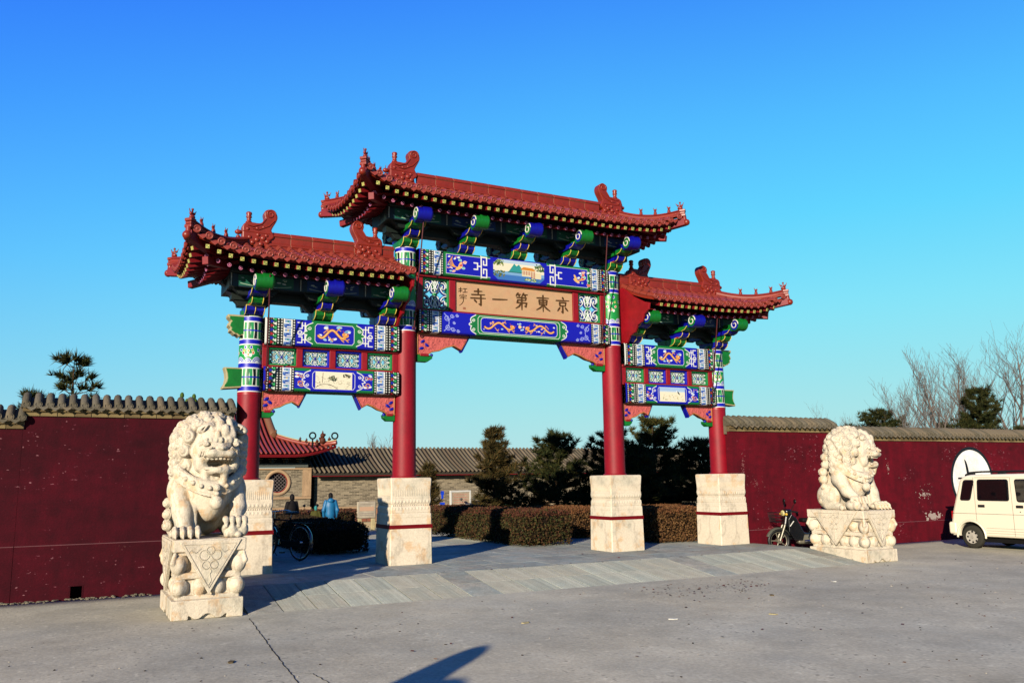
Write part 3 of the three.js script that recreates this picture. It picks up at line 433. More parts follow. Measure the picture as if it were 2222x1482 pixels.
  // carved corner brackets under the lowest beams
  function cornerBracket(x, s, y, w, h) {
    const p = part('corner_bracket', gate);
    const pts = [[0, 0], [w, 0], [w * 0.84, -h * 0.5], [w * 0.7, -h * 0.36], [w * 0.55, -h * 0.44], [w * 0.42, -h * 0.56], [w * 0.28, -h * 0.62], [w * 0.2, -h * 0.72], [0, -h * 0.72]];
    const m = (o) => o.map(([a, b]) => [x + s * a, y + b]);
    mesh('carved_panel', extrude(m(pts), 0.15, 0.012), S({ map: rep(T.bracket, 1.1, 2.0), color: pc(255, 255, 255, 0.68), roughness: 0.7, bumpMap: rep(T.bracketH, 2.2, 3), bumpScale: 0.03 }), p);
    const edge = (o, r) => tube(o.map(([a, b]) => V(x + s * a, y + b, 0.078)), r, 5);
    mesh('gold_border', merge([edge([[0, -0.01], [w, -0.01], ...pts.slice(2)], 0.016), edge([[0.015, 0], [0.015, -h * 0.72]], 0.014)]), S({ map: plainT, color: pc(232, 150, 80, 0.6), roughness: 0.5 }), p);
    mesh('blue_edge', extrude(m([[w, 0], [w + 0.035, 0], [w * 0.86 + 0.01, -h * 0.58], [w * 0.84, -h * 0.5]]), 0.14, 0.004), M.blue, p);
    for (const [a, b, q] of [[0.1, -0.28, 0.5], [0.17, -0.4, -0.6], [0.08, -0.52, 0.3]]) mesh('blue_leaf', tf(new THREE.SphereGeometry(0.05, 10, 8), { p: [x + s * a * w * 1.1, y + b * h, 0.078], r: [0, 0, q], s: [1.1, 0.6, 0.35] }), M.blue, p);
    const f = part('bracket_foot', gate);
    mesh('green_block', extrude(m([[0, -h * 0.74], [w * 0.3, -h * 0.74], [w * 0.29, -h * 0.86], [w * 0.2, -h * 0.98], [0, -h * 0.98]]), 0.16, 0.012), M.green, f);
    mesh('red_cushion', rbox(x + s * w * (s > 0 ? 0.06 : 0.22), x + s * w * (s > 0 ? 0.22 : 0.06), y - h * 0.79, y - h * 0.7, -0.05, 0.1, 0.012), M.redFrame, f);
    mesh('blue_bead', ball(x + s * w * 0.28, y - h * 0.74, 0.06, 0.035), M.blue, f);
  }
  for (const s of [-1, 1]) { cornerBracket(s * (-C1 + 0.21), s, 3.28, 0.82, 0.5); cornerBracket(s * (-C2 - 0.23), -s, 3.28, 0.82, 0.52); cornerBracket(s * (-C2 + 0.23), s, 4.59, 1.18, 0.6); }
  // bracket sets that carry the roofs
  function dougong(x, y, flip) {
    const p = part('bracket_set', gate), A = flip ? M.blue : M.green, B = flip ? M.green : M.blue;
    const w = 0.24, ex = (pts, W, mat, n) => { const g = extrude(pts, W, 0.012); g.rotateY(-Math.PI / 2); g.translate(x, y, 0); return mesh(n, g, mat, p); };
    for (const d of [1, -1]) {
      const k = (o) => o.map(([z, yy]) => [d * z, yy]);
      ex(k([[0, 0], [0.14, 0], [0.25, 0.02], [0.33, 0.08], [0.35, 0.17], [0, 0.17]]), 0.34, A, 'base_block');
      ex(k([[0.02, 0.17], [0.4, 0.165], [0.5, 0.19], [0.56, 0.25], [0.54, 0.31], [0.02, 0.31]]), 0.2, B, 'stepped_arm');
      ex(k([[0.02, 0.3], [0.58, 0.3], [0.7, 0.33], [0.78, 0.4], [0.02, 0.42]]), 0.3, A, 'stepped_arm');
      ex(k([[0.02, 0.4], [0.62, 0.38], [0.82, 0.36], [0.98, 0.44], [0.92, 0.52], [0.02, 0.56]]), 0.19, B, 'cloud_arm');
      mesh('red_wedge', rbox(x - 0.12, x + 0.12, y + 0.17, y + 0.2, d > 0 ? 0.3 : -0.4, d > 0 ? 0.4 : -0.3, 0.006), M.redFrame, p);
      const hd = part('cloud_head', p); hd.position.set(x, y + 0.49, d * 0.95);
      mesh('roll', merge([tf(new THREE.CylinderGeometry(0.14, 0.14, 0.13, 20), { r: [0, 0, Math.PI / 2], p: [-0.07, 0, 0] }), tf(new THREE.CylinderGeometry(0.152, 0.152, 0.16, 20), { r: [0, 0, Math.PI / 2], p: [0.07, 0.01, 0] }), ball(0.15, 0.01, 0, 0.148, [0.45, 1, 1], 16, 12)]), B, hd);
      const sp = []; for (let i = 0; i <= 26; i++) { const a = i / 26 * 8.5, r = 0.13 * (1 - 0.8 * i / 26); sp.push(V(-0.14, Math.sin(a) * r, d * Math.cos(a) * r)); }
      mesh('spiral', tube(sp, 0.014, 5), M.white, hd);
      mesh('spiral_field', tf(new THREE.CylinderGeometry(0.128, 0.128, 0.006, 20), { r: [0, 0, Math.PI / 2], p: [-0.137, 0, 0] }), A, hd);
      if (d > 0) { const gl = []; const ln = (o) => { for (const sx of [-1, 1]) gl.push(tube(o.map(([z, yy, h]) => V(x + sx * h, y + yy, z)), 0.009, 4)); }; ln([[0.145, 0.002, 0.168], [0.25, 0.02, 0.168], [0.335, 0.08, 0.168], [0.353, 0.17, 0.168]]); ln([[0.4, 0.168, 0.1], [0.505, 0.19, 0.1], [0.563, 0.25, 0.1], [0.545, 0.31, 0.1]]); gl.push(tube([V(x - 0.168, y + 0.165, 0.352), V(x + 0.168, y + 0.165, 0.352)], 0.01, 4), tube([V(x, y + 0.01, 0.22), V(x, y + 0.075, 0.352), V(x, y + 0.17, 0.358)], 0.008, 4)); ln([[0.58, 0.302, 0.148], [0.705, 0.33, 0.148], [0.785, 0.4, 0.148]]); mesh('gold_edging', merge(gl), S({ color: pc(230, 200, 90, 0.6), roughness: 0.5 }), p); }
    }
    // cross arms along the beam with scalloped ends
    for (const [z, yy, L, mat] of [[0, 0.2, 0.36, M.teal], [0, 0.36, 0.5, M.navy], [0.3, 0.36, 0.42, M.teal], [-0.3, 0.36, 0.42, M.teal], [0, 0.5, 0.58, M.teal]]) {
      const inn = Math.abs(Math.abs(x) - 3.02) < 0.01, lc = (v) => inn && v * Math.sign(x) < -0.16 ? -0.16 * Math.sign(x) : v; let ol = [[-L, 0.16], [-L, 0.1], [-L * 0.86, 0.05], [-L * 0.74, 0.0], [-L * 0.6, -0.02], [L * 0.6, -0.02], [L * 0.74, 0], [L * 0.86, 0.05], [L, 0.1], [L, 0.16]].map(([a, q]) => [lc(a), q]); if (inn) { const e = -0.16 * Math.sign(x), rest = ol.filter(([a]) => a !== e), cut = [[e, 0.16], [e, -0.02]]; ol = e < 0 ? [...cut, ...rest] : [...rest, cut[1], cut[0]]; if (e > 0) ol = [[e, -0.02], [e, 0.16], ...rest].map((p) => p); } const g = extrude(ol, 0.16, 0.01); g.translate(x, y + yy, z); mesh('cross_arm', g, mat, p);
    }
  }
  for (let i = 0; i < 5; i++) dougong((i - 2) * 1.267, 6.35, i % 2);
  for (const s of [-1, 1]) [[5.597, 1], [4.3, 0], [3.02, 1]].forEach(([x, f]) => dougong(s * x, 4.68, f));
  // iron stay rods
  for (const [a, b] of [[[-5.5, 5.28, 1.1], [-5.36, 3.42, 0.33]], [[-2.5, 6.95, 1.0], [-2.46, 4.64, 0.33]], [[1.86, 6.95, 1.0], [2.08, 4.72, 0.33]], [[4.9, 5.28, 1.0], [5.19, 3.4, 0.33]]]) {
    const r = part('stay_rod', gate); mesh('rod', cyl(V(...a), V(...b), 0.014, 0.014, 8), M.iron, r); mesh('eye_bolt', tf(new THREE.TorusGeometry(0.035, 0.012, 6, 14), { p: b }), M.iron, r);
    mesh('clamp', ball(lerp(a[0], b[0], 0.88), lerp(a[1], b[1], 0.88), lerp(a[2], b[2], 0.88), 0.03), M.iron, r);
  }

  // ---------- roofs ----------
  // o: xa, xb eave ends; ra, rb ridge ends; ha, hb whether that end is hipped; yr, ye heights of the tile bed at ridge and eave
  const beastG = (() => { const b = [ball(0, 0.05, 0, 0.045, [1, 1.1, 0.8]), ball(0, 0.12, 0.01, 0.035), ball(0.03, 0.13, 0, 0.02), cyl(V(-0.01, 0.1, 0), V(-0.05, 0.2, 0), 0.02, 0.006, 6), cyl(V(0, 0, 0), V(0, 0.06, 0), 0.05, 0.04, 8), cyl(V(0.02, 0.14, 0), V(0.045, 0.19, 0), 0.012, 0.004, 5)]; return merge(b); })();
  const tipBeastG = (() => { const b = [ball(0, 0.05, 0, 0.05, [1.3, 0.9, 0.9]), ball(0.04, 0.11, 0, 0.03), ball(-0.05, 0.12, 0, 0.025), cyl(V(0, 0.06, 0), V(0.0, 0.17, 0), 0.02, 0.016, 6), ball(0, 0.19, 0, 0.024), cyl(V(0.05, 0.1, 0), V(0.09, 0.19, 0), 0.014, 0.006, 5), cyl(V(-0.05, 0.1, 0), V(-0.1, 0.18, 0), 0.014, 0.006, 5)]; return merge(b); })();
  function ridgeDragon(roof, x, y, dir, sc = 1) { // tail curls toward dir
    const d = part('ridge_dragon', roof); d.position.set(x, y, 0); d.scale.setScalar(sc);
    const sh = new THREE.Shape(); const X = (v) => v * dir;
    sh.moveTo(X(-0.3), -0.02); sh.lineTo(X(0.27), -0.02); sh.lineTo(X(0.24), 0.12); sh.bezierCurveTo(X(0.4), 0.2, X(0.22), 0.3, X(0.26), 0.34); sh.bezierCurveTo(X(0.3), 0.46, X(0.42), 0.56, X(0.34), 0.68); sh.bezierCurveTo(X(0.28), 0.78, X(0.1), 0.76, X(0.1), 0.64); sh.bezierCurveTo(X(0.1), 0.58, X(0.14), 0.56, X(0.1), 0.5); sh.bezierCurveTo(X(0.04), 0.4, X(-0.06), 0.46, X(-0.16), 0.44); sh.bezierCurveTo(X(-0.28), 0.44, X(-0.32), 0.36, X(-0.3), 0.26); sh.closePath();
    const body = extrude(sh, 0.2, 0.025, 1, 10); mesh('dragon_body', body, M.tileDark, d);
    const rel = [];
    for (const z of [0.1, -0.1]) {
      const sp = []; for (let i = 0; i <= 24; i++) { const a = i / 24 * 9, r = 0.1 * (1 - 0.8 * i / 24); sp.push(V(X(0.23 + Math.cos(a) * r), 0.64 + Math.sin(a) * r, z)); } rel.push(tube(sp, 0.016, 5));
      rel.push(tube([V(X(0.14), 0.54, z), V(X(0.06), 0.42, z), V(X(-0.1), 0.36, z), V(X(-0.2), 0.38, z)], 0.018, 5), tube([V(X(0.3), 0.52, z), V(X(0.2), 0.4, z), V(X(0.0), 0.3, z), V(X(-0.1), 0.32, z)], 0.018, 5), tube([V(X(-0.29), 0.25, z), V(X(0.22), 0.24, z)], 0.012, 5));
      for (const [a, b, r] of [[0.1, 0.14, 0.055], [-0.02, 0.1, 0.05], [0.18, 0.08, 0.05], [0.0, 0.2, 0.04], [0.16, 0.2, 0.035], [-0.16, 0.14, 0.04], [-0.24, 0.08, 0.035], [-0.1, 0.04, 0.045], [0.06, 0.02, 0.05], [-0.02, 0.33, 0.03], [0.1, 0.36, 0.03], [-0.2, 0.3, 0.035]]) rel.push(ball(X(a), b, z, r, [1, 1, 0.6], 8, 6));
    }
    rel.push(ball(X(0.3), 0.22, 0, 0.06, [1.2, 0.8, 1]), ball(X(-0.36), 0.24, 0, 0.055, [1.3, 0.9, 0.9]), cyl(V(X(-0.38), 0.26, 0), V(X(-0.36), 0.36, 0), 0.012, 0.004, 5), ball(X(-0.36), 0.14, 0, 0.045));
    mesh('dragon_relief', merge(rel), M.tileDark, d);
    const f = lathe([[0.001, 0.24], [0.05, 0.22], [0.06, 0.19], [0.045, 0.16], [0.06, 0.12], [0.035, 0.09], [0.05, 0.07], [0.035, 0.05], [0.06, 0.03], [0.065, 0], [0.001, 0]], 12); f.translate(X(-0.17), 0.44, 0); mesh('hilt_finial', f, M.tileDark, d);
  }
  function roof(o) {
    const rf = part('tiled_roof', gate), { xa, xb, ra, rb, ha, hb, yr, ye, E } = o, L = o.L;
    const bOf = (x) => Math.max(ha ? (ra - x) / (ra - xa) : 0, hb ? (x - rb) / (xb - rb) : 0, 0);
    const H = (x, z) => { const a = Math.abs(z) / E, b = bOf(x), t = Math.min(1.12, Math.max(a, b)), c = Math.min(a, b), e = Math.max(ha ? sstep(ra + 1.1, xa, x) : 0, hb ? sstep(rb - 1.1, xb, x) : 0); return yr - (yr - ye) * (t * (1.3 - 0.3 * t)) + L * Math.pow(Math.max(0, c), 2.2) + 0.07 * e * a * a; };
    const Ef = (x) => E + 0.12 * Math.pow(bOf(x), 3);
    const xf = (z, s) => { const q = Math.pow(Math.abs(z) / E, 3) * 0.12; return s < 0 ? xa - q : xb + q; };
    // bed of the roof, a closed slab
    const nx = 40, nz = 16, top = (u, v) => { const x = lerp(xa, xb, u), vv = v * 2 - 1, z = vv * Ef(x); return [x + (ha ? -0.1 * Math.pow(1 - u, 8) * Math.abs(vv) ** 4 : 0) + (hb ? 0.1 * Math.pow(u, 8) * Math.abs(vv) ** 4 : 0), H(x, vv * E), z]; };
    const bedT = grid(top, nx, nz), bedB = grid((u, v) => { const p = top(u, v); return [p[0] * 1, p[1] - 0.07, p[2]]; }, nx, nz);
    const rim = []; const edge = (f) => { const g = grid((u, v) => { const p = f(u); return [p[0], p[1] - 0.07 * v, p[2]]; }, 40, 1); rim.push(g); }; edge((u) => top(u, 0)); edge((u) => top(u, 1)); edge((u) => top(0, u)); edge((u) => top(1, u));
    mesh('roof_bed', merge([bedT, bedB, ...rim]), M.tileDark, rf);
    // rows of barrel tiles with end caps, drip tiles between
    const capG = merge([tf(new THREE.CylinderGeometry(0.07, 0.07, 0.02, 14), { r: [Math.PI / 2, 0, 0] }), tf(new THREE.TorusGeometry(0.054, 0.012, 5, 14), { p: [0, 0, 0.01] }), ball(0, 0, 0.01, 0.022, [1, 1, 0.5], 8, 6)]);
    const dripS = new THREE.Shape(); dripS.moveTo(-0.098, 0.02); dripS.quadraticCurveTo(0, -0.035, 0.098, 0.02); dripS.lineTo(0.088, -0.025); dripS.quadraticCurveTo(0.04, -0.07, 0, -0.1); dripS.quadraticCurveTo(-0.04, -0.07, -0.088, -0.025); dripS.closePath();
    const dripG = extrude(dripS, 0.02, 0.005); dripG.rotateX(-0.25); const nailG = new THREE.SphereGeometry(0.022, 8, 6);
    const half = (pts, r, mats) => { // barrel row, each tile a slight step
      const segs = []; const n = 7, step = 0.26; let acc = 0; const P = [], I = []; let u = null;
      const rows = []; for (let i = 0; i < pts.length; i++) { if (i) acc += pts[i].distanceTo(pts[i - 1]); rows.push(acc); }
      const tot = acc, K = Math.max(1, Math.round(tot / step)); const at = (d) => { let i = 0; while (i < pts.length - 2 && rows[i + 1] < d) i++; const t = (d - rows[i]) / Math.max(1e-6, rows[i + 1] - rows[i]); return V().lerpVectors(pts[i], pts[i + 1], t); };
      for (let k = 0; k < K; k++) { const a = at(k / K * tot), b = at((k + 1) / K * tot), t = V().subVectors(b, a).normalize(), sd = V().crossVectors(t, V(0, 1, 0)).normalize(), up = V().crossVectors(sd, t); for (const [p, rad] of [[a, r * 0.93], [b, r * 1.06]]) { const base = P.length / 3; for (let q = 0; q <= n; q++) { const an = -0.25 + (Math.PI + 0.5) * q / n; P.push(p.x + sd.x * Math.cos(an) * rad + up.x * Math.sin(an) * rad, p.y + sd.y * Math.cos(an) * rad + up.y * Math.sin(an) * rad, p.z + sd.z * Math.cos(an) * rad + up.z * Math.sin(an) * rad); } if (p === b) for (let q = 0; q < n; q++) { const c = base - n - 1 + q; I.push(c, c + 1, base + q, c + 1, base + q + 1, base + q); } } }
      const g = new THREE.BufferGeometry(); g.setAttribute('position', new THREE.Float32BufferAttribute(P, 3)); g.setIndex(I); g.computeVertexNormals(); return g;
    };
    const back = [];
    const N = Math.round((xb - xa - 0.1) / 0.203), sp = (xb - xa - 0.1) / N;
    for (let i = 0; i <= N; i++) {
      const x = xa + 0.05 + i * sp, b = bOf(x);
      for (const d of [1, -1]) {
        const e = Ef(x), z0 = Math.max(0.07, Math.min(1, b) * E), fl = e / E, pts = [];
        for (let k = 0; k <= 8; k++) { const z = lerp(z0, E, k / 8); pts.push(V(x, H(x, z) + 0.02, d * z * fl)); }
        const end = pts[8]; const dir = V().subVectors(pts[8], pts[7]).normalize(); pts.push(end.clone().addScaledVector(dir, 0.06)); const tip = pts[9];
        const pitch = Math.asin(-dir.y);
        if (d > 0) {
          if (z0 < E - 0.08) mesh('tile_row', half(pts, 0.064), M.tilePale, rf);
          const et = part('eave_tile', rf); et.position.copy(tip); et.rotation.x = pitch * 0.6; mesh('tile_cap', capG, M.tilePale, et); const nl = mesh('tile_nail', nailG, M.tilePale, et); nl.position.set(0, 0.075, -0.13);
          if (i < N) { const dt = mesh('drip_tile', dripG, M.tilePale, rf); const x2 = x + sp / 2; dt.position.set(x2, H(x2, E) - 0.005, Ef(x2) + 0.035); }
        } else { if (z0 < E - 0.08) back.push(half(pts, 0.064)); back.push(capG.clone().rotateY(Math.PI).translate(tip.x, tip.y, tip.z)); if (i < N) back.push(dripG.clone().rotateY(Math.PI).translate(x + sp / 2, H(x + sp / 2, E), -Ef(x + sp / 2) - 0.035)); }
      }
    }
    const endRows = [];
    for (const s of [-1, 1]) {
      if (!(s < 0 ? ha : hb)) continue; const rx = s < 0 ? ra : rb, ex = s < 0 ? xa : xb, M2 = Math.round(2 * E / 0.203);
      for (let j = 1; j < M2; j++) {
        const z = -E + j * 2 * E / M2, a = Math.abs(z) / E, pts = []; for (let k = 0; k <= 8; k++) { const x = lerp(lerp(rx, ex, a), ex, k / 8); pts.push(V(x + (k === 8 ? s * 0 : 0), H(x, z) + 0.02, z)); }
        pts.push(pts[8].clone().add(V(s * 0.07, -0.03, 0)));
        if (a < 0.95) endRows.push(half(pts, 0.064)); const t = pts[9]; endRows.push(capG.clone().rotateY(s * Math.PI / 2).translate(t.x, t.y, t.z), dripG.clone().rotateY(s * Math.PI / 2).translate(ex + s * 0.04, H(ex, z + E / M2), z + E / M2));
      }
    }
    const bk = mesh('rear_tiles', merge(back), M.tile, rf); bk.userData.kind = 'stuff';
    if (endRows.length) { const er = mesh('hip_end_tiles', merge(endRows), M.tile, rf); er.userData.kind = 'stuff'; }
    // main ridge of moulded bricks
    const rx0 = o.rx0, rx1 = o.rx1, nb = Math.round((rx1 - rx0) / 0.43), bw = (rx1 - rx0) / nb;
    const rp = [[-0.075, 0], [-0.1, 0.03], [-0.1, 0.06], [-0.07, 0.075], [-0.06, 0.1], [-0.06, 0.2], [-0.085, 0.215], [-0.085, 0.245], [-0.05, 0.26], [-0.045, 0.285], [-0.02, 0.305]];
    const ro = [...rp, ...rp.map(([a, b]) => [-a, b]).reverse()]; const rg = extrude(ro, bw - 0.014, 0.003); rg.rotateY(Math.PI / 2);
    for (let i = 0; i < nb; i++) { const m = mesh('ridge_brick', rg, i % 3 === 1 ? M.tileDark : M.tile, rf); m.position.set(rx0 + (i + 0.5) * bw, yr + 0.0 + (i % 2) * 0.002, 0); }
    { const mg = extrude(ro.map(([a, b]) => [a * 0.93, b * 0.985]), rx1 - rx0 - 0.02, 0); mg.rotateY(Math.PI / 2); mg.translate((rx0 + rx1) / 2, yr, 0); mesh('joint_mortar', mg, S({ map: plainT, color: pc(214, 140, 112, 0.6), roughness: 0.9 }), rf); }
    mesh('ridge_base', box(rx0, rx1, yr - 0.1, yr + 0.006, -0.11, 0.11), M.tile, rf);
    for (const [x, dir] of o.dragons) ridgeDragon(rf, x, yr + 0.01, dir, o.ds || 1);
    // hip ridges with figures
    for (const s of [-1, 1]) {
      if (!(s < 0 ? ha : hb)) continue; const rx = s < 0 ? ra : rb, ex = s < 0 ? xa : xb;
      for (const d of [1, -1]) {
        const hp = part('hip_ridge', rf), pts = []; for (let k = 0; k <= 14; k++) { const t = k / 14, x = lerp(rx, ex + s * 0.06, t), z = d * t * (E + 0.12 * t ** 3 + 0.02); pts.push(V(x, H(lerp(rx, ex, t), t * E) + 0.02, z)); }
        const sd = V(-(pts[14].z), 0, pts[14].x - rx).normalize(); const sec = [[-0.07, 0], [-0.075, 0.04], [-0.055, 0.055], [-0.055, 0.1], [-0.075, 0.115], [-0.06, 0.14], [0, 0.165], [0.06, 0.14], [0.075, 0.115], [0.055, 0.1], [0.055, 0.055], [0.075, 0.04], [0.07, 0]];
        const g = grid((u, v) => { const p = pts[Math.round(v * 14)], q = sec[Math.round(u * 12)]; return [p.x + sd.x * q[0], p.y + q[1], p.z + sd.z * q[0]]; }, 12, 14);
        const e = pts[14]; mesh('ridge_tiles', merge([toCreasedNormals(g, 0.5), ...[[-0.03, 0.03, 0.07], [0.035, 0.08, 0.06], [0.085, 0.14, 0.07]].map(([a, b, w]) => tf(rbox(-w, w, a, b, -w, w, 0.012), { p: [e.x, e.y, e.z], r: [0, Math.atan2(s, d), 0] }))]), M.tile, hp);
        for (const t of [0.4, 0.62, 0.82]) { const k = t * 14, i0 = Math.floor(k), p = V().lerpVectors(pts[i0], pts[Math.min(14, i0 + 1)], k - i0), m = mesh('ridge_figure', beastG, M.tileDark, hp); m.position.set(p.x, p.y + 0.155, p.z); m.rotation.y = Math.atan2(-d * 1.0, s * 0.8); m.scale.setScalar(0.85); }
        const tb = mesh('rider_figure', tipBeastG, M.tileDark, hp); tb.position.set(e.x - s * 0.03, e.y + 0.135, e.z - d * 0.04); tb.rotation.y = Math.atan2(-d, s); tb.scale.setScalar(0.95);
        const cap = [cyl(V(e.x + s * 0.03, e.y - 0.02, e.z + d * 0.02), V(e.x + s * 0.03, e.y - 0.12, e.z + d * 0.03), 0.045, 0.05, 12), ball(e.x + s * 0.055, e.y - 0.17, e.z + d * 0.06, 0.075, [1, 1, 1], 12, 10)]; mesh('corner_knob', merge(cap), M.tileDark, hp);
        const q0 = V(lerp(rx, ex, 0.2), ye - 0.02, d * E * 0.2);
        for (const [k, dy, hw, hh, n] of [[1.0, -0.15, 0.07, 0.085, 'corner_rafter'], [0.72, -0.3, 0.06, 0.07, 'lower_corner_rafter']]) { const q1 = V(lerp(rx, e.x + s * 0.04, k), e.y + dy - (1 - k) * 0.6, (e.z + d * 0.03) * k), len = q0.distanceTo(q1), cbm = mesh(n, rbox(-hw, hw, -hh, hh, 0, len, 0.012), M.rafter, hp); cbm.position.copy(q0); cbm.lookAt(q1); }

      }
    }
    // rafters: round ones behind, square ones in front, painted ends
    const rG = rbox(-0.035, 0.035, -0.035, 0.035, -0.55, 0, 0.004), eG = rbox(-0.034, 0.034, -0.034, 0.034, 0, 0.012, 0.003), cG = tf(new THREE.CylinderGeometry(0.036, 0.036, 0.6, 12), { r: [Math.PI / 2, 0, 0], p: [0, 0, -0.3] }), cE = merge([tf(new THREE.TorusGeometry(0.03, 0.007, 5, 14), { p: [0, 0, 0.004] }), ball(0, 0, 0, 0.014, [1, 1, 0.5], 8, 6)]);
    const dot = merge([[-0.013, 0.013], [0.013, -0.013]].map(([a, b]) => box(a - 0.009, a + 0.009, b - 0.009, b + 0.009, 0.012, 0.0135)));
    const hid = [];
    const nr = Math.round((xb - xa - 0.5) / 0.2), rs = (xb - xa - 0.5 - (ha ? 0 : 0)) / nr;
    for (let i = 0; i <= nr; i++) {
      const x = xa + 0.25 + i * rs, fan = clamp(bOf(x)) * 0.55 * (x < (xa + xb) / 2 && ha ? 1 : -1) * (hb || ha ? 1 : 0);
      const lf = H(x, E) - ye;
      for (const d of [1, -1]) {
        if (d > 0) {
          const f = part('eave_rafter', rf); f.position.set(x, ye - 0.16 + lf, Ef(x) - 0.02); f.rotation.set(0.28, -fan, 0); mesh('square_rafter', rG, M.rafter, f); mesh('painted_end', eG, M.yellow, f); mesh('end_mark', dot, M.green, f);
          const f2 = part('eave_rafter', rf); f2.position.set(x + 0.03, ye - 0.25 + lf, Ef(x) * 0.75); f2.rotation.set(0.28, -fan, 0); mesh('round_rafter', cG, M.rafter, f2); mesh('painted_ring', cE, M.pink, f2);
        } else { hid.push(rG.clone().rotateX(0.28).rotateY(Math.PI + fan).translate(x, ye - 0.085 + lf, -Ef(x) + 0.1), cG.clone().rotateX(0.28).rotateY(Math.PI + fan).translate(x, ye - 0.17 + lf, -Ef(x) * 0.72)); }
      }
    }
    for (const s of [-1, 1]) {
      if (!(s < 0 ? ha : hb)) continue; const ex = s < 0 ? xa : xb, n2 = 11;
      for (let j = 0; j < n2; j++) { const z = -E + 0.2 + j * (2 * E - 0.4) / (n2 - 1), lf = H(ex, z) - H(ex, 0), y = H(ex, 0) - 0.145 + lf * 0.9; const f = part('eave_rafter', rf); f.position.set(ex - s * 0.03, y, z); f.rotation.order = 'YXZ'; f.rotation.set(0.25, s * Math.PI / 2 - s * (z / E) * 0.5, 0); mesh('square_rafter', rG, M.rafter, f); mesh('painted_end', eG, M.yellow, f); const f2 = part('eave_rafter', rf); f2.position.set(ex - s * 0.34, y - 0.1, z * 0.85); f2.rotation.order = 'YXZ'; f2.rotation.set(0.25, s * Math.PI / 2 - s * (z / E) * 0.5, 0); mesh('round_rafter', cG, M.rafter, f2); mesh('painted_ring', cE, M.pink, f2); }
    }
    const hr = mesh('rear_rafters', merge(hid), M.rafter, rf); hr.userData.kind = 'stuff';
    const fas = grid((u, v) => { const x = lerp(xa + 0.1, xb - 0.1, u); return [x, H(x, E) - 0.03 - 0.05 * v, Ef(x) - 0.02]; }, 40, 1); mesh('fascia_board', merge([fas, fas.clone().translate(0, 0, -0.02)]), M.rafter, rf);
    // soffit mass: eave purlins and painted boards, closed between the brackets
    const sx0 = o.s0, sx1 = o.s1, yb = o.by;
    mesh('eave_purlin', rbox(sx0, sx1, yb + 0.7, yb + 0.84, 0.42, 0.56, 0.05), M.teal, rf); mesh('eave_purlin', rbox(sx0, sx1, yb + 0.7, yb + 0.84, -0.56, -0.42, 0.05), M.teal, rf);
    for (const d of [1, -1]) { const g = new THREE.PlaneGeometry(sx1 - sx0, 0.24); const uv = g.attributes.uv; for (let i = 0; i < uv.count; i++) uv.setX(i, uv.getX(i) * (sx1 - sx0) / 3.8); if (d < 0) g.rotateY(Math.PI); g.translate((sx0 + sx1) / 2, yb + 0.59, d * 0.5); const t = T.eaveBoard.clone(); t.wrapS = THREE.RepeatWrapping; t.needsUpdate = true; mesh('painted_board', g, painted(t), rf); }
    mesh('roof_core', merge([box(sx0, sx1, yb + 0.46, yb + 0.72, -0.49, 0.49), box(sx0 + 0.02, sx1 - 0.02, yb + 0.72, yr - 0.25, -0.4, 0.4), box(sx0 + 0.1, sx1 - 0.1, yb + 0.3, yb + 0.46, -0.12, 0.12)]), M.teal, rf);
    return { rf, H };
  }
  roof({ xa: -3.82, xb: 3.62, ra: -2.86, rb: 2.82, ha: 1, hb: 1, yr: 7.76, ye: 7.22, E: 1.26, L: 0.2, rx0: -2.3, rx1: 2.3, dragons: [[-2.62, 1], [2.62, -1]], ds: 1, s0: -3.1, s1: 3.1, by: 6.35 });
  const edgeBoard = (s) => { // red gable board that closes the roof beside the tall column
    const x = s * (C2 + 0.27), g = extrude([[-1.2, 5.44], [-1.0, 5.5], [-0.6, 5.7], [-0.2, 5.98], [0.2, 5.98], [0.6, 5.7], [1.0, 5.5], [1.2, 5.44], [1.16, 5.3], [0.98, 5.2], [0.9, 5.06], [0.72, 5.0], [0.62, 4.86], [0.42, 4.8], [0.3, 4.66], [-0.3, 4.66], [-0.42, 4.8], [-0.62, 4.86], [-0.72, 5.0], [-0.9, 5.06], [-0.98, 5.2], [-1.16, 5.3]], 0.05, 0.008); g.rotateY(-Math.PI / 2); g.translate(x, 0, 0); mesh('gable_board', g, M.redFrame, gate);
  };
  for (const s of [-1, 1]) {
    const q = s < 0 ? { xa: -6.86, xb: -2.82, ra: -5.72, rb: -2.82, ha: 1, hb: 0, rx0: -5.35, rx1: -2.8, dragons: [[-5.55, 1], [-3.36, -1]], s0: -6.1, s1: -2.84 } : { xa: 2.82, xb: 6.66, ra: 2.82, rb: 5.7, ha: 0, hb: 1, rx0: 2.8, rx1: 5.35, dragons: [[5.55, -1], [3.36, 1]], s0: 2.84, s1: 6.1 };
    roof({ ...q, yr: 6.07, ye: 5.57, E: 1.28, L: 0.24, ds: 0.98, by: 4.68 }); edgeBoard(s);
  }
}
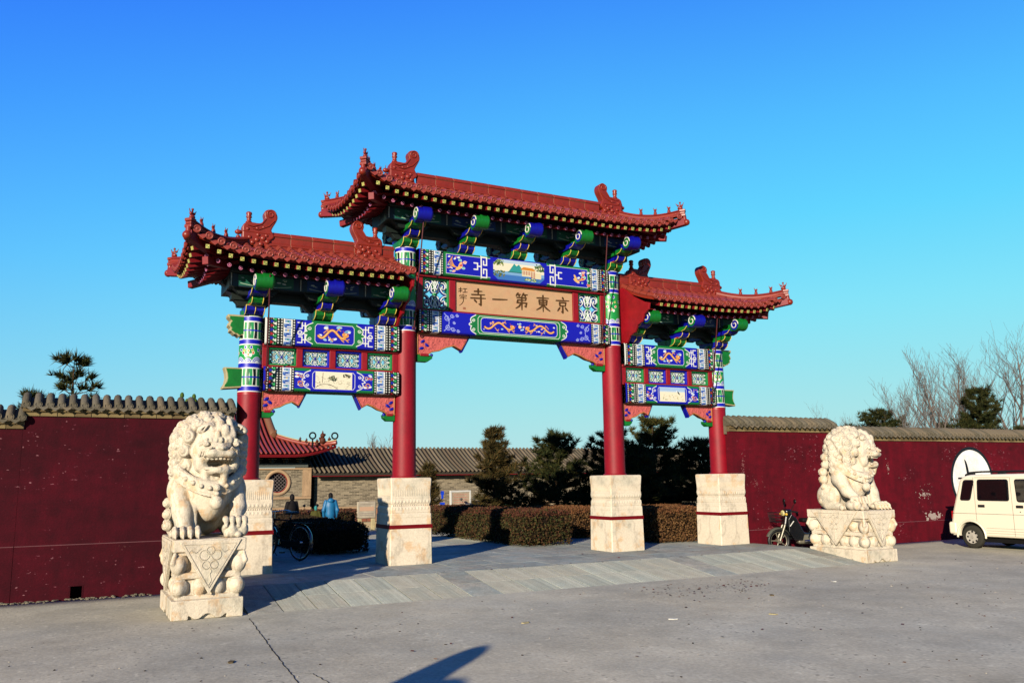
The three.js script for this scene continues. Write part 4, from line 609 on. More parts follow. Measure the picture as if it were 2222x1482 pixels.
// ---------- ground, paving, ramp, walls ----------
const YS = -0.22;
const courtY = (z) => z > -7 ? 0 : z > -12 ? -0.5 * sstep(-7, -12, z) : -0.5;
{
  const xs = [-500, -200, -80, -40, -20, -8, 0, 8, 20, 40, 80, 200, 500], zs = [300, 120, 60, 30, 20, 10, 5, 1, 0.45, 0.05, -4, -12, -30, -80, -200, -700];
  const P = [], U = [], I = []; zs.forEach((z) => xs.forEach((x) => { P.push(x, z > 0.3 ? YS : -0.76, z); U.push(x, z); }));
  for (let j = 0; j < zs.length - 1; j++) for (let i = 0; i < xs.length - 1; i++) { const a = j * xs.length + i, b = a + 1, c = a + xs.length, d = c + 1; I.push(a, b, d, a, d, c); }
  const g = new THREE.BufferGeometry(); g.setAttribute('position', new THREE.Float32BufferAttribute(P, 3)); g.setAttribute('uv', new THREE.Float32BufferAttribute(U, 2)); g.setIndex(I); g.computeVertexNormals();
  const street = struct('street_ground', g, M.concrete, 'grey concrete forecourt in front of the gate and walls');
  // cracks: narrow open joints in the concrete
  const crack = (pts, w) => { const L = [], R = []; for (let i = 0; i < pts.length - 1; i++) for (let k = 0; k < 14; k++) { const t = k / 14, x = lerp(pts[i][0], pts[i + 1][0], t) + rr(-0.008, 0.008), z = lerp(pts[i][1], pts[i + 1][1], t); L.push([x - w * rr(0.2, 0.7), z]); R.push([x + w * rr(0.2, 0.7), z]); } const P2 = [], I2 = []; L.forEach((p, i) => { P2.push(p[0], YS + 0.004, p[1], R[i][0], YS + 0.004, R[i][1]); if (i) { const a = 2 * i - 2; I2.push(a, a + 2, a + 1, a + 1, a + 2, a + 3); } }); const q = new THREE.BufferGeometry(); q.setAttribute('position', new THREE.Float32BufferAttribute(P2, 3)); q.setIndex(I2); q.computeVertexNormals(); return q; };
  seed(3);
  mesh('crack', merge([crack([[-6.2, 3.95], [-6.3, 5.2], [-6.42, 6.7], [-6.48, 7.6], [-6.55, 8.6], [-6.5, 10]], 0.01)]), S({ color: pc(52, 46, 40, 0.5), roughness: 1 }), street);
  mesh('crack', crack([[-6.48, 7.6], [-6.3, 7.75], [-6.25, 8.4]], 0.008), S({ color: pc(60, 52, 44, 0.5), roughness: 1 }), street);
  // inner court
  const cz = [0.9, -2, -7, -8, -9, -10, -11, -12, -24, -40], cx = [-30, -12, -6, 0, 6, 12, 30, 60], CP = [], CU = [], CI = [];
  cz.forEach((z) => cx.forEach((x) => { CP.push(x, courtY(z) - 0.006 - (z > 0 ? 0.03 : 0), z); CU.push(x, z); }));
  for (let j = 0; j < cz.length - 1; j++) for (let i = 0; i < cx.length - 1; i++) { if (cz[j] > -1 && (i < 2 || i > 3)) continue; const a = j * cx.length + i, b = a + 1, c = a + cx.length, d = c + 1; CI.push(a, b, d, a, d, c); }
  const cg = new THREE.BufferGeometry(); cg.setAttribute('position', new THREE.Float32BufferAttribute(CP, 3)); cg.setAttribute('uv', new THREE.Float32BufferAttribute(CU, 2)); cg.setIndex(CI); cg.computeVertexNormals();
  struct('courtyard_ground', cg, M.slab, 'grey paving of the inner court behind the gate');
  // raised threshold of stone flags
  const pf = struct('threshold_platform', metreUV(box(-6.15, 6.2, -0.5, -0.024, -7, 2.1)), M.slab, 'low raised platform of grey stone flags under the gate');
  const slabMats = [0, 1, 2, 3].map((k) => { const m = M.slab.clone(); m.color = pc(255, 255, 255, 1.02 + 0.1 * (k - 1.5) * 0.5); const t = m.map.clone(); t.offset.set(k * 0.23, k * 0.41); t.needsUpdate = true; m.map = t; return m; });
  seed(9);
  const flag = (x0, x1, z0, z1) => { const g = metreUV(rbox(x0 + 0.004, x1 - 0.004, -0.023, rr(-0.0015, 0.0015), z0 + 0.004, z1 - 0.004, 0.005, 1)); const m = mesh('paving_slab', g, slabMats[Math.floor(rnd() * 4)], pf); };
  for (let x = -6.15; x < 6.19; ) { const w = Math.min(1.18, 6.2 - x); flag(x, x + w, 1.2, 2.1); x += w; }
  for (let j = 0; j < 6; j++) { const z1 = 1.2 - j * 0.82; let x = -6.15 - (j % 2) * 0.5; while (x < 6.19) { const a = Math.max(x, -6.15), b = Math.min(x + 1.03, 6.2); if (b - a > 0.08) flag(a, b, z1 - 0.82, z1); x += 1.03; } }
  const st = []; for (let j = 0; j < 4; j++) for (let i = 0; i < 12; i++) st.push(rbox(-6.15 + i * 1.029 + 0.005, -6.15 + (i + 1) * 1.029 - 0.005, -0.023, 0, -3.72 - (j + 1) * 0.82 + 0.005, -3.72 - j * 0.82 - 0.005, 0.005, 1));
  mesh('far_paving_slabs', metreUV(merge(st)), M.slab, pf).userData.kind = 'stuff';
  // ramp of ribbed slabs down to the street
  const ang = Math.atan2(0.22, 1.55), rampL = Math.hypot(0.22, 1.55);
  const rp = struct('entrance_ramp', metreUV(extrude([[2.1, -0.03], [3.65, -0.25], [3.65, -0.5], [2.1, -0.5]], 12.35, 0).rotateY(-Math.PI / 2).translate(0.025, 0, 0)), M.slab, 'ribbed stone ramp from the forecourt up to the gate');
  const ribbed = (w, l) => { const n = Math.round(l / 0.06), pts = [[-l / 2, -0.03]]; for (let i = 0; i < n; i++) { const z = -l / 2 + i * l / n, s = l / n; pts.push([z + 0.006, -0.009], [z + s * 0.24, 0], [z + s * 0.76, 0], [z + s - 0.006, -0.009]); } pts.push([l / 2, -0.03]); return metreUV(extrude(pts, w, 0).rotateY(-Math.PI / 2)); };
  const flat = (w, l) => metreUV(rbox(-w / 2, w / 2, -0.03, 0.001, -l / 2, l / 2, 0.005, 1));
  const plain = [[-6.15, -5.66], [-2.72, -2.16], [2.2, 2.78], [5.7, 6.2]]; const ribs = {}, cells = [];
  for (const [a, b, n] of [[-5.66, -2.72, 6], [-2.16, 2.2, 8], [2.78, 5.7, 6]]) for (let i = 0; i < n; i++) for (let r = 0; r < 2; r++) cells.push([lerp(a, b, i / n), lerp(a, b, (i + 1) / n), r]);
  const place = (g, x, d, r) => { const m = mesh('ramp_slab', g, slabMats[Math.floor(rnd() * 4)], rp); m.rotation.x = ang; m.position.set(x, -Math.sin(ang) * d + 0.0, 2.1 + Math.cos(ang) * d); };
  for (const [a, b, r] of cells) { const w = b - a - 0.02, k = w.toFixed(3); ribs[k] ??= ribbed(w, rampL / 2 - 0.016); place(ribs[k], (a + b) / 2, rampL * (0.25 + 0.5 * r), r); }
  for (const [a, b] of plain) for (let r = 0; r < 2; r++) place(flat(b - a - 0.01, rampL / 2 - 0.008), (a + b) / 2, rampL * (0.25 + 0.5 * r), r);
}
// walls
function tileCoping(w, x0, x1, zf, zb, yB, sp = 0.172) {
  const zc = (zf + zb) / 2, hw = (zf - zb) / 2 + 0.1, cop = part('tile_coping', w), mats = [M.greyTile, M.greyTile2, M.greyTile3];
  const prof = (z) => { const t = Math.abs(z - zc) / hw; return yB + 0.17 * (1 - t * t * 0.35 - t * 0.65) + 0.03; };
  const pts = []; for (let k = 0; k <= 14; k++) { const z = lerp(zc + hw, zc - hw, k / 14); pts.push(V(0, prof(z) + 0.012, z)); }
  const rowG = metreUV(tube(pts, (t) => 0.058 + 0.004 * Math.abs(Math.sin(t * 9)), 9), 1.5);
  const cap = tf(new THREE.CylinderGeometry(0.064, 0.064, 0.02, 14), { r: [Math.PI / 2 - 0.2, 0, 0], p: [0, prof(zc + hw) + 0.012, zc + hw + 0.006] }), cap2 = merge([cap, tf(new THREE.TorusGeometry(0.04, 0.009, 5, 12), { r: [-0.2, 0, 0], p: [0, prof(zc + hw) + 0.013, zc + hw + 0.017] })]);
  const ds = new THREE.Shape(); ds.moveTo(-0.075, 0.012); ds.quadraticCurveTo(0, -0.03, 0.075, 0.012); ds.lineTo(0.06, -0.03); ds.lineTo(0, -0.075); ds.lineTo(-0.06, -0.03); ds.closePath(); const dg = extrude(ds, 0.018, 0.003); dg.rotateX(-0.3); dg.translate(0, prof(zc + hw) - 0.02, zc + hw + 0.02);
  const bed = grid((u, v) => { const z = lerp(zc + hw + 0.01, zc - hw - 0.01, v); return [lerp(x0, x1, u), prof(z) - 0.012, z]; }, 1, 12); const bed2 = box(x0, x1, yB - 0.005, yB + 0.02, zc - hw + 0.02, zc + hw - 0.02);
  mesh('tile_bed', metreUV(merge([bed, bed2, extrude([...Array(13)].map((_, k) => { const z = lerp(zc + hw - 0.01, zc - hw + 0.01, k / 12); return [z, prof(z) - 0.014]; }).concat([[zc - hw + 0.01, yB], [zc + hw - 0.01, yB]]), x1 - x0 - 0.004, 0).rotateY(-Math.PI / 2).translate((x0 + x1) / 2, 0, 0)])), M.greyTile2, cop);
  const n = Math.round((x1 - x0 - 0.14) / sp), s = (x1 - x0 - 0.14) / n;
  for (let i = 0; i <= n; i++) { const x = x0 + 0.07 + i * s, m = mats[Math.floor(rnd() * 3)], a = mesh('coping_tile', rowG, m, cop); a.position.set(x, rr(-0.004, 0.004), 0); a.rotation.y = rr(-0.02, 0.02) * 0.3; const c = mesh('tile_end', cap2, m, cop); c.position.set(x, a.position.y, 0); if (i < n) { const d = mesh('drip_tile', dg, mats[Math.floor(rnd() * 3)], cop); d.position.set(x + s / 2, rr(-0.004, 0.004), 0); } }
}
function brickCourses(w, x0, x1, zf, zb, y0) {
  const c = part('brick_cornice', w); const g = [0, 1].map((k) => metreUV(rbox(0, 0.245, 0, 0.062, 0, 0.12, 0.006, 1)));
  mesh('mortar_bed', box(x0 + 0.004, x1 - 0.004, y0 + 0.002, y0 + 0.142, zb, zf + 0.02), M.mortar, c);
  for (const [y, out, off] of [[y0, 0.035, 0], [y0 + 0.072, 0.07, 0.5]]) for (let x = x0 - off * 0.25; x < x1; x += 0.253) { const a = Math.max(x0, x), b = Math.min(x1, x + 0.245); if (b - a < 0.04) continue; const m = mesh('brick', g[0], rnd() < 0.5 ? M.brickA : M.brickB, c); m.scale.x = (b - a) / 0.245; m.position.set(a, y + 0.004, zf + out - 0.12 + rr(-0.004, 0.004)); }
}
function wall(name, label, x0, x1, zf, yTop, mat, baseTop, opt = {}) {
  const w = thing(name, label, 'wall'), zb = zf - 0.45, lo = -0.7;
  if (opt.hole) { const [hx, hw, hh] = opt.hole; mesh('plaster_face', metreUV(merge([box(x0, x1, YS + hh, yTop, zb, zf), box(x0, hx, lo, YS + hh, zb, zf), box(hx + hw, x1, lo, YS + hh, zb, zf), box(hx, hx + hw, lo, YS + hh, zb, zb + 0.1)])), mat, w); mesh('plinth_course', metreUV(merge([box(x0, hx, lo, baseTop, zf - 0.01, zf + 0.02), box(hx + hw, x1, lo, baseTop, zf - 0.01, zf + 0.02), box(hx, hx + hw, YS + hh, baseTop, zf - 0.01, zf + 0.02)])), mat, w); mesh('drain_surround', merge([box(hx - 0.02, hx, YS, YS + hh + 0.015, zf - 0.05, zf + 0.024), box(hx + hw, hx + hw + 0.02, YS, YS + hh + 0.015, zf - 0.05, zf + 0.024), box(hx, hx + hw, YS + hh, YS + hh + 0.015, zf - 0.05, zf + 0.024)]), mat, w); }
  else { mesh('plaster_face', metreUV(box(x0, x1, lo, yTop, zb, zf)), mat, w); mesh('plinth_course', metreUV(box(x0 + 0.003, x1 - 0.003, lo, baseTop, zf - 0.01, zf + 0.02)), mat, w); }
  mesh('chalk_line', extrude([[zf - 0.002, baseTop + 0.001], [zf + 0.0202, baseTop - 0.001], [zf + 0.0202, baseTop + 0.0045], [zf - 0.002, baseTop + 0.011]], x1 - x0 - 0.01, 0).rotateY(-Math.PI / 2).translate((x0 + x1) / 2, 0, 0), S({ map: plainT, color: pc(170, 110, 116, 0.5), roughness: 0.9 }), w);
  brickCourses(w, x0 - 0.02, x1 + 0.02, zf, zb, yTop); tileCoping(w, x0 - 0.05, x1 + 0.05, zf, zb, yTop + 0.144);
  return w;
}
seed(21);
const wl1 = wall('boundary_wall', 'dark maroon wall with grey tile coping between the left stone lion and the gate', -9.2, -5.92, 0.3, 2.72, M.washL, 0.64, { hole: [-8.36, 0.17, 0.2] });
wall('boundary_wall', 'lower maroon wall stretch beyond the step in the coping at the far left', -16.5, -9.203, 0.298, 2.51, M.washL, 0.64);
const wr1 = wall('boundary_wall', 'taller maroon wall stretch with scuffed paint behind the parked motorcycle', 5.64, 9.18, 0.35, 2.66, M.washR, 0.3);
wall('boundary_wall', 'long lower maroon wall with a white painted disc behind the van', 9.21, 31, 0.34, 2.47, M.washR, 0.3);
// gable filling of the taller right wall's end
mesh('gable_brick', metreUV(box(5.595, 5.62, 2.6, 2.86, -0.08, 0.3)), M.greyTile3, wr1);
// flaked paint on the right wall, thin chips of bare white render
{
  seed(31); const chip = (cx, cy, r, z) => { const s = new THREE.Shape(), n = 11; for (let i = 0; i < n; i++) { const a = i / n * 6.283, q = r * rr(0.55, 1.1); i ? s.lineTo(Math.cos(a) * q * 1.3, Math.sin(a) * q) : s.moveTo(q * 1.3, 0); } const g = new THREE.ShapeGeometry(s); g.translate(cx, cy, z); return g; };
  const A = [], add = (n, x0, x1, y0, y1, a, b, z, L) => { const cx = (x0 + x1) / 2, cy = (y0 + y1) / 2; for (let i = 0; i < n; i++) { const q = rnd() * rnd(), an = rnd() * 6.283; L.push(chip(cx + Math.cos(an) * q * (x1 - x0) / 2, cy + Math.sin(an) * q * (y1 - y0) / 2, rr(a, b), z + rr(0, 0.002))); } };
  add(110, 12.3, 13.3, 0.26, 0.56, 0.01, 0.05, 0.343, A); add(70, 12.0, 13.0, 0.8, 1.25, 0.006, 0.022, 0.343, A); add(26, 10.9, 11.4, 1.3, 2.2, 0.005, 0.016, 0.343, A); add(14, 9.5, 16, 0.3, 2.3, 0.004, 0.01, 0.343, A); mesh('bare_render_patches', merge(A), S({ map: plainT, color: pc(225, 205, 195, 0.6), roughness: 0.95 }), scene.getObjectByName('boundary_wall_003')).userData.kind = 'stuff';
  const B = []; add(36, 5.9, 6.15, 1.2, 2.5, 0.006, 0.02, 0.353, B); add(40, 6.0, 6.9, 1.1, 1.7, 0.005, 0.014, 0.353, B); add(30, 6.1, 7.4, 0.15, 0.5, 0.005, 0.016, 0.353, B); add(24, 5.9, 8.9, 0.2, 2.3, 0.004, 0.009, 0.353, B); mesh('bare_render_patches', merge(B), S({ map: plainT, color: pc(180, 110, 112, 0.5), roughness: 0.95 }), wr1).userData.kind = 'stuff';
  const D = []; add(12, -8.9, -6.6, 0.0, 1.1, 0.003, 0.009, 0.303, D); add(6, -9.1, -6, 0.6, 2.5, 0.003, 0.007, 0.303, D); mesh('bare_render_patches', merge(D.map((g) => { const p = g.attributes.position; let lo = 1; for (let i = 0; i < p.count; i++) lo = Math.min(lo, p.getY(i)); if (lo < 0.66) g.translate(0, 0, 0.02); return g; })), S({ map: plainT, color: pc(150, 92, 92, 0.5), roughness: 0.95 }), wl1).userData.kind = 'stuff';
}
// painted disc on the long right wall
{
  const d = thing('wall_roundel', 'large white disc with a black rim and brush stroke painted on the maroon wall', 'wall sign', [14.66, 1.38, 0.34]);
  const ring = new THREE.RingGeometry(0.86, 0.95, 64); ring.translate(0, 0, 0.004); mesh('black_rim', ring, M.black, d);
  const disc = new THREE.CircleGeometry(0.86, 64); disc.translate(0, 0, 0.004); mesh('white_field', disc, S({ map: plainT, color: pc(250, 250, 244, 1.15), roughness: 0.7 }), d);
  const s = new THREE.Shape(); s.moveTo(-0.14, 0.6); s.quadraticCurveTo(-0.05, 0.56, -0.02, 0.44); s.quadraticCurveTo(0.06, 0.2, 0.03, -0.2); s.lineTo(-0.06, -0.45); s.lineTo(-0.05, 0.0); s.quadraticCurveTo(-0.1, 0.4, -0.14, 0.6); const g = new THREE.ShapeGeometry(s, 12); g.translate(-0.16, 0, 0.008); mesh('brush_stroke', g, M.black, d);
}
// loose rubble and dust at the foot of the left wall, fallen leaves
{
  seed(41); const R = []; for (let i = 0; i < 150; i++) { const r = rr(0.008, 0.035), g = new THREE.IcosahedronGeometry(r, 0); g.scale(rr(0.8, 1.8), rr(0.3, 0.7), 1); g.rotateY(rr(0, 6)); const m = rnd(); g.translate(m < 0.75 ? rr(-9.4, -7.1) : rr(-12, -6.4), YS + r * 0.2, 0.33 + Math.abs(rr(-0.3, 0.3)) * rnd()); R.push(g); }
  const rb = mesh('rubble', merge(R), M.mortar, scene); rb.userData = { label: 'crumbled plaster lying along the foot of the left wall', category: 'rubble', kind: 'stuff' };
  const L = []; for (let i = 0; i < 300; i++) { const g = new THREE.PlaneGeometry(rr(0.02, 0.045), rr(0.012, 0.03)); g.rotateX(-Math.PI / 2 + rr(-0.4, 0.4)); g.rotateY(rr(0, 6)); let x, z, y = YS + 0.012; const k = rnd(); if (k < 0.45) { x = 1.0 + rr(-1, 1) * 1.2; z = 5.0 + (rnd() + rnd() - 1) * 1.0; } else if (k < 0.65) { x = rr(-4, 6); z = 2.08 + rr(-0.1, 0.1); y = 0.012; if (z > 2.1) y = 0.0; } else if (k < 0.85) { x = rr(-7, 9); z = rr(4, 9); } else { x = rr(1, 5.5); z = rr(-0.4, 1.8); y = 0.012; } g.translate(x, y, z); L.push(tint(g, pc(...[[120, 60, 44], [96, 44, 34], [150, 110, 80], [84, 64, 50]][i % 4], 0.6).toArray())); }
  const lf = mesh('fallen_leaves', merge(L), S({ vertexColors: true, roughness: 0.9, side: THREE.DoubleSide }), scene); lf.userData = { label: 'dry brown leaves scattered over the forecourt and ramp', category: 'leaves', kind: 'stuff' };
}

{ seed(47); const P = []; for (let i = 0; i < 260; i++) { const r = rr(0.005, 0.014), g = new THREE.IcosahedronGeometry(r, 0); g.scale(rr(0.9, 1.6), rr(0.4, 0.8), 1); g.rotateY(rr(0, 6)); g.translate(rr(-9, 10), YS + r * 0.25, rr(3.9, 12)); P.push(tint(g, pc(...[[70, 62, 54], [110, 84, 70], [48, 44, 40], [190, 182, 165]][i % 4], 0.6).toArray())); } const m = mesh('grit', merge(P), S({ vertexColors: true, roughness: 0.95 }), scene); m.userData = { label: 'tiny stones and grit scattered over the concrete forecourt', category: 'gravel', kind: 'stuff' }; }
// ---------- sculpting by smooth unions on a grid ----------
class Sculpt {
  constructor(c, half, res) { this.c = c; this.h = half; this.n = res; this.f = new Float32Array(res ** 3).fill(1); }
  put(f0, c0, R, k = 0.03, sub = false) {
    const fl = this.flip || 1, th = this.turn || 0, ct = Math.cos(th), sn = Math.sin(th), fn = th || fl < 0 ? (x, y, z) => { const X = x * ct - z * sn, Z = x * sn + z * ct; return f0(X * fl, y, Z); } : f0, cx = c0[0] * fl, c = [cx * ct + c0[2] * sn, c0[1], -cx * sn + c0[2] * ct];
    const n = this.n, hs = n / 2, st = this.h / hs, m = R + k + 0.03, lo = [0, 1, 2].map((i) => Math.max(0, Math.floor((c[i] - m - this.c[i]) / st + hs))), hi = [0, 1, 2].map((i) => Math.min(n - 1, Math.ceil((c[i] + m - this.c[i]) / st + hs))), f = this.f;
    for (let z = lo[2]; z <= hi[2]; z++) for (let y = lo[1]; y <= hi[1]; y++) for (let x = lo[0]; x <= hi[0]; x++) {
      const px = (x - hs) * st + this.c[0], py = (y - hs) * st + this.c[1], pz = (z - hs) * st + this.c[2], o = x + n * (y + n * z); let d = fn(px, py, pz);
      const a = f[o];
      if (sub) { d = -d; const h = Math.max(k - Math.abs(a - d), 0) / k; f[o] = Math.max(a, d) + h * h * k * 0.25; } else { const h = Math.max(k - Math.abs(a - d), 0) / k; f[o] = Math.min(a, d) - h * h * k * 0.25; }
    }
    return this;
  }
  ell(x, y, z, rx, ry, rz, k, sub, rot) {
    let R = null; if (rot) R = new THREE.Matrix3().setFromMatrix4(new THREE.Matrix4().makeRotationFromEuler(new THREE.Euler(...rot)).transpose()).elements;
    return this.put((a, b, c) => { let p = a - x, q = b - y, r = c - z; if (R) { const u = R[0] * p + R[3] * q + R[6] * r, v = R[1] * p + R[4] * q + R[7] * r, w = R[2] * p + R[5] * q + R[8] * r; p = u; q = v; r = w; } const k0 = Math.sqrt((p / rx) ** 2 + (q / ry) ** 2 + (r / rz) ** 2), k1 = Math.sqrt((p / rx / rx) ** 2 + (q / ry / ry) ** 2 + (r / rz / rz) ** 2); return k1 < 1e-6 ? -Math.min(rx, ry, rz) : k0 * (k0 - 1) / k1; }, [x, y, z], Math.max(rx, ry, rz), k, sub);
  }
  cap(a, b, ra, rb, k, sub) {
    const d = [b[0] - a[0], b[1] - a[1], b[2] - a[2]], L = d[0] ** 2 + d[1] ** 2 + d[2] ** 2;
    return this.put((x, y, z) => { const p = [x - a[0], y - a[1], z - a[2]], t = clamp((p[0] * d[0] + p[1] * d[1] + p[2] * d[2]) / L); return Math.hypot(p[0] - d[0] * t, p[1] - d[1] * t, p[2] - d[2] * t) - lerp(ra, rb, t); }, [(a[0] + b[0]) / 2, (a[1] + b[1]) / 2, (a[2] + b[2]) / 2], Math.sqrt(L) / 2 + Math.max(ra, rb), k, sub);
  }
  path(pts, r, k, sub) { for (let i = 0; i < pts.length - 1; i++) this.cap(pts[i], pts[i + 1], Array.isArray(r) ? r[i] : r, Array.isArray(r) ? r[i + 1] : r, k, sub); return this; }
  box(x, y, z, a, b, c, r, k, sub) { return this.put((X, Y, Z) => { const p = Math.abs(X - x) - a + r, q = Math.abs(Y - y) - b + r, s = Math.abs(Z - z) - c + r; return Math.hypot(Math.max(p, 0), Math.max(q, 0), Math.max(s, 0)) + Math.min(Math.max(p, q, s), 0) - r; }, [x, y, z], Math.hypot(a, b, c), k, sub); }
  // a curl of the mane: a ball with a spiral groove facing n
  curl(x, y, z, r, nx, ny, nz) {
    const l = Math.hypot(nx, ny, nz), n = V(nx / l, ny / l, nz / l), u = V().crossVectors(Math.abs(n.y) < 0.9 ? V(0, 1, 0) : V(1, 0, 0), n).normalize(), w = V().crossVectors(n, u);
    return this.put((X, Y, Z) => { const p = X - x, q = Y - y, s = Z - z, d = Math.hypot(p, q, s) - r, a = p * u.x + q * u.y + s * u.z, b = p * w.x + q * w.y + s * w.z, h = p * n.x + q * n.y + s * n.z; if (h < 0) return d; const rad = Math.hypot(a, b), th = Math.atan2(b, a); return d + 0.1 * r * (0.5 + 0.5 * Math.cos(rad / r * 13 - th)) * (rad < r * 0.95 ? 1 : 0.4); }, [x, y, z], r, r * 0.14);
  }
  build(smooth = true) {
    const n = this.n, mc = new MarchingCubes(n, new THREE.MeshBasicMaterial(), false, false, 600000); mc.isolation = 0; for (let i = 0; i < this.f.length; i++) mc.field[i] = -this.f[i];
    mc.update(); const N = mc.count, P = mc.positionArray.slice(0, N * 3), g = new THREE.BufferGeometry();
    for (let i = 0; i < N * 3; i++) P[i] = P[i] * this.h + this.c[i % 3];
    g.setAttribute('position', new THREE.BufferAttribute(P, 3)); const m = mergeVertices(g, this.h / n * 0.02); m.computeVertexNormals();
    return m;
  }
}
const stoneUV = (g) => metreUV(g, 0.6);
function lionFigure(bodyFlip, headFlip, headTurn) {
  const s = new Sculpt([0, 0.93, 0.02], 1.02, 176); s.flip = bodyFlip;
  // body, haunches, chest
  s.ell(0, 0.5, -0.28, 0.42, 0.5, 0.42, 0.1); s.ell(0.02, 0.72, 0.02, 0.4, 0.5, 0.36, 0.12); s.ell(0.03, 0.72, 0.22, 0.33, 0.36, 0.26, 0.1);
  s.ell(0.04, 0.5, 0.2, 0.2, 0.26, 0.22, 0.1);
  for (const q of [-1, 1]) { s.ell(q * 0.4, 0.3, -0.3, 0.17, 0.3, 0.32, 0.05); s.cap([q * 0.43, 0.1, -0.3], [q * 0.43, 0.08, 0.06], 0.1, 0.09, 0.04); for (let i = 0; i < 4; i++) s.ell(q * 0.43 + (i - 1.5) * 0.055, 0.06, 0.16, 0.036, 0.06, 0.07, 0.012); for (let i = 0; i < 3; i++) s.curl(q * 0.5, 0.2 + i * 0.16, -0.42 + i * 0.05, 0.085, q, 0.1, -0.2); }
  // left fore leg, straight
  s.ell(-0.42, 0.74, 0.08, 0.17, 0.22, 0.2, 0.04); s.cap([-0.42, 0.68, 0.12], [-0.37, 0.36, 0.3], 0.17, 0.145, 0.05); s.cap([-0.37, 0.4, 0.28], [-0.35, 0.12, 0.4], 0.15, 0.125, 0.05);
  s.ell(-0.34, 0.08, 0.46, 0.2, 0.09, 0.17, 0.03); for (let i = 0; i < 4; i++) { const x = -0.5 + i * 0.11; s.ell(x, 0.085, 0.6, 0.05, 0.08, 0.085, 0.012); s.ell(x, 0.15, 0.55, 0.04, 0.045, 0.06, 0.012); s.cap([x, 0.05, 0.67], [x, 0.015, 0.71], 0.024, 0.01, 0.006); }
  for (let i = 0; i < 3; i++) s.curl(-0.56, 0.52 - i * 0.17, 0.02 + i * 0.02, 0.085, -1, 0, 0.4);
  s.cap([-0.2, 0.55, 0.3], [-0.19, 0.1, 0.36], 0.05, 0.035, 0.03);
  // right fore leg, raised on a cub
  s.ell(0.44, 0.74, 0.08, 0.17, 0.22, 0.2, 0.04); s.cap([0.45, 0.68, 0.12], [0.47, 0.42, 0.3], 0.16, 0.13, 0.05); s.cap([0.47, 0.44, 0.3], [0.42, 0.3, 0.46], 0.125, 0.1, 0.04);
  s.ell(0.4, 0.12, 0.44, 0.19, 0.13, 0.22, 0.03); for (let i = 0; i < 4; i++) { const x = 0.25 + i * 0.095; s.cap([x, 0.27, 0.5], [x - 0.01, 0.27, 0.6], 0.05, 0.05, 0.015); s.cap([x - 0.01, 0.26, 0.62], [x - 0.01, 0.17, 0.66], 0.042, 0.024, 0.012); } s.ell(0.33, 0.1, 0.62, 0.09, 0.1, 0.08, 0.02); s.ell(0.5, 0.12, 0.58, 0.09, 0.11, 0.1, 0.02); s.ell(0.26, 0.06, 0.62, 0.05, 0.06, 0.07, 0.02); s.ell(0.42, 0.05, 0.66, 0.06, 0.05, 0.05, 0.02); s.curl(0.54, 0.22, 0.5, 0.06, 0.6, 0.3, 1); s.curl(0.24, 0.16, 0.6, 0.045, 0, 0.3, 1);
  // head mass and neck
  s.flip = headFlip; s.turn = headTurn; s.ell(0.02, 1.42, -0.02, 0.45, 0.4, 0.38, 0.1); s.ell(0.02, 1.08, 0.0, 0.42, 0.3, 0.34, 0.1);
  s.ell(0.08, 1.36, 0.3, 0.34, 0.34, 0.26, 0.06); s.ell(-0.18, 1.28, 0.36, 0.13, 0.13, 0.12, 0.05); s.ell(0.34, 1.28, 0.34, 0.11, 0.13, 0.12, 0.05);
  s.ell(-0.16, 1.12, 0.4, 0.1, 0.15, 0.1, 0.05); s.ell(0.36, 1.12, 0.38, 0.09, 0.15, 0.1, 0.05);
  // muzzle, nose with wrinkles, lips
  s.ell(0.12, 1.25, 0.5, 0.24, 0.1, 0.2, 0.04); s.ell(0.0, 1.255, 0.58, 0.12, 0.075, 0.13, 0.02); s.ell(0.24, 1.25, 0.57, 0.12, 0.075, 0.13, 0.02);
  s.ell(0.13, 1.33, 0.64, 0.085, 0.05, 0.08, 0.02); for (let i = 0; i < 3; i++) s.path([[-0.02, 1.36 + i * 0.028, 0.58 - i * 0.02], [0.13, 1.325 + i * 0.03, 0.715 - i * 0.03], [0.27, 1.36 + i * 0.028, 0.57 - i * 0.02]], 0.018, 0.012);
  s.ell(0.06, 1.3, 0.715, 0.026, 0.018, 0.03, 0.01, true); s.ell(0.2, 1.3, 0.71, 0.026, 0.018, 0.03, 0.01, true);
  for (const [q, x] of [[-1, 0.0], [1, 0.25]]) for (let i = 0; i < 3; i++) s.path([[x + q * 0.03, 1.34 - i * 0.005, 0.68 - i * 0.03], [x + q * (0.11 + i * 0.025), 1.3, 0.62 - i * 0.05], [x + q * (0.12 + i * 0.03), 1.22, 0.6 - i * 0.05]], 0.016, 0.012);
  // mouth: lower jaw, cavity, teeth, tongue and beard
  s.ell(0.12, 1.0, 0.44, 0.22, 0.085, 0.2, 0.04); s.ell(0.12, 1.11, 0.6, 0.19, 0.085, 0.36, 0.015, true); s.box(0.12, 1.105, 0.62, 0.16, 0.055, 0.24, 0.02, 0.015, true);
  for (let i = 0; i < 7; i++) { const x = -0.06 + i * 0.06; s.box(x, 1.175, 0.62 - Math.abs(i - 3) * 0.018, 0.024, 0.022, 0.02, 0.008, 0.006); if (i % 2) s.box(x, 1.045, 0.57 - Math.abs(i - 3) * 0.018, 0.022, 0.016, 0.018, 0.008, 0.006); }
  s.path([[-0.09, 1.03, 0.55], [0.12, 1.02, 0.62], [0.33, 1.03, 0.54]], 0.028, 0.012);
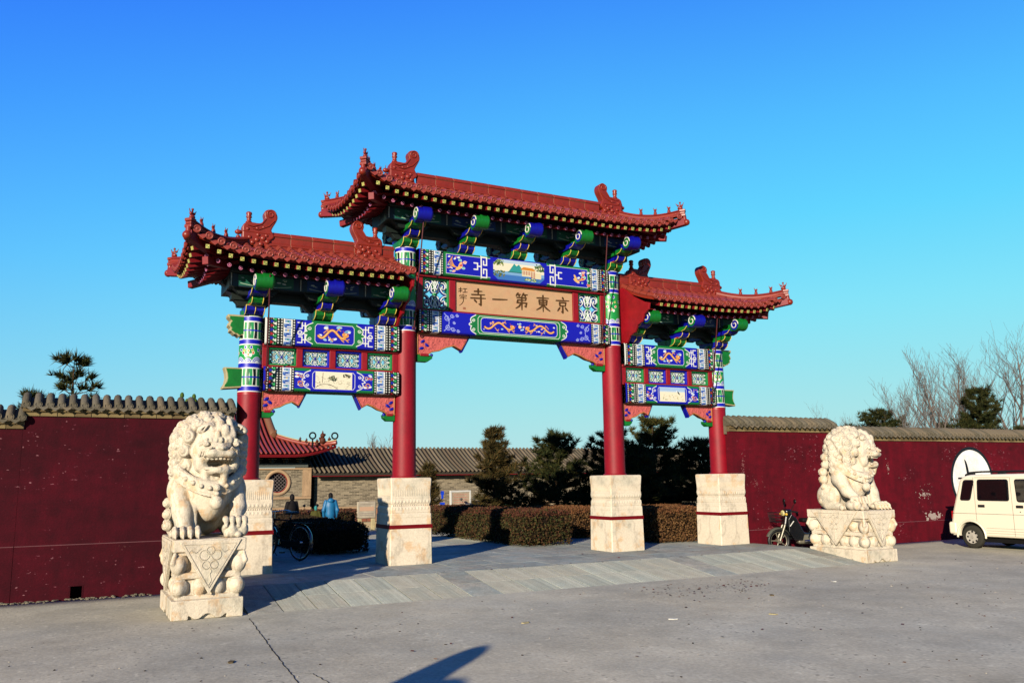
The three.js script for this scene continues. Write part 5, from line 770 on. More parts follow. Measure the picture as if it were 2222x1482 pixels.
  s.cap([0.2, 1.03, 0.56], [0.2, 0.84, 0.5], 0.065, 0.055, 0.03); s.cap([0.2, 0.85, 0.5], [0.22, 0.74, 0.47], 0.055, 0.03, 0.03); s.cap([-0.1, 1.05, 0.42], [-0.06, 0.8, 0.42], 0.06, 0.06, 0.04); s.ell(0.08, 0.92, 0.52, 0.055, 0.07, 0.09, 0.02, true);
  // brows, eyes, forehead folds
  for (let i = 0; i < 5; i++) s.ell(-0.02 + i * 0.075, 1.44 + (i === 2 ? 0.012 : 0), 0.55 - Math.abs(i - 2) * 0.02, 0.034, 0.052, 0.045, 0.012);
  for (const x of [-0.09, 0.37]) { s.ell(x, 1.395, 0.56, 0.085, 0.045, 0.07, 0.012, true); s.ell(x, 1.395, 0.525, 0.05, 0.042, 0.05, 0.006); s.ell(x, 1.39, 0.575, 0.016, 0.016, 0.012, 0.004, true); s.path([[x - 0.08, 1.39, 0.48], [x, 1.46, 0.53], [x + 0.08, 1.42, 0.49]], 0.022, 0.012); }
  s.ell(0.2, 1.58, 0.5, 0.07, 0.13, 0.07, 0.02); s.ell(0.08, 1.52, 0.51, 0.05, 0.09, 0.06, 0.02); s.ell(0.32, 1.53, 0.48, 0.05, 0.09, 0.06, 0.02); s.path([[0.26, 1.48, 0.52], [0.29, 1.62, 0.46], [0.27, 1.76, 0.36]], 0.05, 0.03); s.path([[0.12, 1.62, 0.48], [0.14, 1.72, 0.4], [0.1, 1.8, 0.3]], 0.05, 0.03);
  // ears
  for (const [x, z, q] of [[-0.1, 0.4, -1], [0.46, 0.28, 1]]) { s.ell(x, 1.64, z, 0.13, 0.075, 0.07, 0.02, false, [0, 0, q * -0.4]); s.ell(x - q * 0.02, 1.635, z + 0.06, 0.09, 0.035, 0.04, 0.012, true, [0, 0, q * -0.4]); s.cap([x - 0.03, 1.6, z + 0.06], [x + 0.03, 1.68, z + 0.05], 0.016, 0.012, 0.01); }
  // mane: shells of curls around the face, down the neck and back
  seed(99);
  const pts = []; for (let i = 0; i < 96; i++) { const y = 1 - 2 * (i + 0.5) / 96, r = Math.sqrt(1 - y * y), a = i * 2.39996; pts.push([Math.cos(a) * r, y, Math.sin(a) * r]); }
  for (const [a, y, z] of pts) { const X = 0.02 + a * 0.5, Y = 1.38 + y * 0.45, Z = -0.02 + z * 0.42; if (Z > 0.1 && Y < 1.64 && X > -0.3 && X < 0.47) continue; if (Y < 1.02 && Z > -0.05) continue; s.curl(X, Y, Z, 0.122 * rr(0.9, 1.1), a, y * 0.8, z + 0.35); }
  for (const q of [-1, 1]) for (let i = 0; i < 5; i++) { s.curl(q * 0.5 + (q > 0 ? 0.02 : 0), 1.5 - i * 0.125, 0.14 - i * 0.01, 0.105, q, 0, 0.7); s.curl(q * 0.44, 1.42 - i * 0.13, -0.22, 0.11, q, 0, -0.3); }
  for (let i = 0; i < 4; i++) for (const x of [-0.3, 0, 0.3]) s.curl(x, 1.2 - i * 0.17, -0.42 - (i > 1 ? 0.1 : 0.02), 0.11, x, 0.2, -1);
  for (let i = 0; i < 6; i++) s.curl(-0.22 + i * 0.115, 1.71 - Math.abs(i - 2.4) * 0.012, 0.26, 0.075, 0, 0.6, 1);
  // collar with bells
  s.flip = bodyFlip; s.turn = 0;
  const col = [[-0.5, 0.98, 0.12], [-0.4, 0.85, 0.33], [-0.2, 0.73, 0.47], [0.05, 0.67, 0.52], [0.3, 0.73, 0.45], [0.47, 0.86, 0.29], [0.53, 0.98, 0.1]]; const cc = curve(col.map((p) => V(...p)), 24).map((p) => [p.x, p.y, p.z]);
  s.path(cc.map(([x, y, z]) => [x * 0.98, y, z - 0.03]), 0.05, 0.03); s.path(cc.map(([x, y, z]) => [x * 0.98, y + 0.09, z - 0.04]), 0.06, 0.05); s.path(cc.map(([x, y, z]) => [x, y - 0.05, z]), 0.02, 0.008); s.path(cc.map(([x, y, z]) => [x, y + 0.15, z - 0.02]), 0.016, 0.008);
  for (let i = 1; i < 24; i += 2) s.curl(cc[i][0], cc[i][1] + 0.06, cc[i][2] + 0.045, 0.035, 0, 0, 1);
  s.curl(0.09, 0.74, 0.56, 0.06, 0, 0, 1); s.ell(0.09, 0.65, 0.57, 0.045, 0.035, 0.04, 0.01); s.ell(0.09, 0.52, 0.54, 0.105, 0.105, 0.09, 0.012); s.path([[0.0, 0.51, 0.62], [0.09, 0.49, 0.64], [0.18, 0.51, 0.62]], 0.01, 0.008, true); s.path([[0.02, 0.56, 0.6], [0.09, 0.55, 0.64], [0.16, 0.56, 0.6]], 0.008, 0.008, true);
  // tail flames up the back
  s.path([[0, 0.3, -0.66], [0.02, 0.6, -0.7], [0, 0.9, -0.6]], [0.1, 0.12, 0.07], 0.06);
  return s.build();
}
function pedestalGeometry() {
  const s = new Sculpt([0, 0.53, 0], 0.86, 150), W = 0.47, D = 0.76;
  s.box(0, 0.13, 0, W, 0.13, D, 0.012, 0.01); s.box(0, 0.98, 0, W + 0.01, 0.085, D + 0.01, 0.014, 0.01); s.box(0, 0.55, 0, W - 0.1, 0.45, D - 0.1, 0.02, 0.02);
  s.box(0, 0.285, 0, W - 0.05, 0.03, D - 0.05, 0.02, 0.02); s.box(0, 0.575, 0, W - 0.04, 0.045, D - 0.04, 0.02, 0.02); s.box(0, 0.87, 0, W - 0.03, 0.03, D - 0.03, 0.02, 0.02);
  const lobes = (n, L, fix, ax) => { for (let i = 0; i < n; i++) for (const q of [-1, 1]) { const t = -L + (i + 0.5) * 2 * L / n, r = L / n; const p = (u, v) => ax ? [q * u, v, t] : [t, v, q * u]; const [x, y, z] = p(fix - 0.1, 0.42); s.ell(x, y, z, ax ? 0.085 : r * 0.92, 0.125, ax ? r * 0.92 : 0.085, 0.012); const [x2, y2, z2] = p(fix - 0.11, 0.74); s.ell(x2, y2, z2, ax ? 0.085 : r * 0.9, 0.12, ax ? r * 0.9 : 0.085, 0.015); } };
  lobes(4, W, D, false); lobes(6, D, W, true);
  for (const x of [-1, 1]) for (const z of [-1, 1]) { s.ell(x * (W - 0.07), 0.72, z * (D - 0.07), 0.1, 0.13, 0.1, 0.02); s.ell(x * (W - 0.08), 0.42, z * (D - 0.08), 0.1, 0.12, 0.1, 0.02); s.path([[x * (W - 0.02), 0.86, z * (D - 0.02)], [x * (W + 0.005), 0.76, z * (D + 0.005)], [x * (W - 0.05), 0.64, z * (D - 0.05)]], 0.03, 0.02); }
  // scalloped foot cut in the base block
  for (const q of [-1, 1]) { s.put((x, y, z) => Math.max(Math.abs(x) - 0.25, y - 0.035 - 0.035 * Math.cos(x * 22), Math.abs(z - q * D) - 0.05), [0, 0.02, q * D], 0.3, 0.01, true); s.put((x, y, z) => Math.max(Math.abs(z) - 0.4, y - 0.035 - 0.035 * Math.cos(z * 14), Math.abs(x - q * W) - 0.05), [q * W, 0.02, 0], 0.45, 0.01, true); }
  return s.build();
}
function drape(w, h, thick) { // triangular cloth carved on a pedestal face, with a border and a clover knot
  const g = [extrude([[-w, 0], [w, 0], [0, -h]], thick, 0.008)], ln = (o, r) => tube(o.map(([x, y]) => V(x, y, thick / 2)), r, 5);
  g.push(ln([[-w * 0.84, -h * 0.07], [w * 0.84, -h * 0.07], [0, -h * 0.88], [-w * 0.84, -h * 0.07]], 0.008));
  const circ = (x, y, r) => { const p = []; for (let i = 0; i <= 20; i++) { const a = i / 20 * 6.283; p.push([x + Math.cos(a) * r, y + Math.sin(a) * r]); } return ln(p, 0.009); };
  const u = h / 0.7; for (const [x, y, r] of [[-0.075, -0.19, 0.065], [0.075, -0.19, 0.065], [-0.05, -0.32, 0.05], [0.05, -0.32, 0.05], [0, -0.13, 0.05]]) g.push(circ(x * u, y * u, r * u));
  for (const q of [-1, 1]) g.push(ln([[q * 0.12 * u, -0.1 * u], [q * 0.18 * u, -0.16 * u], [q * 0.24 * u, -0.12 * u], [q * 0.28 * u, -0.15 * u]], 0.008)); g.push(ln([[0, -0.37 * u], [0.02, -0.4 * u], [0, -0.44 * u]], 0.008)); g.push(ln([[0, -0.44 * u], [0.02, -0.52 * u], [-0.01, -0.58 * u]], 0.008)); return merge(g);
}
const lionG = stoneUV(lionFigure(1, 1, 0)), lionG2 = stoneUV(lionFigure(-1, 1, 0.42)), pedG = stoneUV(pedestalGeometry());
function lion(label, x, z, geo) {
  const t = thing('guardian_lion', label, 'stone lion', [x, YS, z], 0, 'pair of guardian lions before the gate');
  const m = M.marble.clone(); m.map = marbleT.clone(); m.map.offset.set(x * 0.1, 0.3); m.map.needsUpdate = true; m.bumpScale = 0.012; m.bumpMap = rep(grainT, 3.5);
  const f = mesh('lion_figure', geo, m, t); f.position.set(0, 1.06, 0.06); f.scale.set(0.9, 0.94, 0.93);
  const p = mesh('pedestal', pedG, m, t);
  const d1 = metreUV(drape(0.41, 0.72, 0.05), 0.6), d2 = metreUV(drape(0.62, 0.72, 0.05), 0.6);
  for (const [g, pos, ry] of [[d1, [0, 1.045, 0.765], 0], [d1, [0, 1.045, -0.765], Math.PI], [d2, [-0.475, 1.045, 0], -Math.PI / 2], [d2, [0.475, 1.045, 0], Math.PI / 2]]) { const q = mesh('carved_drape', g, m, t); q.position.set(...pos); q.rotation.y = ry; }
  return t;
}
const LZ = 2.9;
lion('white marble lion on a carved pedestal in front of the dark left wall', -6.7, LZ, lionG);
lion('white marble lion in side view beside the motorcycle, near the white van', 6.66, LZ, lionG2);
// ---------- temple buildings beyond the court ----------
{
  const hall = thing('temple_hall', 'temple hall with a red tiled roof and a round lattice window', 'temple hall');
  const zW = -22, yG = -0.55;
  const wallM = M.brick, trim = S({ map: plainT, color: pc(226, 190, 150, 0.62), roughness: 0.9 });
  // wall with a real round opening
  const sh = new THREE.Shape(); sh.moveTo(-9, yG); sh.lineTo(1.14, yG); sh.lineTo(1.14, 2.2); sh.lineTo(-9, 2.2); sh.closePath(); const ho = new THREE.Path(); ho.absarc(-0.3, 1.58, 0.44, 0, Math.PI * 2, true); sh.holes.push(ho); sh.curveSegments = 24;
  mesh('brick_wall', extrude(sh, 0.4, 0, 1, 24).translate(0, 0, zW - 0.2), wallM, hall);
  mesh('window_recess', box(-0.85, 0.25, 1.05, 2.1, zW - 0.45, zW - 0.41), M.dark, hall);
  const win = part('round_window', hall); mesh('stone_surround', tf(new THREE.TorusGeometry(0.5, 0.075, 8, 40), { p: [-0.3, 1.58, zW + 0.01], s: [1, 1, 0.7] }), trim, win); mesh('inner_ring', tf(new THREE.TorusGeometry(0.425, 0.025, 6, 40), { p: [-0.3, 1.58, zW - 0.04] }), M.redFrame, win);
  const lat = []; for (let i = -5; i <= 5; i++) { const o = i * 0.11; for (const q of [-1, 1]) { const n = V(0.707, 0.707 * q, 0), t = V(0.707, -0.707 * q, 0), L = Math.sqrt(Math.max(0, 0.43 ** 2 - o * o)); if (L > 0.05) lat.push(cyl(V(-0.3 + n.x * o - t.x * L, 1.58 + n.y * o - t.y * L, zW - 0.1), V(-0.3 + n.x * o + t.x * L, 1.58 + n.y * o + t.y * L, zW - 0.1), 0.014, 0.014, 5)); } } mesh('lattice', merge(lat), S({ color: pc(120, 110, 110, 0.5) }), win);
  for (const [a, b, c, d] of [[-9, 1.16, 2.14, 2.22], [-9, 1.16, 0.86, 0.96], [0.78, 1.16, 0.97, 2.13], [-1.75, -1.37, 0.97, 2.13]]) mesh('stone_trim', box(a, b, c, d, zW - 0.02, zW + 0.05), trim, hall);
  mesh('lintel_panel', box(-9, 1.0, 2.24, 2.42, zW - 0.1, zW + 0.06), S({ map: plainT, color: pc(120, 126, 120, 0.6), roughness: 0.8 }), hall); mesh('corner_return', box(1.141, 1.5, yG, 2.9, zW - 3, zW - 1.2), M.greyTile2, hall);
  const dado = []; mesh('dado', box(-9, 1.18, yG, 0.5, zW, zW + 0.06), trim, hall);
  // bracket frieze under the eave
  for (let i = 0; i < 13; i++) { const x = -6.6 + i * 0.6, f = part('eave_bracket', hall); mesh('bracket_block', rbox(x - 0.05, x + 0.05, 2.44, 2.72, zW - 0.1, zW + 0.3, 0.01), M.teal, f); for (const y of [2.5, 2.6, 2.7]) mesh('bracket_arm', rbox(x - 0.12 - (y - 2.5) * 0.5, x + 0.12 + (y - 2.5) * 0.5, y - 0.02, y + 0.02, zW + 0.08, zW + 0.22 + (y - 2.5), 0.008), S({ map: plainT, color: pc(150, 130, 90, 0.55), roughness: 0.8 }), f); }
  mesh('frieze_back', box(-9, 1.1, 2.42, 2.85, zW - 0.3, zW - 0.05), M.dark, hall);
  // red roof: front slope, hip line running down to the right corner
  const roof = part('red_roof', hall), zE = zW + 0.85, zR = zW - 3.2, yE = 2.8, yR = 4.85, prof = (t) => yR - (yR - yE) * (t * (1.42 - 0.42 * t));
  const hipX = (t) => t < 0.5 ? -0.3 : -0.3 + (t - 0.5) / 0.5 * 2.35, lift = (x, t) => 0.42 * Math.pow(clamp((x - 0.0) / 2.05), 2) * t;
  const bed = grid((u, v) => { const x = lerp(-9, hipX(v), u); return [x, prof(v) + lift(x, v), lerp(zR, zE, v)]; }, 40, 14); const bedB = grid((u, v) => { const x = lerp(-9, hipX(v), u); return [x, prof(v) + lift(x, v) - 0.1, lerp(zR, zE, v)]; }, 40, 14);
  mesh('roof_bed', merge([bed, bedB]), S({ map: plainT, color: pc(84, 26, 24, 0.6), roughness: 0.8 }), roof);
  const side = grid((u, v) => { const t = 0.5 + 0.5 * v, x = hipX(t); return [lerp(x, x + 0.0, u), prof(t) + lift(x, t) - 0.1 * u, lerp(zR, zE, t) ]; }, 1, 8); const hipEnd = grid((u, v) => { const t = 0.5 + 0.5 * v, x = hipX(t); return [x, lerp(prof(t) + lift(x, t), prof(t) + lift(x, t) * 0.6, u), lerp(lerp(zR, zE, t), zR - 2, u)]; }, 1, 8); mesh('hip_slope', hipEnd, S({ map: plainT, color: pc(110, 100, 84, 0.6), roughness: 0.85 }), roof);
  for (let x = -8.6; x < 2.0; x += 0.2) { const t0 = x < -0.36 ? 0 : 0.5 + (x + 0.3) / 2.35 * 0.5, pts = []; if (t0 > 0.96) continue; for (let k = 0; k <= 8; k++) { const t = lerp(t0, 1, k / 8); pts.push(V(x, prof(t) + lift(x, t) + 0.03, lerp(zR, zE + 0.05, t))); } mesh('tile_row', tube(pts, 0.06, 6), M.tilePale, roof); }
  const eave = grid((u, v) => { const x = lerp(-9, 2.05, u); return [x, prof(1) + lift(x, 1) - 0.02 - 0.12 * v, zE + 0.02 - v * 0.05]; }, 30, 1); mesh('eave_board', merge([eave]), M.rafter, roof); mesh('soffit', box(-9, 1.3, 2.76, 2.84, zW - 0.3, zE - 0.1), M.dark, roof);
  const hip = []; for (let k = 0; k <= 10; k++) { const t = 0.5 + k / 20, x = hipX(t); hip.push(V(x, prof(t) + lift(x, t) + 0.1, lerp(zR, zE, t))); } mesh('hip_ridge', tube(hip, 0.1, 8), M.tilePale, roof); mesh('ridge_trim', tube(hip.map((p) => V(p.x, p.y + 0.1, p.z)), 0.035, 6), M.cream, roof);
  const gr = []; for (let k = 0; k <= 8; k++) { const t = k / 16; gr.push(V(-0.3, prof(t) + 0.14, lerp(zR, zE, t))); } mesh('gable_ridge', tube(gr, 0.17, 8), S({ map: plainT, color: pc(170, 120, 90, 0.6), roughness: 0.7 }), roof); mesh('ridge_beast', merge([ball(-0.28, 3.7, -23.1, 0.15), cyl(V(-0.28, 3.7, -23.1), V(-0.2, 3.95, -23.1), 0.08, 0.03, 8)]), S({ map: plainT, color: pc(150, 100, 70, 0.6) }), roof);
  for (const [x, y, r] of [[1.05, 3.62, 0.17], [2.05, 3.62, 0.17]]) { const o = part('ring_ornament', roof); mesh('iron_ring', tf(new THREE.TorusGeometry(r * 0.8, 0.035, 6, 20), { p: [x, y, zE - 0.3] }), M.dark, o); mesh('ring_stem', cyl(V(x, y - 0.5, zE - 0.3), V(x, y - r * 0.8, zE - 0.3), 0.05, 0.03, 8), M.dark, o); }
  const fig = (x, y, k) => { const g = [ball(0, 0.1, 0, 0.13, [1, 1.1, 1]), ball(0, 0.3, 0, 0.1), ball(0.08, 0.33, 0, 0.05), cyl(V(0, 0.36, 0), V(0, 0.5, 0), 0.05, 0.01, 7), ball(-0.1, 0.18, 0, 0.06)]; const m = mesh('ridge_figure', merge(g), S({ map: plainT, color: pc(120, 66, 46, 0.6), roughness: 0.6 }), roof); m.position.set(x, y, zE - 0.3); m.scale.setScalar(k); }; fig(1.5, 3.3, 1.1); fig(1.25, 3.2, 0.6); fig(1.8, 3.25, 0.7); fig(0.5, 3.35, 0.45); fig(0.78, 3.3, 0.45);

  const cor = thing('corridor_building', 'long low grey brick building with a grey barrel tile roof behind the pines', 'building');
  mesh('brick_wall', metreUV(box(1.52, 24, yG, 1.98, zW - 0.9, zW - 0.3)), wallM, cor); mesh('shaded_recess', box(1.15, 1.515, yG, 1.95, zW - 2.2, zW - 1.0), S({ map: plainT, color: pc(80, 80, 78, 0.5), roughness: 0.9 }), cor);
  mesh('dado_coping', box(1.52, 24, 0.36, 0.46, zW - 0.28, zW - 0.16), trim, cor);
  seed(61); const sc = [[206, 150, 120], [226, 196, 150], [188, 120, 96], [232, 208, 170], [214, 170, 130]].map((c) => S({ map: plainT, color: pc(...c, 0.6), roughness: 0.9 }));
  mesh('dado_bed', box(1.52, 24, yG, 0.36, zW - 0.28, zW - 0.22), M.mortar, cor); for (let r = 0; r < 3; r++) for (let x = 1.6; x < 14; ) { const w = rr(0.25, 0.6); mesh('stone', rbox(x, x + w - 0.03, yG + r * 0.3 + 0.01, yG + r * 0.3 + 0.28, zW - 0.25, zW - 0.19, 0.02, 1), sc[Math.floor(rnd() * 5)], cor); x += w; }
  const r2 = part('grey_roof', cor), y0 = 3.18, y1 = 1.98, z0 = zW - 2.2, z1 = zW + 0.2, pf = (t) => y0 - (y0 - y1) * (t * 1.25 - 0.25 * t * t);
  mesh('roof_bed', merge([grid((u, v) => [lerp(1.2, 24, u), pf(v), lerp(z0, z1, v)], 1, 10), grid((u, v) => [lerp(1.2, 24, u), pf(v) - 0.1, lerp(z0, z1, v)], 1, 10), box(1.2, 24, 1.86, 1.99, z1 - 0.06, z1), box(1.2, 24, yG, 3.1, z0 - 0.4, z0 - 0.02)]), S({ map: plainT, color: pc(78, 72, 62, 0.6), roughness: 0.9 }), r2);
  const rowG = (() => { const p = []; for (let k = 0; k <= 8; k++) p.push(V(0, pf(k / 8) + 0.03, lerp(z0, z1 + 0.04, k / 8))); return tube(p, 0.062, 6); })();
  const gm = [[150, 138, 116], [134, 124, 104], [166, 150, 126], [142, 126, 104]].map((c) => S({ map: plainT, color: pc(...c, 0.6), roughness: 0.9 }));
  for (let i = 0; i < 105; i++) { const m = mesh('tile_row', rowG, gm[Math.floor(rnd() * 4)], r2); m.position.x = 1.3 + i * 0.215; }
  mesh('eave_line', box(1.2, 24, 1.83, 1.858, z1 - 0.08, z1 - 0.02), M.redFrame, r2);
  // boards and signs in the court
  const tablet = thing('stone_tablet', 'pale rounded notice tablet on low feet before the brick building', 'notice board', [3.1, -0.5, -20]);
  mesh('slab', rbox(-0.42, 0.42, 0.5, 1.22, -0.06, 0.06, 0.05, 3), S({ map: plainT, color: pc(226, 214, 190, 0.62), roughness: 0.8 }), tablet); for (const y of [1.1, 0.72, 0.64]) mesh('text_line', box(-0.3, 0.3, y - 0.012, y + 0.012, 0.06, 0.064), S({ color: pc(150, 140, 130, 0.6) }), tablet); mesh('red_panel', box(-0.32, 0.32, 0.82, 1.0, 0.06, 0.065), S({ color: pc(206, 170, 140, 0.6) }), tablet); for (const x of [-0.3, 0.3]) mesh('foot', rbox(x - 0.08, x + 0.08, 0, 0.5, -0.08, 0.08, 0.02), M.cream, tablet);
  const bb = thing('notice_board', 'white framed notice board with rows of red print leaning by the pine', 'notice board', [8.0, -0.5, -21.0], 0.1);
  mesh('panel', rbox(-0.5, 0.5, 0.72, 1.55, -0.03, 0.03, 0.01), S({ map: plainT, color: pc(230, 206, 176, 0.62), roughness: 0.7 }), bb); for (const [a, b, c, d] of [[-0.56, 0.56, 1.52, 1.6], [-0.56, -0.48, 0.0, 1.52], [0.48, 0.56, 0, 1.52], [-0.48, 0.48, 0.16, 0.24]]) mesh('frame_bar', rbox(a, b, c, d, -0.05, 0.05, 0.01), M.white, bb); mesh('dark_shelf', box(-0.48, 0.48, 0.6, 0.72, -0.04, 0.04), M.dark, bb);
  const dots = []; for (let r = 0; r < 6; r++) for (let i = 0; i < 9; i++) dots.push(box(-0.36 + i * 0.085, -0.32 + i * 0.085, 1.42 - r * 0.12 - 0.03, 1.42 - r * 0.12, 0.03, 0.034)); const pr = mesh('red_print', merge(dots), S({ color: pc(214, 110, 100, 0.6) }), bb); pr.userData.kind = 'stuff'; for (const x of [-0.5, 0.5]) mesh('back_stay', cyl(V(x, 1.4, -0.03), V(x + 0.1, 0, -0.6), 0.02, 0.02, 6), M.dark, bb);
  const sg = thing('blue_sign', 'small blue sign with a white arrow beside the second plinth', 'sign', [4.0, -0.5, -20.5]); mesh('panel', rbox(-0.2, 0.2, 1.36, 1.86, -0.015, 0.015, 0.01), S({ color: pc(20, 80, 220, 0.62), roughness: 0.4 }), sg); mesh('arrow', extrude([[-0.02, 1.5], [0.06, 1.5], [0.06, 1.58], [0.12, 1.58], [0.02, 1.68], [-0.08, 1.58], [-0.02, 1.58]], 0.006, 0).translate(0.06, 0, 0.019), M.white, sg); mesh('post', cyl(V(0, 0, -0.03), V(0, 1.8, -0.03), 0.025, 0.025, 8), M.chrome, sg);
  const sg2 = thing('blue_sign', 'blue sign plates on a post half hidden by the small pine', 'sign', [7.0, -0.5, -20.8]); for (const [y, w] of [[0.98, 0.12], [1.32, 0.05], [1.5, 0.08]]) mesh('panel', rbox(-w, w, y - 0.09, y + 0.09, -0.015, 0.015, 0.01), S({ color: pc(20, 70, 215, 0.62), roughness: 0.4 }), sg2); mesh('post', cyl(V(0, 0, -0.03), V(0, 1.6, -0.03), 0.02, 0.02, 8), M.chrome, sg2);
  const bin = thing('green_box', 'small green topped stand on thin posts under the pines', 'stand', [10.4, -0.5, -20.9]); mesh('green_top', rbox(-0.5, 0.5, 0.86, 1.05, -0.2, 0.2, 0.02), S({ color: pc(46, 90, 76, 0.6) }), bin); for (const x of [-0.45, 0.45]) mesh('post', cyl(V(x, 0, 0), V(x, 0.86, 0), 0.03, 0.03, 6), M.dark, bin);
}
// ---------- pines ----------
const needleM = [[[70, 72, 28], [90, 80, 34], [46, 56, 22]], [[78, 66, 32], [90, 72, 36], [54, 54, 24]], [[50, 58, 24], [70, 68, 28], [36, 46, 18]]].map((a) => a.map((c) => pc(...c, 0.62).toArray()));
const barkM = S({ map: plainT, color: pc(120, 96, 74, 0.55), roughness: 0.95 });
const leafM = S({ vertexColors: true, roughness: 0.85, side: THREE.DoubleSide });
function pine(label, x, z, y0, h, w, sd, kind = 0, clear = 0.12, dens = 1) {
  seed(sd); const t = thing('pine_tree', label, 'tree', [x, y0, z], rr(0, 6), 'young pines behind the gate'); const trunkP = [], N = 10; for (let i = 0; i <= N; i++) trunkP.push(V(Math.sin(i * 0.7 + sd) * 0.03 * h * 0.2, h * 0.96 * i / N, Math.cos(i * 0.9 + sd) * 0.02 * h * 0.2));
  mesh('trunk', tube(trunkP, (q) => lerp(0.028 * h, 0.006, q), 7), barkM, t);
  const B = [], P = [], Cc = [], cols = needleM[kind];
  const tuft = (p, d, L, n) => { for (let i = 0; i < n; i++) { const v = V(rr(-1, 1), rr(-0.5, 1), rr(-1, 1)).normalize().multiplyScalar(0.85).addScaledVector(d, 0.75).normalize(), s = V().crossVectors(v, V(rr(-1, 1), rr(-1, 1), rr(-1, 1))).normalize().multiplyScalar(L * rr(0.045, 0.08)), l = L * rr(0.7, 1.15), c = cols[Math.floor(rnd() * 3)], k = rr(0.75, 1.2); P.push(p.x - s.x, p.y - s.y, p.z - s.z, p.x + s.x, p.y + s.y, p.z + s.z, p.x + v.x * l, p.y + v.y * l, p.z + v.z * l); for (let q = 0; q < 3; q++) Cc.push(c[0] * k, c[1] * k, c[2] * k); } };
  const L0 = (dens < 0.5 ? 0.1 : 0.13) * Math.pow(h, 0.35) + 0.03, whorls = dens < 0.5 ? 11 : Math.round(5 + h * 1.9);
  for (let k = 0; k < whorls; k++) {
    const q = clear + (0.97 - clear) * (k + 0.3 * rnd()) / whorls, y = h * q, nb = 4 + Math.floor(rnd() * 3), prof = Math.pow(1 - q, 0.75) * (0.55 + 0.45 * sstep(0, 0.25, q - clear + 0.08));
    for (let b = 0; b < nb; b++) {
      const a = b / nb * 6.283 + k * 1.3 + rr(-0.4, 0.4), R = w * 0.5 * prof * rr(0.5, 1.4) + 0.08, up = lerp(0.12, 0.7, q) * R * rr(0.6, 1.3), pts = []; for (let i = 0; i <= 4; i++) { const u = i / 4; pts.push(V(Math.cos(a) * R * u, y + up * u * u - 0.06 * R * u, Math.sin(a) * R * u)); }
      B.push(tube(pts, (u) => lerp(0.008 * h * (1 - q) + 0.006, 0.004, u), 4, false));
      const nt = dens < 0.5 ? 4 : Math.max(2, Math.round((3.4 + R / L0 * 2.6) * dens)); for (let i = 0; i < nt; i++) { const u = dens < 0.5 ? 0.66 + 0.33 * (i + rnd()) / nt : 0.25 + 0.75 * (i + rnd()) / nt, f = u * 3.999, i0 = Math.floor(f), p = V().lerpVectors(pts[i0], pts[i0 + 1], f - i0), sp = R * 0.2 * u; p.x += rr(-sp, sp); p.z += rr(-sp, sp); p.y += rr(-0.3, 0.6) * sp; tuft(p, V(Math.cos(a) * 0.8, 0.6, Math.sin(a) * 0.8), L0 * rr(0.8, 1.3), 26); }
    }
  }
  tuft(V(0, h * 0.95, 0), V(0, 1, 0), L0 * 1.5, 26); const g = new THREE.BufferGeometry(); g.setAttribute('position', new THREE.Float32BufferAttribute(P, 3)); g.setAttribute('color', new THREE.Float32BufferAttribute(Cc, 3)); g.computeVertexNormals();
  mesh('branches', merge(B), barkM, t); mesh('crown', g, leafM, t); return t;
}
pine('slender conical pine growing alone in front of the long grey roof', 5.4, -12, -0.5, 4.05, 2.15, 101, 1, 0.24, 1.0);
pine('bushy pine just left of the third gate column', 8.15, -12.2, -0.5, 3.9, 4.2, 102, 2, 0.16, 1.3);
pine('dark pine standing directly behind the third gate column', 9.6, -10.5, -0.45, 3.75, 3.9, 103, 2, 0.1, 1.4);
pine('tallest olive pine between the third and fourth gate columns', 12.3, -11.6, -0.5, 4.5, 4.6, 104, 0, 0.1, 1.3);
pine('broad dark pine behind the fourth gate column', 13.6, -10.4, -0.45, 3.5, 4.0, 105, 2, 0.08, 1.4);
pine('low dark pine filling the gap low behind the third column', 10.9, -10.8, -0.45, 3.0, 3.8, 106, 2, 0.06, 1.4);
pine('small pine peeking out beside the second gate column', 3.0, -12.6, -0.5, 2.7, 1.2, 107, 1, 0.2, 1.0);
pine('dark pine rising above the left wall coping', -8.5, -4, -0.3, 4.75, 2.3, 108, 2, 0.3, 0.42);
pine('lower side pine above the left wall near the coping step', -9.3, -4.2, -0.3, 3.95, 1.1, 109, 2, 0.3, 0.4);
pine('flat spreading pine above the right wall beyond the lion', 33.4, -18, -1, 6.3, 7, 110, 2, 0.2, 1.2);
pine('tall dark pine among the bare trees beyond the right wall', 36.6, -14, -1, 7.5, 5.2, 111, 2, 0.1, 1.4);
pine('small pine low among the bare trees beyond the right wall', 36.2, -16, -1, 5.6, 2.6, 112, 2, 0.2, 1.0);
pine('clump of pine foliage at the right end behind the wall', 40.2, -14, -1, 5.3, 3, 113, 2, 0.2, 1.0);
// green shoot over the left wall
{ seed(5); const t = thing('garden_shrub', 'small bright green shoots rising above the left wall coping', 'shrub', [-6.55, 0, -1.2]); const g = [], st = []; for (let i = 0; i < 7; i++) { const a = rr(0, 6), p = V(Math.cos(a) * 0.14, 3.22 + rr(-0.1, 0.12), Math.sin(a) * 0.14); st.push(tube(curve([V(0, 0, 0), V(p.x * 0.4, 2.2, p.z * 0.4), p], 6), 0.012, 5)); g.push(ball(p.x, p.y, p.z, 0.05, [0.8, 1.3, 0.8], 7, 6), ball(p.x + rr(-0.05, 0.05), p.y - 0.08, p.z + rr(-0.05, 0.05), 0.045, [1, 1.2, 1], 7, 6)); } mesh('stems', merge(st), M.green, t); mesh('leaves', merge(g), S({ map: plainT, color: pc(96, 130, 40, 0.6), roughness: 0.6 }), t); }
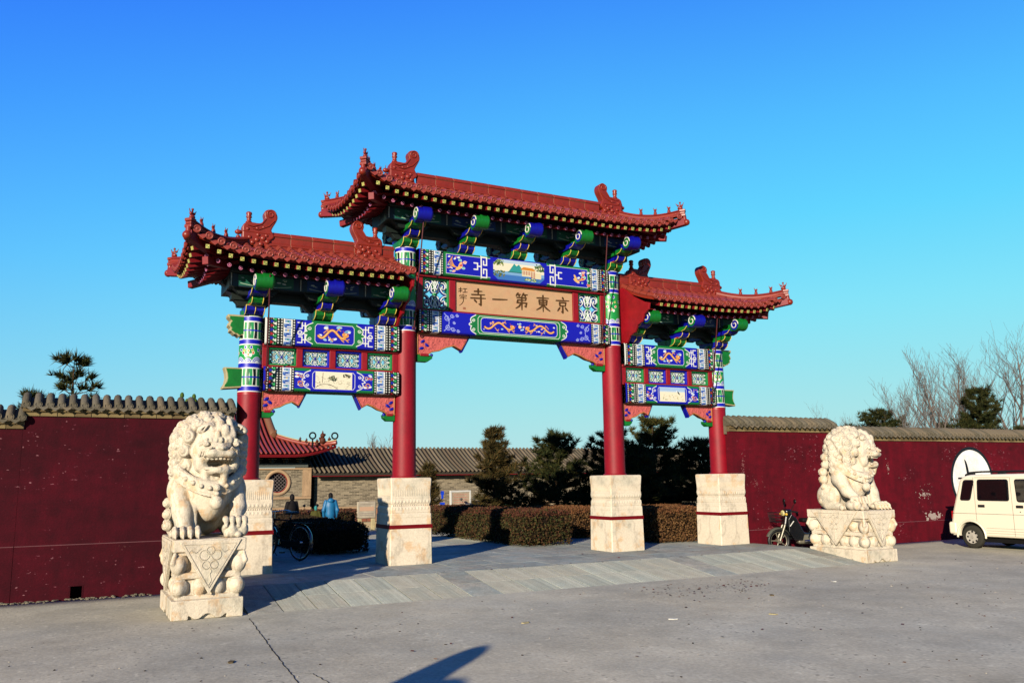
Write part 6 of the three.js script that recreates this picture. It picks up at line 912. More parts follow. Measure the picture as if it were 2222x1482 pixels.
// ---------- bare trees ----------
const twigM = S({ map: plainT, color: pc(168, 154, 146, 0.52), roughness: 0.95 });
function bareTree(label, x, z, h, sd, spread = 0.5, y0 = -1) {
  seed(sd); const t = thing('bare_tree', label, 'tree', [x, y0, z], 0, 'leafless trees beyond the right wall'), G = [];
  const grow = (p, d, len, r, lv) => { const pts = [p]; let q = p, v = d.clone(); for (let i = 0; i < 4; i++) { v = v.clone().add(V(rr(-1, 1) * 0.12, rr(0, 0.16), rr(-1, 1) * 0.12)).normalize(); q = q.clone().addScaledVector(v, len / 4); pts.push(q); } G.push(tube(pts, (u) => Math.max(0.005, lerp(r, r * 0.55, u)), lv < 2 ? 6 : 3, false)); if (lv >= 5) return; const n = [5, 4, 3, 3, 2][lv]; for (let i = 0; i < n; i++) { const k = lv === 0 ? 1.2 + i * 0.7 : 0.9 + (i + rnd()) / n * 3.1, i0 = Math.min(3, Math.floor(k)), b = V().lerpVectors(pts[i0], pts[i0 + 1], Math.min(1, k - i0)), a = rr(0, 6.283), o = V(Math.cos(a), 0, Math.sin(a)), nd = v.clone().addScaledVector(o, spread * rr(0.6, 1.3)).add(V(0, 0.12, 0)).normalize(); grow(b, nd, len * rr(0.55, 0.8), Math.max(0.007, r * 0.46), lv + 1); } };
  mesh('trunk', tube([V(0, 0, 0), V(0.05, h * 0.2, 0), V(0, h * 0.36, 0.03)], (u) => lerp(0.018 * h, 0.013 * h, u), 8), twigM, t);
  grow(V(0, h * 0.3, 0), V(rr(-0.1, 0.1), 1, 0), h * 0.36, h * 0.012, 0); for (let i = 0; i < 3; i++) { const a = i * 2.1 + rnd(); grow(V(0, h * (0.22 + 0.05 * i), 0), V(Math.cos(a) * spread, 1, Math.sin(a) * spread).normalize(), h * 0.3, h * 0.009, 1); }
  mesh('branches', merge(G), twigM, t);
}
bareTree('tall bare tree at the right edge of the picture', 42.0, -15, 10.4, 201, 0.75);
bareTree('bare tree with upright limbs left of the dark pine', 35.8, -16, 8.6, 202, 0.5);
bareTree('slim bare tree at the outer left side of the group', 34.2, -17, 7.0, 203, 0.6);
bareTree('bare tree behind the dark pine', 40.5, -17.5, 9.4, 204, 0.65);
bareTree('bare tree filling the background between two taller ones', 50, -24, 9.5, 205, 0.7);
bareTree('distant low bare tree above the right wall beside the flat pine', 84, -60, 10.5, 206, 0.65);
bareTree('faint distant bare tree left of the flat pine', 79, -60, 9.5, 207, 0.6);
bareTree('faint farthest bare tree just right of the taller wall stretch', 74, -60, 9, 208, 0.6);
bareTree('distant bare tree right of the flat pine', 90, -60, 12, 209, 0.65);
bareTree('thin bare twigs just showing above the long grey roof', 6.2, -28, 4.3, 210, 0.5);
{ // lone thin pole above the grey roof and overhead wires on the right
  const p = thing('thin_pole', 'thin leaning pole rising behind the long grey roof', 'pole', [12.6, -0.5, -26]); mesh('shaft', tube([V(0, 0, 0), V(0.1, 4, 0), V(0.35, 5.0, 0)], 0.018, 5), twigM, p); seed(8); const st = []; for (let i = 0; i < 8; i++) st.push(cyl(V(0.12 + i * 0.025, 4.2 + i * 0.1, 0), V(0.12 + i * 0.025 + rr(-0.12, 0.12), 4.35 + i * 0.1, 0), 0.006, 0.004, 3)); mesh('side_twigs', merge(st), twigM, p);
}
// ---------- hedges ----------
function hedge(label, x0, x1, z0, z1, y0, h, sd, cols, n, round = 0.12) {
  seed(sd); const t = thing('hedge', label, 'hedge', [(x0 + x1) / 2, y0, (z0 + z1) / 2], 0, 'clipped hedges of the inner court'), a = (x1 - x0) / 2, b = (z1 - z0) / 2;
  const core = rbox(-a + 0.07, a - 0.07, 0.06, h - 0.07, -b + 0.07, b - 0.07, round, 3); mesh('twig_core', core, S({ map: plainT, color: pc(46, 34, 22, 0.5), roughness: 1 }), t);
  const P = [], C = []; const A = 2 * a * h * 2 + 2 * b * h * 2 + 4 * a * b; for (let i = 0; i < n; i++) { let k = rnd() * A, p; const f = 4 * a * h, s = 4 * b * h; if (k < f) p = [rr(-a, a), rr(0.02, h), (k < f / 2 ? 1 : -1) * b]; else if (k < f + s) p = [(k < f + s / 2 ? 1 : -1) * a, rr(0.02, h), rr(-b, b)]; else p = [rr(-a, a), h, rr(-b, b)]; const q = V(...p), cx = clamp(q.x, -a + round, a - round), cy = clamp(q.y, 0, h - round), cz = clamp(q.z, -b + round, b - round), d = V(q.x - cx, q.y - cy, q.z - cz); if (d.length() > round) q.set(cx, cy, cz).addScaledVector(d.normalize(), round); q.x += rr(-0.05, 0.035); q.y += rr(-0.05, 0.05) * (q.y > 0.1 ? 1 : 0.2); q.z += rr(-0.05, 0.05);
    const u = V(rr(-1, 1), rr(-0.4, 1), rr(-1, 1)).normalize(), v = V().crossVectors(u, V(rr(-1, 1), rr(-1, 1), rr(-1, 1))).normalize(), L = rr(0.03, 0.06), W = L * 0.42; P.push(q.x - v.x * W, q.y - v.y * W, q.z - v.z * W, q.x + v.x * W, q.y + v.y * W, q.z + v.z * W, q.x + u.x * L, q.y + u.y * L, q.z + u.z * L); const top = q.y > h - 0.1 && rnd() < 0.7, c = cols[top ? 0 : 1 + Math.floor(rnd() * (cols.length - 1))], kk = rr(0.7, 1.25); for (let j = 0; j < 3; j++) C.push(c[0] * kk, c[1] * kk, c[2] * kk); }
  const g = new THREE.BufferGeometry(); g.setAttribute('position', new THREE.Float32BufferAttribute(P, 3)); g.setAttribute('color', new THREE.Float32BufferAttribute(C, 3)); g.computeVertexNormals(); mesh('leaves', g, leafM, t);
}
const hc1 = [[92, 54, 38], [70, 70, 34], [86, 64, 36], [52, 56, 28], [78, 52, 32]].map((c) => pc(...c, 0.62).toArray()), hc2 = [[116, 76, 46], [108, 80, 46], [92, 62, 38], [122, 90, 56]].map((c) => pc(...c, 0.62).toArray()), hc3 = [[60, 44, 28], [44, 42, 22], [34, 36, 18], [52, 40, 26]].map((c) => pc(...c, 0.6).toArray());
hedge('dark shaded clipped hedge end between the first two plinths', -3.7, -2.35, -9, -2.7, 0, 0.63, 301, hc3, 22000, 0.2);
hedge('long clipped hedge with reddish top behind the middle of the gate', 1.2, 2.55, -8.5, -1.95, 0, 0.79, 302, hc1, 30000, 0.18);
hedge('brownish hedge partly behind the third plinth', 3.6, 5.1, -6.5, -3.6, 0, 0.75, 303, hc2, 14000);
hedge('straw brown hedge between the third and fourth plinths', 4.35, 5.9, -2.6, -0.9, 0, 0.8, 304, hc2, 15000);
hedge('low reddish hedge row behind the two visitors', -4.5, 1.6, -17.4, -16.4, -0.5, 1.0, 305, hc1, 14000);
hedge('reddish brown hedge row under the pines', 5.5, 12, -9.4, -8.2, -0.15, 0.72, 306, hc2, 16000);
// ---------- van ----------
{
  const van = thing('white_van', 'white compact van with roof rails parked by the maroon wall', 'van', [11.1, YS, 2.05]); // local: x into the scene, z along the van, front toward +z
  const paint = new THREE.MeshPhysicalMaterial({ color: pc(240, 230, 205, 0.72), roughness: 0.3, clearcoat: 0.6, clearcoatRoughness: 0.1 }), glass = new THREE.MeshPhysicalMaterial({ color: pc(14, 14, 18, 0.5), roughness: 0.06, clearcoat: 1 }), seam = S({ color: pc(90, 84, 74, 0.5), roughness: 0.8 }), plast = S({ color: pc(36, 36, 38, 0.5), roughness: 0.6 });
  const W = 1.5, s = new THREE.Shape(); s.moveTo(0.06, 0.29); s.lineTo(0.05, 0.6); s.lineTo(0.12, 0.9); s.lineTo(0.36, 1.62); s.quadraticCurveTo(0.44, 1.75, 0.7, 1.765); s.lineTo(2.3, 1.78); s.quadraticCurveTo(2.55, 1.76, 2.66, 1.66); s.lineTo(3.1, 1.06); s.lineTo(3.4, 0.9); s.quadraticCurveTo(3.48, 0.84, 3.48, 0.6); s.lineTo(3.46, 0.29); s.lineTo(3.205, 0.29); s.absarc(2.86, 0.29, 0.345, 0, Math.PI, false); s.lineTo(0.915, 0.29); s.absarc(0.57, 0.29, 0.345, 0, Math.PI, false); s.closePath();
  const bg = extrude(s, W, 0.06, 1, 14); bg.rotateY(-Math.PI / 2); bg.translate(W / 2, 0, 0); mesh('body', toCreasedNormals(bg, 0.2), paint, van);
  const rect = (a, b, c, d, t, r = 0.05) => { const q = new THREE.Shape(), P = [[a, c], [b, c], [d[1], d[2]], [d[0], d[2]]], n = 4; for (let i = 0; i < n; i++) { const p0 = P[i], p1 = P[(i + 1) % n], l = Math.hypot(p1[0] - p0[0], p1[1] - p0[1]), u = [(p1[0] - p0[0]) / l, (p1[1] - p0[1]) / l]; const A = [p0[0] + u[0] * r, p0[1] + u[1] * r], B = [p1[0] - u[0] * r, p1[1] - u[1] * r]; i ? q.lineTo(...A) : q.moveTo(...A); q.lineTo(...B); const p2 = P[(i + 2) % n], l2 = Math.hypot(p2[0] - p1[0], p2[1] - p1[1]); q.quadraticCurveTo(...p1, p1[0] + (p2[0] - p1[0]) / l2 * r, p1[1] + (p2[1] - p1[1]) / l2 * r); } const g = extrude(q, t, 0.004); g.rotateY(-Math.PI / 2); return g; };
  const wins = [[0.36, 0.6, 1.16, [0.5, 0.75, 1.62]], [0.82, 1.58, 1.16, [0.86, 1.6, 1.63]], [1.8, 2.86, 1.14, [1.78, 2.5, 1.63]]];
  for (const side of [0, 1]) for (const [a, b, c, d] of wins) { const p = part('side_window', van), x = side ? W : 0; mesh('glass', rect(a, b, c, d, 0.012).translate(x, 0, 0), glass, p); const fr = rect(a - 0.022, b + 0.022, c - 0.022, [d[0] - 0.022, d[1] + 0.022, d[2] + 0.022], 0.006, 0.07).translate(x, 0, 0); mesh('rubber_seal', fr, plast, p); }
  for (const side of [0, 1]) { const x = side ? W + 0.0005 : -0.0005; for (const [z0, z1, y0, y1] of [[0.74, 0.746, 0.66, 1.7], [1.66, 1.666, 0.34, 1.7], [2.9, 2.906, 0.7, 1.1], [0.1, 3.3, 0.828, 0.836], [0.97, 2.5, 0.5, 0.505], [0.97, 2.5, 0.44, 0.445], [0.97, 2.5, 0.385, 0.39], [0.78, 1.65, 1.695, 1.7]]) mesh('panel_seam', box(x - 0.002, x + 0.002, y0, y1, z0, z1), seam, van); }
  for (const side of [0, 1]) for (const z of [0.9, 1.84]) { const h = part('door_handle', van), x = side ? W + 0.004 : -0.004; mesh('handle_recess', rbox(x - 0.012, x + 0.012, 0.985, 1.05, z - 0.09, z + 0.08, 0.02), plast, h); mesh('handle_bar', rbox(x - 0.02, x + 0.02, 1.02, 1.038, z - 0.08, z + 0.07, 0.008), S({ color: pc(60, 58, 54, 0.5), roughness: 0.4 }), h); }
  for (const z of [0.57, 2.86]) for (const x of [0.09, W - 0.09]) { const w = part('wheel', van); w.position.set(x, 0.275, z); const o = x < 0.5 ? -1 : 1; const ty = lathe([[0.16, -0.085], [0.235, -0.085], [0.262, -0.06], [0.272, -0.03], [0.272, 0.03], [0.262, 0.06], [0.235, 0.085], [0.16, 0.085]], 36); ty.rotateZ(Math.PI / 2); mesh('tyre', ty, M.rubber, w); const rim = []; const di = lathe([[0.001, 0.06], [0.05, 0.065], [0.09, 0.05], [0.16, 0.06], [0.18, 0.075], [0.18, 0.03], [0.001, 0.03]], 36); di.rotateZ(-o * Math.PI / 2); rim.push(di); mesh('rim', merge(rim), S({ color: pc(206, 200, 186, 0.7), roughness: 0.35, metalness: 0.3 }), w); const vents = []; for (let i = 0; i < 8; i++) { const a = i / 8 * 6.283; vents.push(tf(new THREE.CylinderGeometry(0.024, 0.024, 0.006, 10), { r: [0, 0, Math.PI / 2], p: [o * 0.0585, Math.sin(a) * 0.125, Math.cos(a) * 0.125] })); } vents.forEach((g) => mesh('rim_vent', g, plast, w)); mesh('hub_cap', tf(new THREE.CylinderGeometry(0.035, 0.04, 0.012, 16), { r: [0, 0, Math.PI / 2], p: [o * 0.07, 0, 0] }), S({ color: pc(190, 184, 170, 0.7), roughness: 0.4, metalness: 0.3 }), w); mesh('axle', cyl(V(0, 0, 0), V(-o * 0.3, 0, 0), 0.05, 0.05, 8), plast, w); }
  for (const z of [0.57, 2.86]) mesh('wheel_well', box(0.12, W - 0.12, 0.3, 0.72, z - 0.38, z + 0.38), M.dark, van); mesh('underbody', box(0.15, W - 0.15, 0.16, 0.3, 0.4, 3.2), M.dark, van);
  for (const z of [0.57, 2.86]) for (const x of [0, W]) { const o = []; for (let i = 0; i <= 20; i++) { const a = -0.1 + i / 20 * 3.34; o.push(V(x, 0.29 + Math.sin(a) * 0.365, z + Math.cos(a) * 0.365)); } mesh('arch_lip', tube(o, 0.025, 6), paint, van); }
  mesh('rear_bumper', rbox(-0.02, W + 0.02, 0.32, 0.62, -0.02, 0.2, 0.06, 3), paint, van); mesh('front_bumper', rbox(-0.01, W + 0.01, 0.26, 0.58, 3.36, 3.54, 0.06, 3), paint, van); for (const x of [0.02, W - 0.12]) { mesh('tail_lamp', rbox(x + 0.02, x + 0.1, 0.68, 0.88, 0.045, 0.12, 0.02), S({ color: pc(190, 20, 26, 0.6), roughness: 0.2 }), van).rotation.x = 0; mesh('headlamp', rbox(x, x + 0.1, 0.66, 0.86, 3.4, 3.5, 0.03), M.chrome, van); }
  mesh('rear_window', extrude([[0.2, 1.12], [W - 0.2, 1.12], [W - 0.26, 1.6], [0.26, 1.6]], 0.01, 0).applyMatrix4(new THREE.Matrix4().makeRotationX(0.32)).translate(0, 0.04, -0.19), glass, van); mesh('windscreen', extrude([[0.12, 0], [W - 0.12, 0], [W - 0.2, 0.66], [0.2, 0.66]], 0.01, 0).rotateX(-0.63).translate(0, 1.1, 3.1), glass, van);
  for (const x of [0.14, W - 0.14]) { const r = part('roof_rail', van); mesh('rail', tube([V(x, 1.745, 0.46), V(x, 1.81, 0.56), V(x, 1.83, 0.9), V(x, 1.835, 2.0), V(x, 1.8, 2.5), V(x, 1.765, 2.56)], 0.022, 7), plast, r); mesh('rail_foot', rbox(x - 0.03, x + 0.03, 1.74, 1.82, 0.52, 0.72, 0.02), plast, r); mesh('rail_foot', rbox(x - 0.03, x + 0.03, 1.76, 1.82, 2.3, 2.5, 0.02), plast, r); }
  mesh('rear_spoiler', rbox(0.15, W - 0.15, 1.655, 1.7, 0.24, 0.44, 0.015), plast, van); mesh('wing_mirror', rbox(-0.18, -0.02, 1.12, 1.24, 2.72, 2.82, 0.03), plast, van); mesh('fuel_lock', tf(new THREE.CylinderGeometry(0.012, 0.012, 0.01, 10), { r: [0, 0, Math.PI / 2], p: [-0.002, 0.9, 1.84] }), plast, van); mesh('exhaust', cyl(V(0.35, 0.2, 0.05), V(0.35, 0.22, 0.4), 0.03, 0.03, 8), M.iron, van);
}
// ---------- motorcycle ----------
function motorcycle(label, x, y, z, turn) { // local: front toward +z
  const m = thing('motorcycle', label, 'motorcycle', [x, y, z], turn, 'parked light motorcycles'), blk = new THREE.MeshPhysicalMaterial({ color: pc(18, 20, 24, 0.5), roughness: 0.25, clearcoat: 0.8 }), sil = S({ color: pc(136, 132, 114, 0.6), roughness: 0.35, metalness: 0.4 }), redM = S({ color: pc(196, 24, 30, 0.6), roughness: 0.35 });
  for (const zz of [0.62, -0.58]) { const w = part('wheel', m); w.position.set(0, 0.28, zz); mesh('tyre', tf(new THREE.TorusGeometry(0.24, 0.042, 10, 32), { r: [0, Math.PI / 2, 0] }), M.black, w); mesh('rim', tf(new THREE.TorusGeometry(0.2, 0.016, 6, 32), { r: [0, Math.PI / 2, 0] }), sil, w); const sp = []; for (let i = 0; i < 5; i++) { const a = i / 5 * 6.283; sp.push(cyl(V(0, 0, 0), V(0, Math.sin(a) * 0.2, Math.cos(a) * 0.2), 0.02, 0.014, 6)); } mesh('spokes', merge(sp), sil, w); mesh('hub', tf(new THREE.CylinderGeometry(0.06, 0.06, 0.12, 14), { r: [0, 0, Math.PI / 2] }), sil, w); }
  const arcF = (zz, a0, a1, r, wd) => grid((u, v) => { const a = lerp(a0, a1, u), q = (v - 0.5) * 2; return [q * wd, 0.28 + Math.sin(a) * (r - q * q * 0.03), zz + Math.cos(a) * (r - q * q * 0.03)]; }, 16, 6);
  mesh('front_fender', merge([arcF(0.62, 0.35, 2.7, 0.315, 0.075), arcF(0.62, 0.35, 2.7, 0.305, 0.075)]), S({ color: pc(112, 116, 104, 0.6), roughness: 0.3, metalness: 0.3 }), m); mesh('rear_fender', merge([arcF(-0.58, 0.5, 2.9, 0.325, 0.085), arcF(-0.58, 0.5, 2.9, 0.315, 0.085)]), blk, m);
  for (const s of [-1, 1]) { mesh('fork', cyl(V(s * 0.085, 0.28, 0.62), V(s * 0.075, 0.78, 0.42), 0.024, 0.026, 10), sil, m); mesh('leg_shield', extrude([[0.1, 0.3], [0.3, 0.3], [0.42, 0.5], [0.42, 0.78], [0.34, 0.9], [0.22, 0.8], [0.05, 0.46]], 0.03, 0.01).rotateY(-Math.PI / 2).translate(s * 0.17, 0, 0), blk, m); mesh('shield_stripe', cyl(V(s * 0.19, 0.62, 0.4), V(s * 0.19, 0.74, 0.3), 0.012, 0.012, 6), M.white, m); mesh('rear_shock', cyl(V(s * 0.13, 0.32, -0.58), V(s * 0.13, 0.66, -0.44), 0.03, 0.024, 10), sil, m); mesh('foot_peg', cyl(V(s * 0.1, 0.26, 0.0), V(s * 0.27, 0.26, 0.0), 0.018, 0.018, 8), M.black, m); mesh('turn_signal', ball(s * 0.16, 0.9, 0.46, 0.04, [1.2, 0.8, 0.8]), S({ color: pc(236, 190, 70, 0.62), roughness: 0.25 }), m); const mr = part('mirror', m); mesh('mirror_stem', cyl(V(s * 0.2, 0.98, 0.36), V(s * 0.3, 1.16, 0.3), 0.008, 0.008, 6), M.black, mr); mesh('mirror_head', ball(s * 0.31, 1.2, 0.3, 0.07, [1, 0.75, 0.3]), M.black, mr); mesh('grip', cyl(V(s * 0.2, 0.97, 0.36), V(s * 0.36, 0.95, 0.26), 0.022, 0.022, 8), M.black, m); }
  mesh('handlebar_cowl', tf(rbox(-0.16, 0.16, 0.86, 1.02, 0.3, 0.48, 0.06, 3), {}), blk, m); mesh('headlamp', ball(0, 0.92, 0.48, 0.085, [1.25, 0.85, 0.5], 14, 10), new THREE.MeshPhysicalMaterial({ color: pc(226, 214, 150, 0.65), roughness: 0.1, clearcoat: 1 }), m); mesh('front_cover', extrude([[0.3, 0.5], [0.5, 0.66], [0.46, 0.86], [0.3, 0.9]], 0.22, 0.03).rotateY(-Math.PI / 2), blk, m);
  mesh('basket', (() => { const o = []; for (let i = 0; i <= 5; i++) { const x = -0.16 + i * 0.064; o.push(cyl(V(x, 0.72, 0.74), V(x * 1.1, 0.94, 0.78), 0.006, 0.006, 4), cyl(V(x, 0.72, 0.74), V(x, 0.72, 0.54), 0.006, 0.006, 4)); } for (let k = 0; k <= 3; k++) { const y = 0.72 + k * 0.073, w = 0.16 + k * 0.005; o.push(tube([V(-w, y, 0.54), V(-w, y, 0.74 + k * 0.013), V(w, y, 0.74 + k * 0.013), V(w, y, 0.54)], 0.006, 4)); } return merge(o); })(), M.black, m);
  mesh('frame_tube', tube([V(0, 0.76, 0.4), V(0, 0.5, 0.2), V(0, 0.42, -0.1), V(0, 0.6, -0.35), V(0, 0.68, -0.75)], 0.05, 8), blk, m); mesh('engine', rbox(-0.11, 0.11, 0.2, 0.42, -0.22, 0.18, 0.05, 3), sil, m); mesh('seat', rbox(-0.14, 0.14, 0.7, 0.8, -0.72, 0.06, 0.05, 3), S({ color: pc(20, 18, 18, 0.5), roughness: 0.7 }), m); mesh('side_cover', rbox(-0.13, 0.13, 0.48, 0.7, -0.66, -0.1, 0.06, 3), blk, m); mesh('exhaust', cyl(V(0.15, 0.26, 0.05), V(0.17, 0.34, -0.85), 0.035, 0.05, 12), M.chrome, m); mesh('tail_lamp', rbox(-0.1, 0.1, 0.62, 0.74, -0.9, -0.78, 0.03, 2), redM, m); mesh('rear_rack', tube([V(-0.1, 0.8, -0.55), V(-0.11, 0.84, -0.9), V(0.11, 0.84, -0.9), V(0.1, 0.8, -0.55)], 0.012, 6), sil, m); mesh('side_stand', cyl(V(-0.1, 0.25, -0.05), V(-0.2, 0.0, 0.02), 0.014, 0.012, 6), M.black, m); mesh('side_reflector', rbox(-0.17, -0.14, 0.3, 0.36, -0.7, -0.45, 0.01), redM, m);
  return m;
}
const moto = motorcycle('black underbone motorcycle parked against the right wall by the lion pedestal', 7.2, YS, 1.0, -1.95);
copy(moto, 'dark motorcycle parked by the stone tablet at the brick building', [4.35, -0.5, -19.6], 1.2);
copy(moto, 'dark motorcycle parked in front of the white framed notice board', [8.0, -0.5, -20.2], 0.5);
copy(moto, 'dark motorcycle parked beside the visitor in black', [0.0, -0.5, -16.6], -0.4);
// ---------- bicycles ----------
function bicycle(label, x, y, z, turn) { // local: front toward +z, rear wheel at the origin
  const b = thing('bicycle', label, 'bicycle', [x, y, z], turn, 'bicycles parked behind the first plinth'), bk = S({ color: pc(20, 18, 20, 0.5), roughness: 0.8 }), R = 0.36;
  for (const zz of [0, 1.12]) { const w = part('wheel', b); w.position.set(0, R, zz); mesh('tyre', tf(new THREE.TorusGeometry(R - 0.02, 0.021, 8, 44), { r: [0, Math.PI / 2, 0] }), M.black, w); mesh('rim', tf(new THREE.TorusGeometry(R - 0.045, 0.01, 6, 44), { r: [0, Math.PI / 2, 0] }), M.chrome, w); const sp = []; for (let i = 0; i < 24; i++) { const a = i / 24 * 6.283; sp.push(cyl(V((i % 2 ? 1 : -1) * 0.03, 0, 0), V(0, Math.sin(a) * (R - 0.05), Math.cos(a) * (R - 0.05)), 0.002, 0.002, 3)); } mesh('spokes', merge(sp), M.black, w).userData.kind = 'stuff'; mesh('hub', tf(new THREE.CylinderGeometry(0.025, 0.025, 0.1, 10), { r: [0, 0, Math.PI / 2] }), M.chrome, w); const f = grid((u, v) => { const a = lerp(zz ? 0.5 : 0.9, zz ? 2.6 : 3.5, u), q = (v - 0.5) * 2, r = R + 0.03 - q * q * 0.012; return [q * 0.032, Math.sin(a) * r, Math.cos(a) * r]; }, 24, 4); mesh('mudguard', merge([f, f.clone().scale(0.98, 0.985, 0.985)]), new THREE.MeshPhysicalMaterial({ color: pc(30, 30, 36, 0.5), roughness: 0.2, clearcoat: 1 }), w); }
  const t = (a, c, r = 0.016) => cyl(V(...a), V(...c), r, r, 8); const fr = [t([0, 0.86, 0.86], [0, 0.42, 0.92]), t([0, 0.82, 0.88], [0, 0.8, 0.34]), t([0, 0.55, 0.92], [0, 0.32, 0.44]), t([0, 0.86, 0.32], [0, 0.32, 0.44])]; for (const s of [-1, 1]) fr.push(t([s * 0.05, R, 0], [s * 0.03, 0.32, 0.44], 0.01), t([s * 0.05, R, 0], [s * 0.02, 0.8, 0.33], 0.01), t([s * 0.05, R, 1.12], [s * 0.03, 0.66, 0.9], 0.011)); mesh('frame', merge(fr), bk, b);
  mesh('saddle', tf(rbox(-0.09, 0.09, 0.93, 0.99, 0.14, 0.4, 0.03, 3), {}), M.black, b); mesh('seat_post', t([0, 0.84, 0.32], [0, 0.95, 0.29], 0.013), M.chrome, b); mesh('handlebar', tube(curve([V(-0.28, 0.98, 0.68), V(-0.24, 1.0, 0.82), V(0, 0.98, 0.88), V(0.24, 1.0, 0.82), V(0.28, 0.98, 0.68)], 20), 0.012, 7), M.chrome, b); mesh('stem', t([0, 0.84, 0.86], [0, 0.98, 0.86]), M.chrome, b); mesh('rear_rack', merge([box(-0.07, 0.07, 0.755, 0.765, -0.3, 0.25), t([-0.06, R, 0], [-0.06, 0.76, -0.15], 0.006), t([0.06, R, 0], [0.06, 0.76, -0.15], 0.006)]), bk, b); mesh('chain_case', tf(rbox(0.035, 0.06, 0.26, 0.4, -0.05, 0.55, 0.03), {}), bk, b); mesh('pedal', box(0.06, 0.15, 0.14, 0.17, 0.4, 0.48), M.black, b); mesh('kick_stand', t([0, 0.2, -0.1], [0.14, 0.0, -0.16], 0.008), bk, b); mesh('basket', (() => { const o = []; for (let i = 0; i < 6; i++) { const x = -0.15 + i * 0.06; o.push(t([x, 0.74, 1.24], [x, 1.0, 1.26], 0.004), t([x, 0.74, 1.02], [x, 1.0, 1.0], 0.004), t([x, 0.74, 1.02], [x, 0.74, 1.24], 0.004)); } for (const y of [0.74, 0.87, 1.0]) o.push(tube([V(-0.16, y, 1.0), V(-0.16, y, 1.26), V(0.16, y, 1.26), V(0.16, y, 1.0), V(-0.16, y, 1.0)], 0.005, 4)); return merge(o); })(), bk, b);
  return b;
}
const bike = bicycle('black bicycle seen from behind with a shining mudguard, in the gate shadow', -4.15, 0, -1.78, Math.PI + 0.44);
copy(bike, 'second black bicycle mostly hidden behind the first plinth', [-4.85, 0, -2.1], Math.PI + 0.5);
copy(bike, 'third bicycle standing farther back behind the first plinth', [-4.5, 0, -3.3], Math.PI + 0.9);
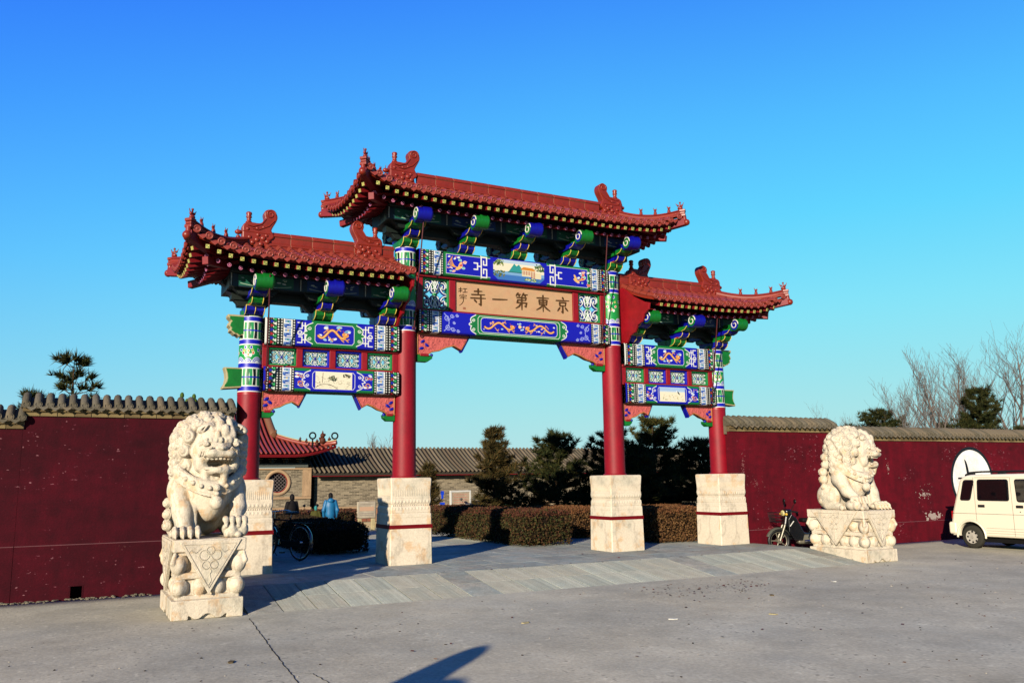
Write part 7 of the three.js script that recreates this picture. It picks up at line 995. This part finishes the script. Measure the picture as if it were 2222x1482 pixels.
// ---------- people ----------
function person(label, x, y, z, turn, o) {
  const t = thing('person', label, 'person', [x, y, z], turn), H = o.h, k = H / 1.7, sk = S({ color: pc(190, 140, 110, 0.6), roughness: 0.7 });
  const a = new Sculpt([0, 0.85, 0], 0.95, 84);
  for (const s of [-1, 1]) { a.cap([s * 0.1, 0.9, 0], [s * 0.11, 0.5, 0.02], 0.1, 0.07, 0.05); a.cap([s * 0.11, 0.5, 0.02], [s * 0.12, 0.08, -0.02], 0.068, 0.045, 0.04); a.ell(s * 0.13, 0.04, 0.05, 0.05, 0.045, 0.13, 0.03); }
  a.ell(0, 0.95, 0, 0.17, 0.14, 0.12, 0.06); a.ell(0, 1.2, 0, 0.17, 0.26, 0.12, 0.06); a.cap([0, 1.38, 0], [0, 1.5, 0.01], 0.065, 0.055, 0.04); a.ell(0, 1.58, 0.02, 0.08, 0.115, 0.1, 0.02); a.ell(0, 1.57, 0.12, 0.015, 0.03, 0.02, 0.01); a.ell(0, 1.52, 0.1, 0.03, 0.012, 0.012, 0.008); for (const s of [-1, 1]) { a.ell(s * 0.082, 1.58, 0.01, 0.014, 0.03, 0.02, 0.008); a.ell(s * 0.03, 1.6, 0.105, 0.014, 0.008, 0.01, 0.004); }
  mesh('body', a.build().scale(k, k, k), S({ color: pc(...o.legs, 0.5), roughness: 0.85 }), t);
  const j = new Sculpt([0, 1.1, 0], 0.7, 84); j.ell(0, 1.2, -0.01, 0.22, 0.28, 0.155, 0.05); j.ell(0, 0.96, 0, 0.215, 0.26, 0.155, 0.06); j.box(0, o.hem + 0.08, 0, 0.2, 0.09, 0.145, 0.06, 0.05);
  for (const s of [-1, 1]) { const el = o.arms === 'front' ? [s * 0.29, 1.08, 0.02] : [s * 0.3, 1.08, -0.04], ha = o.arms === 'front' ? [s * 0.2, 0.98, 0.22] : [s * 0.27, 0.84, 0.06]; j.cap([s * 0.2, 1.37, 0], el, 0.09, 0.078, 0.05); j.cap(el, ha, 0.078, 0.056, 0.03); }
  if (o.hood) { j.ell(0, 1.43, -0.09, 0.14, 0.09, 0.1, 0.03); } else j.ell(0, 1.43, -0.01, 0.1, 0.07, 0.09, 0.04); for (let i = 0; i < 4; i++) if (o.quilt) { j.put((X, Y, Z) => Math.max(Math.abs(Y - (0.86 + i * 0.14)) - 0.008, Math.hypot(X / 0.3, Z / 0.25) - 1), [0, 0.86 + i * 0.14, 0], 0.02, 0.02, false); }
  mesh('jacket', j.build().scale(k, k, k), S({ map: plainT, color: pc(...o.coat, 0.6), roughness: o.quilt ? 0.5 : 0.8 }), t);
  const hr = new Sculpt([0, 1.6, 0], 0.22, 40); hr.ell(0, 1.605, -0.005, 0.1, 0.115, 0.11, 0.02); hr.ell(0, 1.54, -0.05, 0.085, 0.07, 0.06, 0.03); hr.ell(0, 1.56, 0.12, 0.075, 0.09, 0.06, 0.02, true); mesh('hair', hr.build().scale(k, k, k), S({ color: pc(...(o.hair || [22, 18, 18]), 0.5), roughness: 0.7 }), t);
  const hd = []; for (const s of [-1, 1]) { const p = o.arms === 'front' ? [s * 0.17, 0.96, 0.27] : [s * 0.265, 0.77, 0.07]; const g = new Sculpt(p, 0.12, 40); g.ell(p[0], p[1], p[2], 0.028, 0.045, 0.04, 0.01); for (let i = 0; i < 4; i++) g.path([[p[0], p[1] - 0.03, p[2] - 0.026 + i * 0.018], [p[0] - s * 0.006, p[1] - 0.07 - (i === 1 || i === 2 ? 0.012 : 0), p[2] - 0.02 + i * 0.016], [p[0] - s * 0.02, p[1] - 0.095 - (i === 1 || i === 2 ? 0.012 : 0), p[2] - 0.014 + i * 0.014]], 0.0085, 0.003); g.path([[p[0], p[1] + 0.01, p[2] + 0.03], [p[0] - s * 0.012, p[1] - 0.03, p[2] + 0.055], [p[0] - s * 0.02, p[1] - 0.055, p[2] + 0.055]], 0.009, 0.005); hd.push(g.build()); } for (const g of hd) mesh('hand', g.scale(k, k, k), sk, t);
  t.scale.set(o.wide || 0.84, 1, 0.9);
  return t;
}
person('visitor in a bright blue hooded coat seen from behind near the brick wall', 0.13, -0.5, -15, Math.PI - 0.1, { h: 1.68, coat: [30, 140, 205], legs: [40, 36, 50], hem: 0.62, hood: true, quilt: true, arms: 'side' });
person('visitor in black clothes seen from behind left of the blue coat', -1.28, -0.5, -15, Math.PI + 0.25, { h: 1.66, coat: [30, 26, 28], legs: [24, 22, 26], hem: 0.78, arms: 'front' });
person('small child in an olive coat and teal hat beside the blue coat', -0.33, -0.5, -15.3, Math.PI - 0.3, { h: 1.22, coat: [96, 96, 40], legs: [50, 44, 50], hem: 0.7, hair: [60, 150, 150], arms: 'side' });
// upright garden rock outside the frame on the left: it throws the long soft shadow on the forecourt
{ const s = new Sculpt([0, 1.3, 0], 1.45, 80); s.ell(0, 0.2, 0, 0.5, 0.4, 0.45, 0.1); s.cap([0.0, 0.2, 0], [0.02, 1.6, 0], 0.36, 0.3, 0.1); s.cap([0.02, 1.5, 0], [0.0, 2.15, 0], 0.29, 0.2, 0.1); s.ell(-0.02, 2.33, 0, 0.18, 0.32, 0.18, 0.08); s.ell(0.22, 2.05, 0.24, 0.2, 0.16, 0.2, 0.06); s.ell(0.32, 1.7, 0.34, 0.24, 0.28, 0.24, 0.06); s.ell(-0.15, 1.9, -0.1, 0.14, 0.2, 0.14, 0.06); const r = thing('garden_rock', 'tall upright grey garden rock left of the forecourt', 'rock', [-11.13, YS - 0.02, 13.75]); mesh('stone', metreUV(s.build(), 0.6), S({ map: marbleT, color: pc(160, 155, 145, 0.6), roughness: 0.9 }), r); }
// litter on the forecourt
{ seed(55); const m = [M.white, M.cream, M.brickB]; [[-1.45, 7.07], [-0.1, 7.46], [1.2, 6.1], [3.3, 5.4], [-3.2, 6.3], [-6.9, 6.8]].forEach(([x, z], i) => { const g = extrude([[-0.05, -0.02], [0.04, -0.03], [0.06, 0.015], [0.0, 0.035], [-0.06, 0.02]], 0.012, 0.002); g.rotateX(-Math.PI / 2); g.rotateY(rr(0, 6)); const t = mesh('litter_scrap', g, m[i % 3], scene); t.position.set(x, YS + 0.008, z); t.userData = { label: ['pale scrap lying alone in the middle foreground', 'white scrap right of the middle on the forecourt', 'small cream scrap below the right part of the ramp', 'white scrap on the forecourt between ramp and right lion', 'brown scrap on the forecourt below the ramp', 'white scrap near the crack at the left'][i], category: 'litter', group: 'scraps of litter on the forecourt' }; }); }
renderer.render(scene, camera);
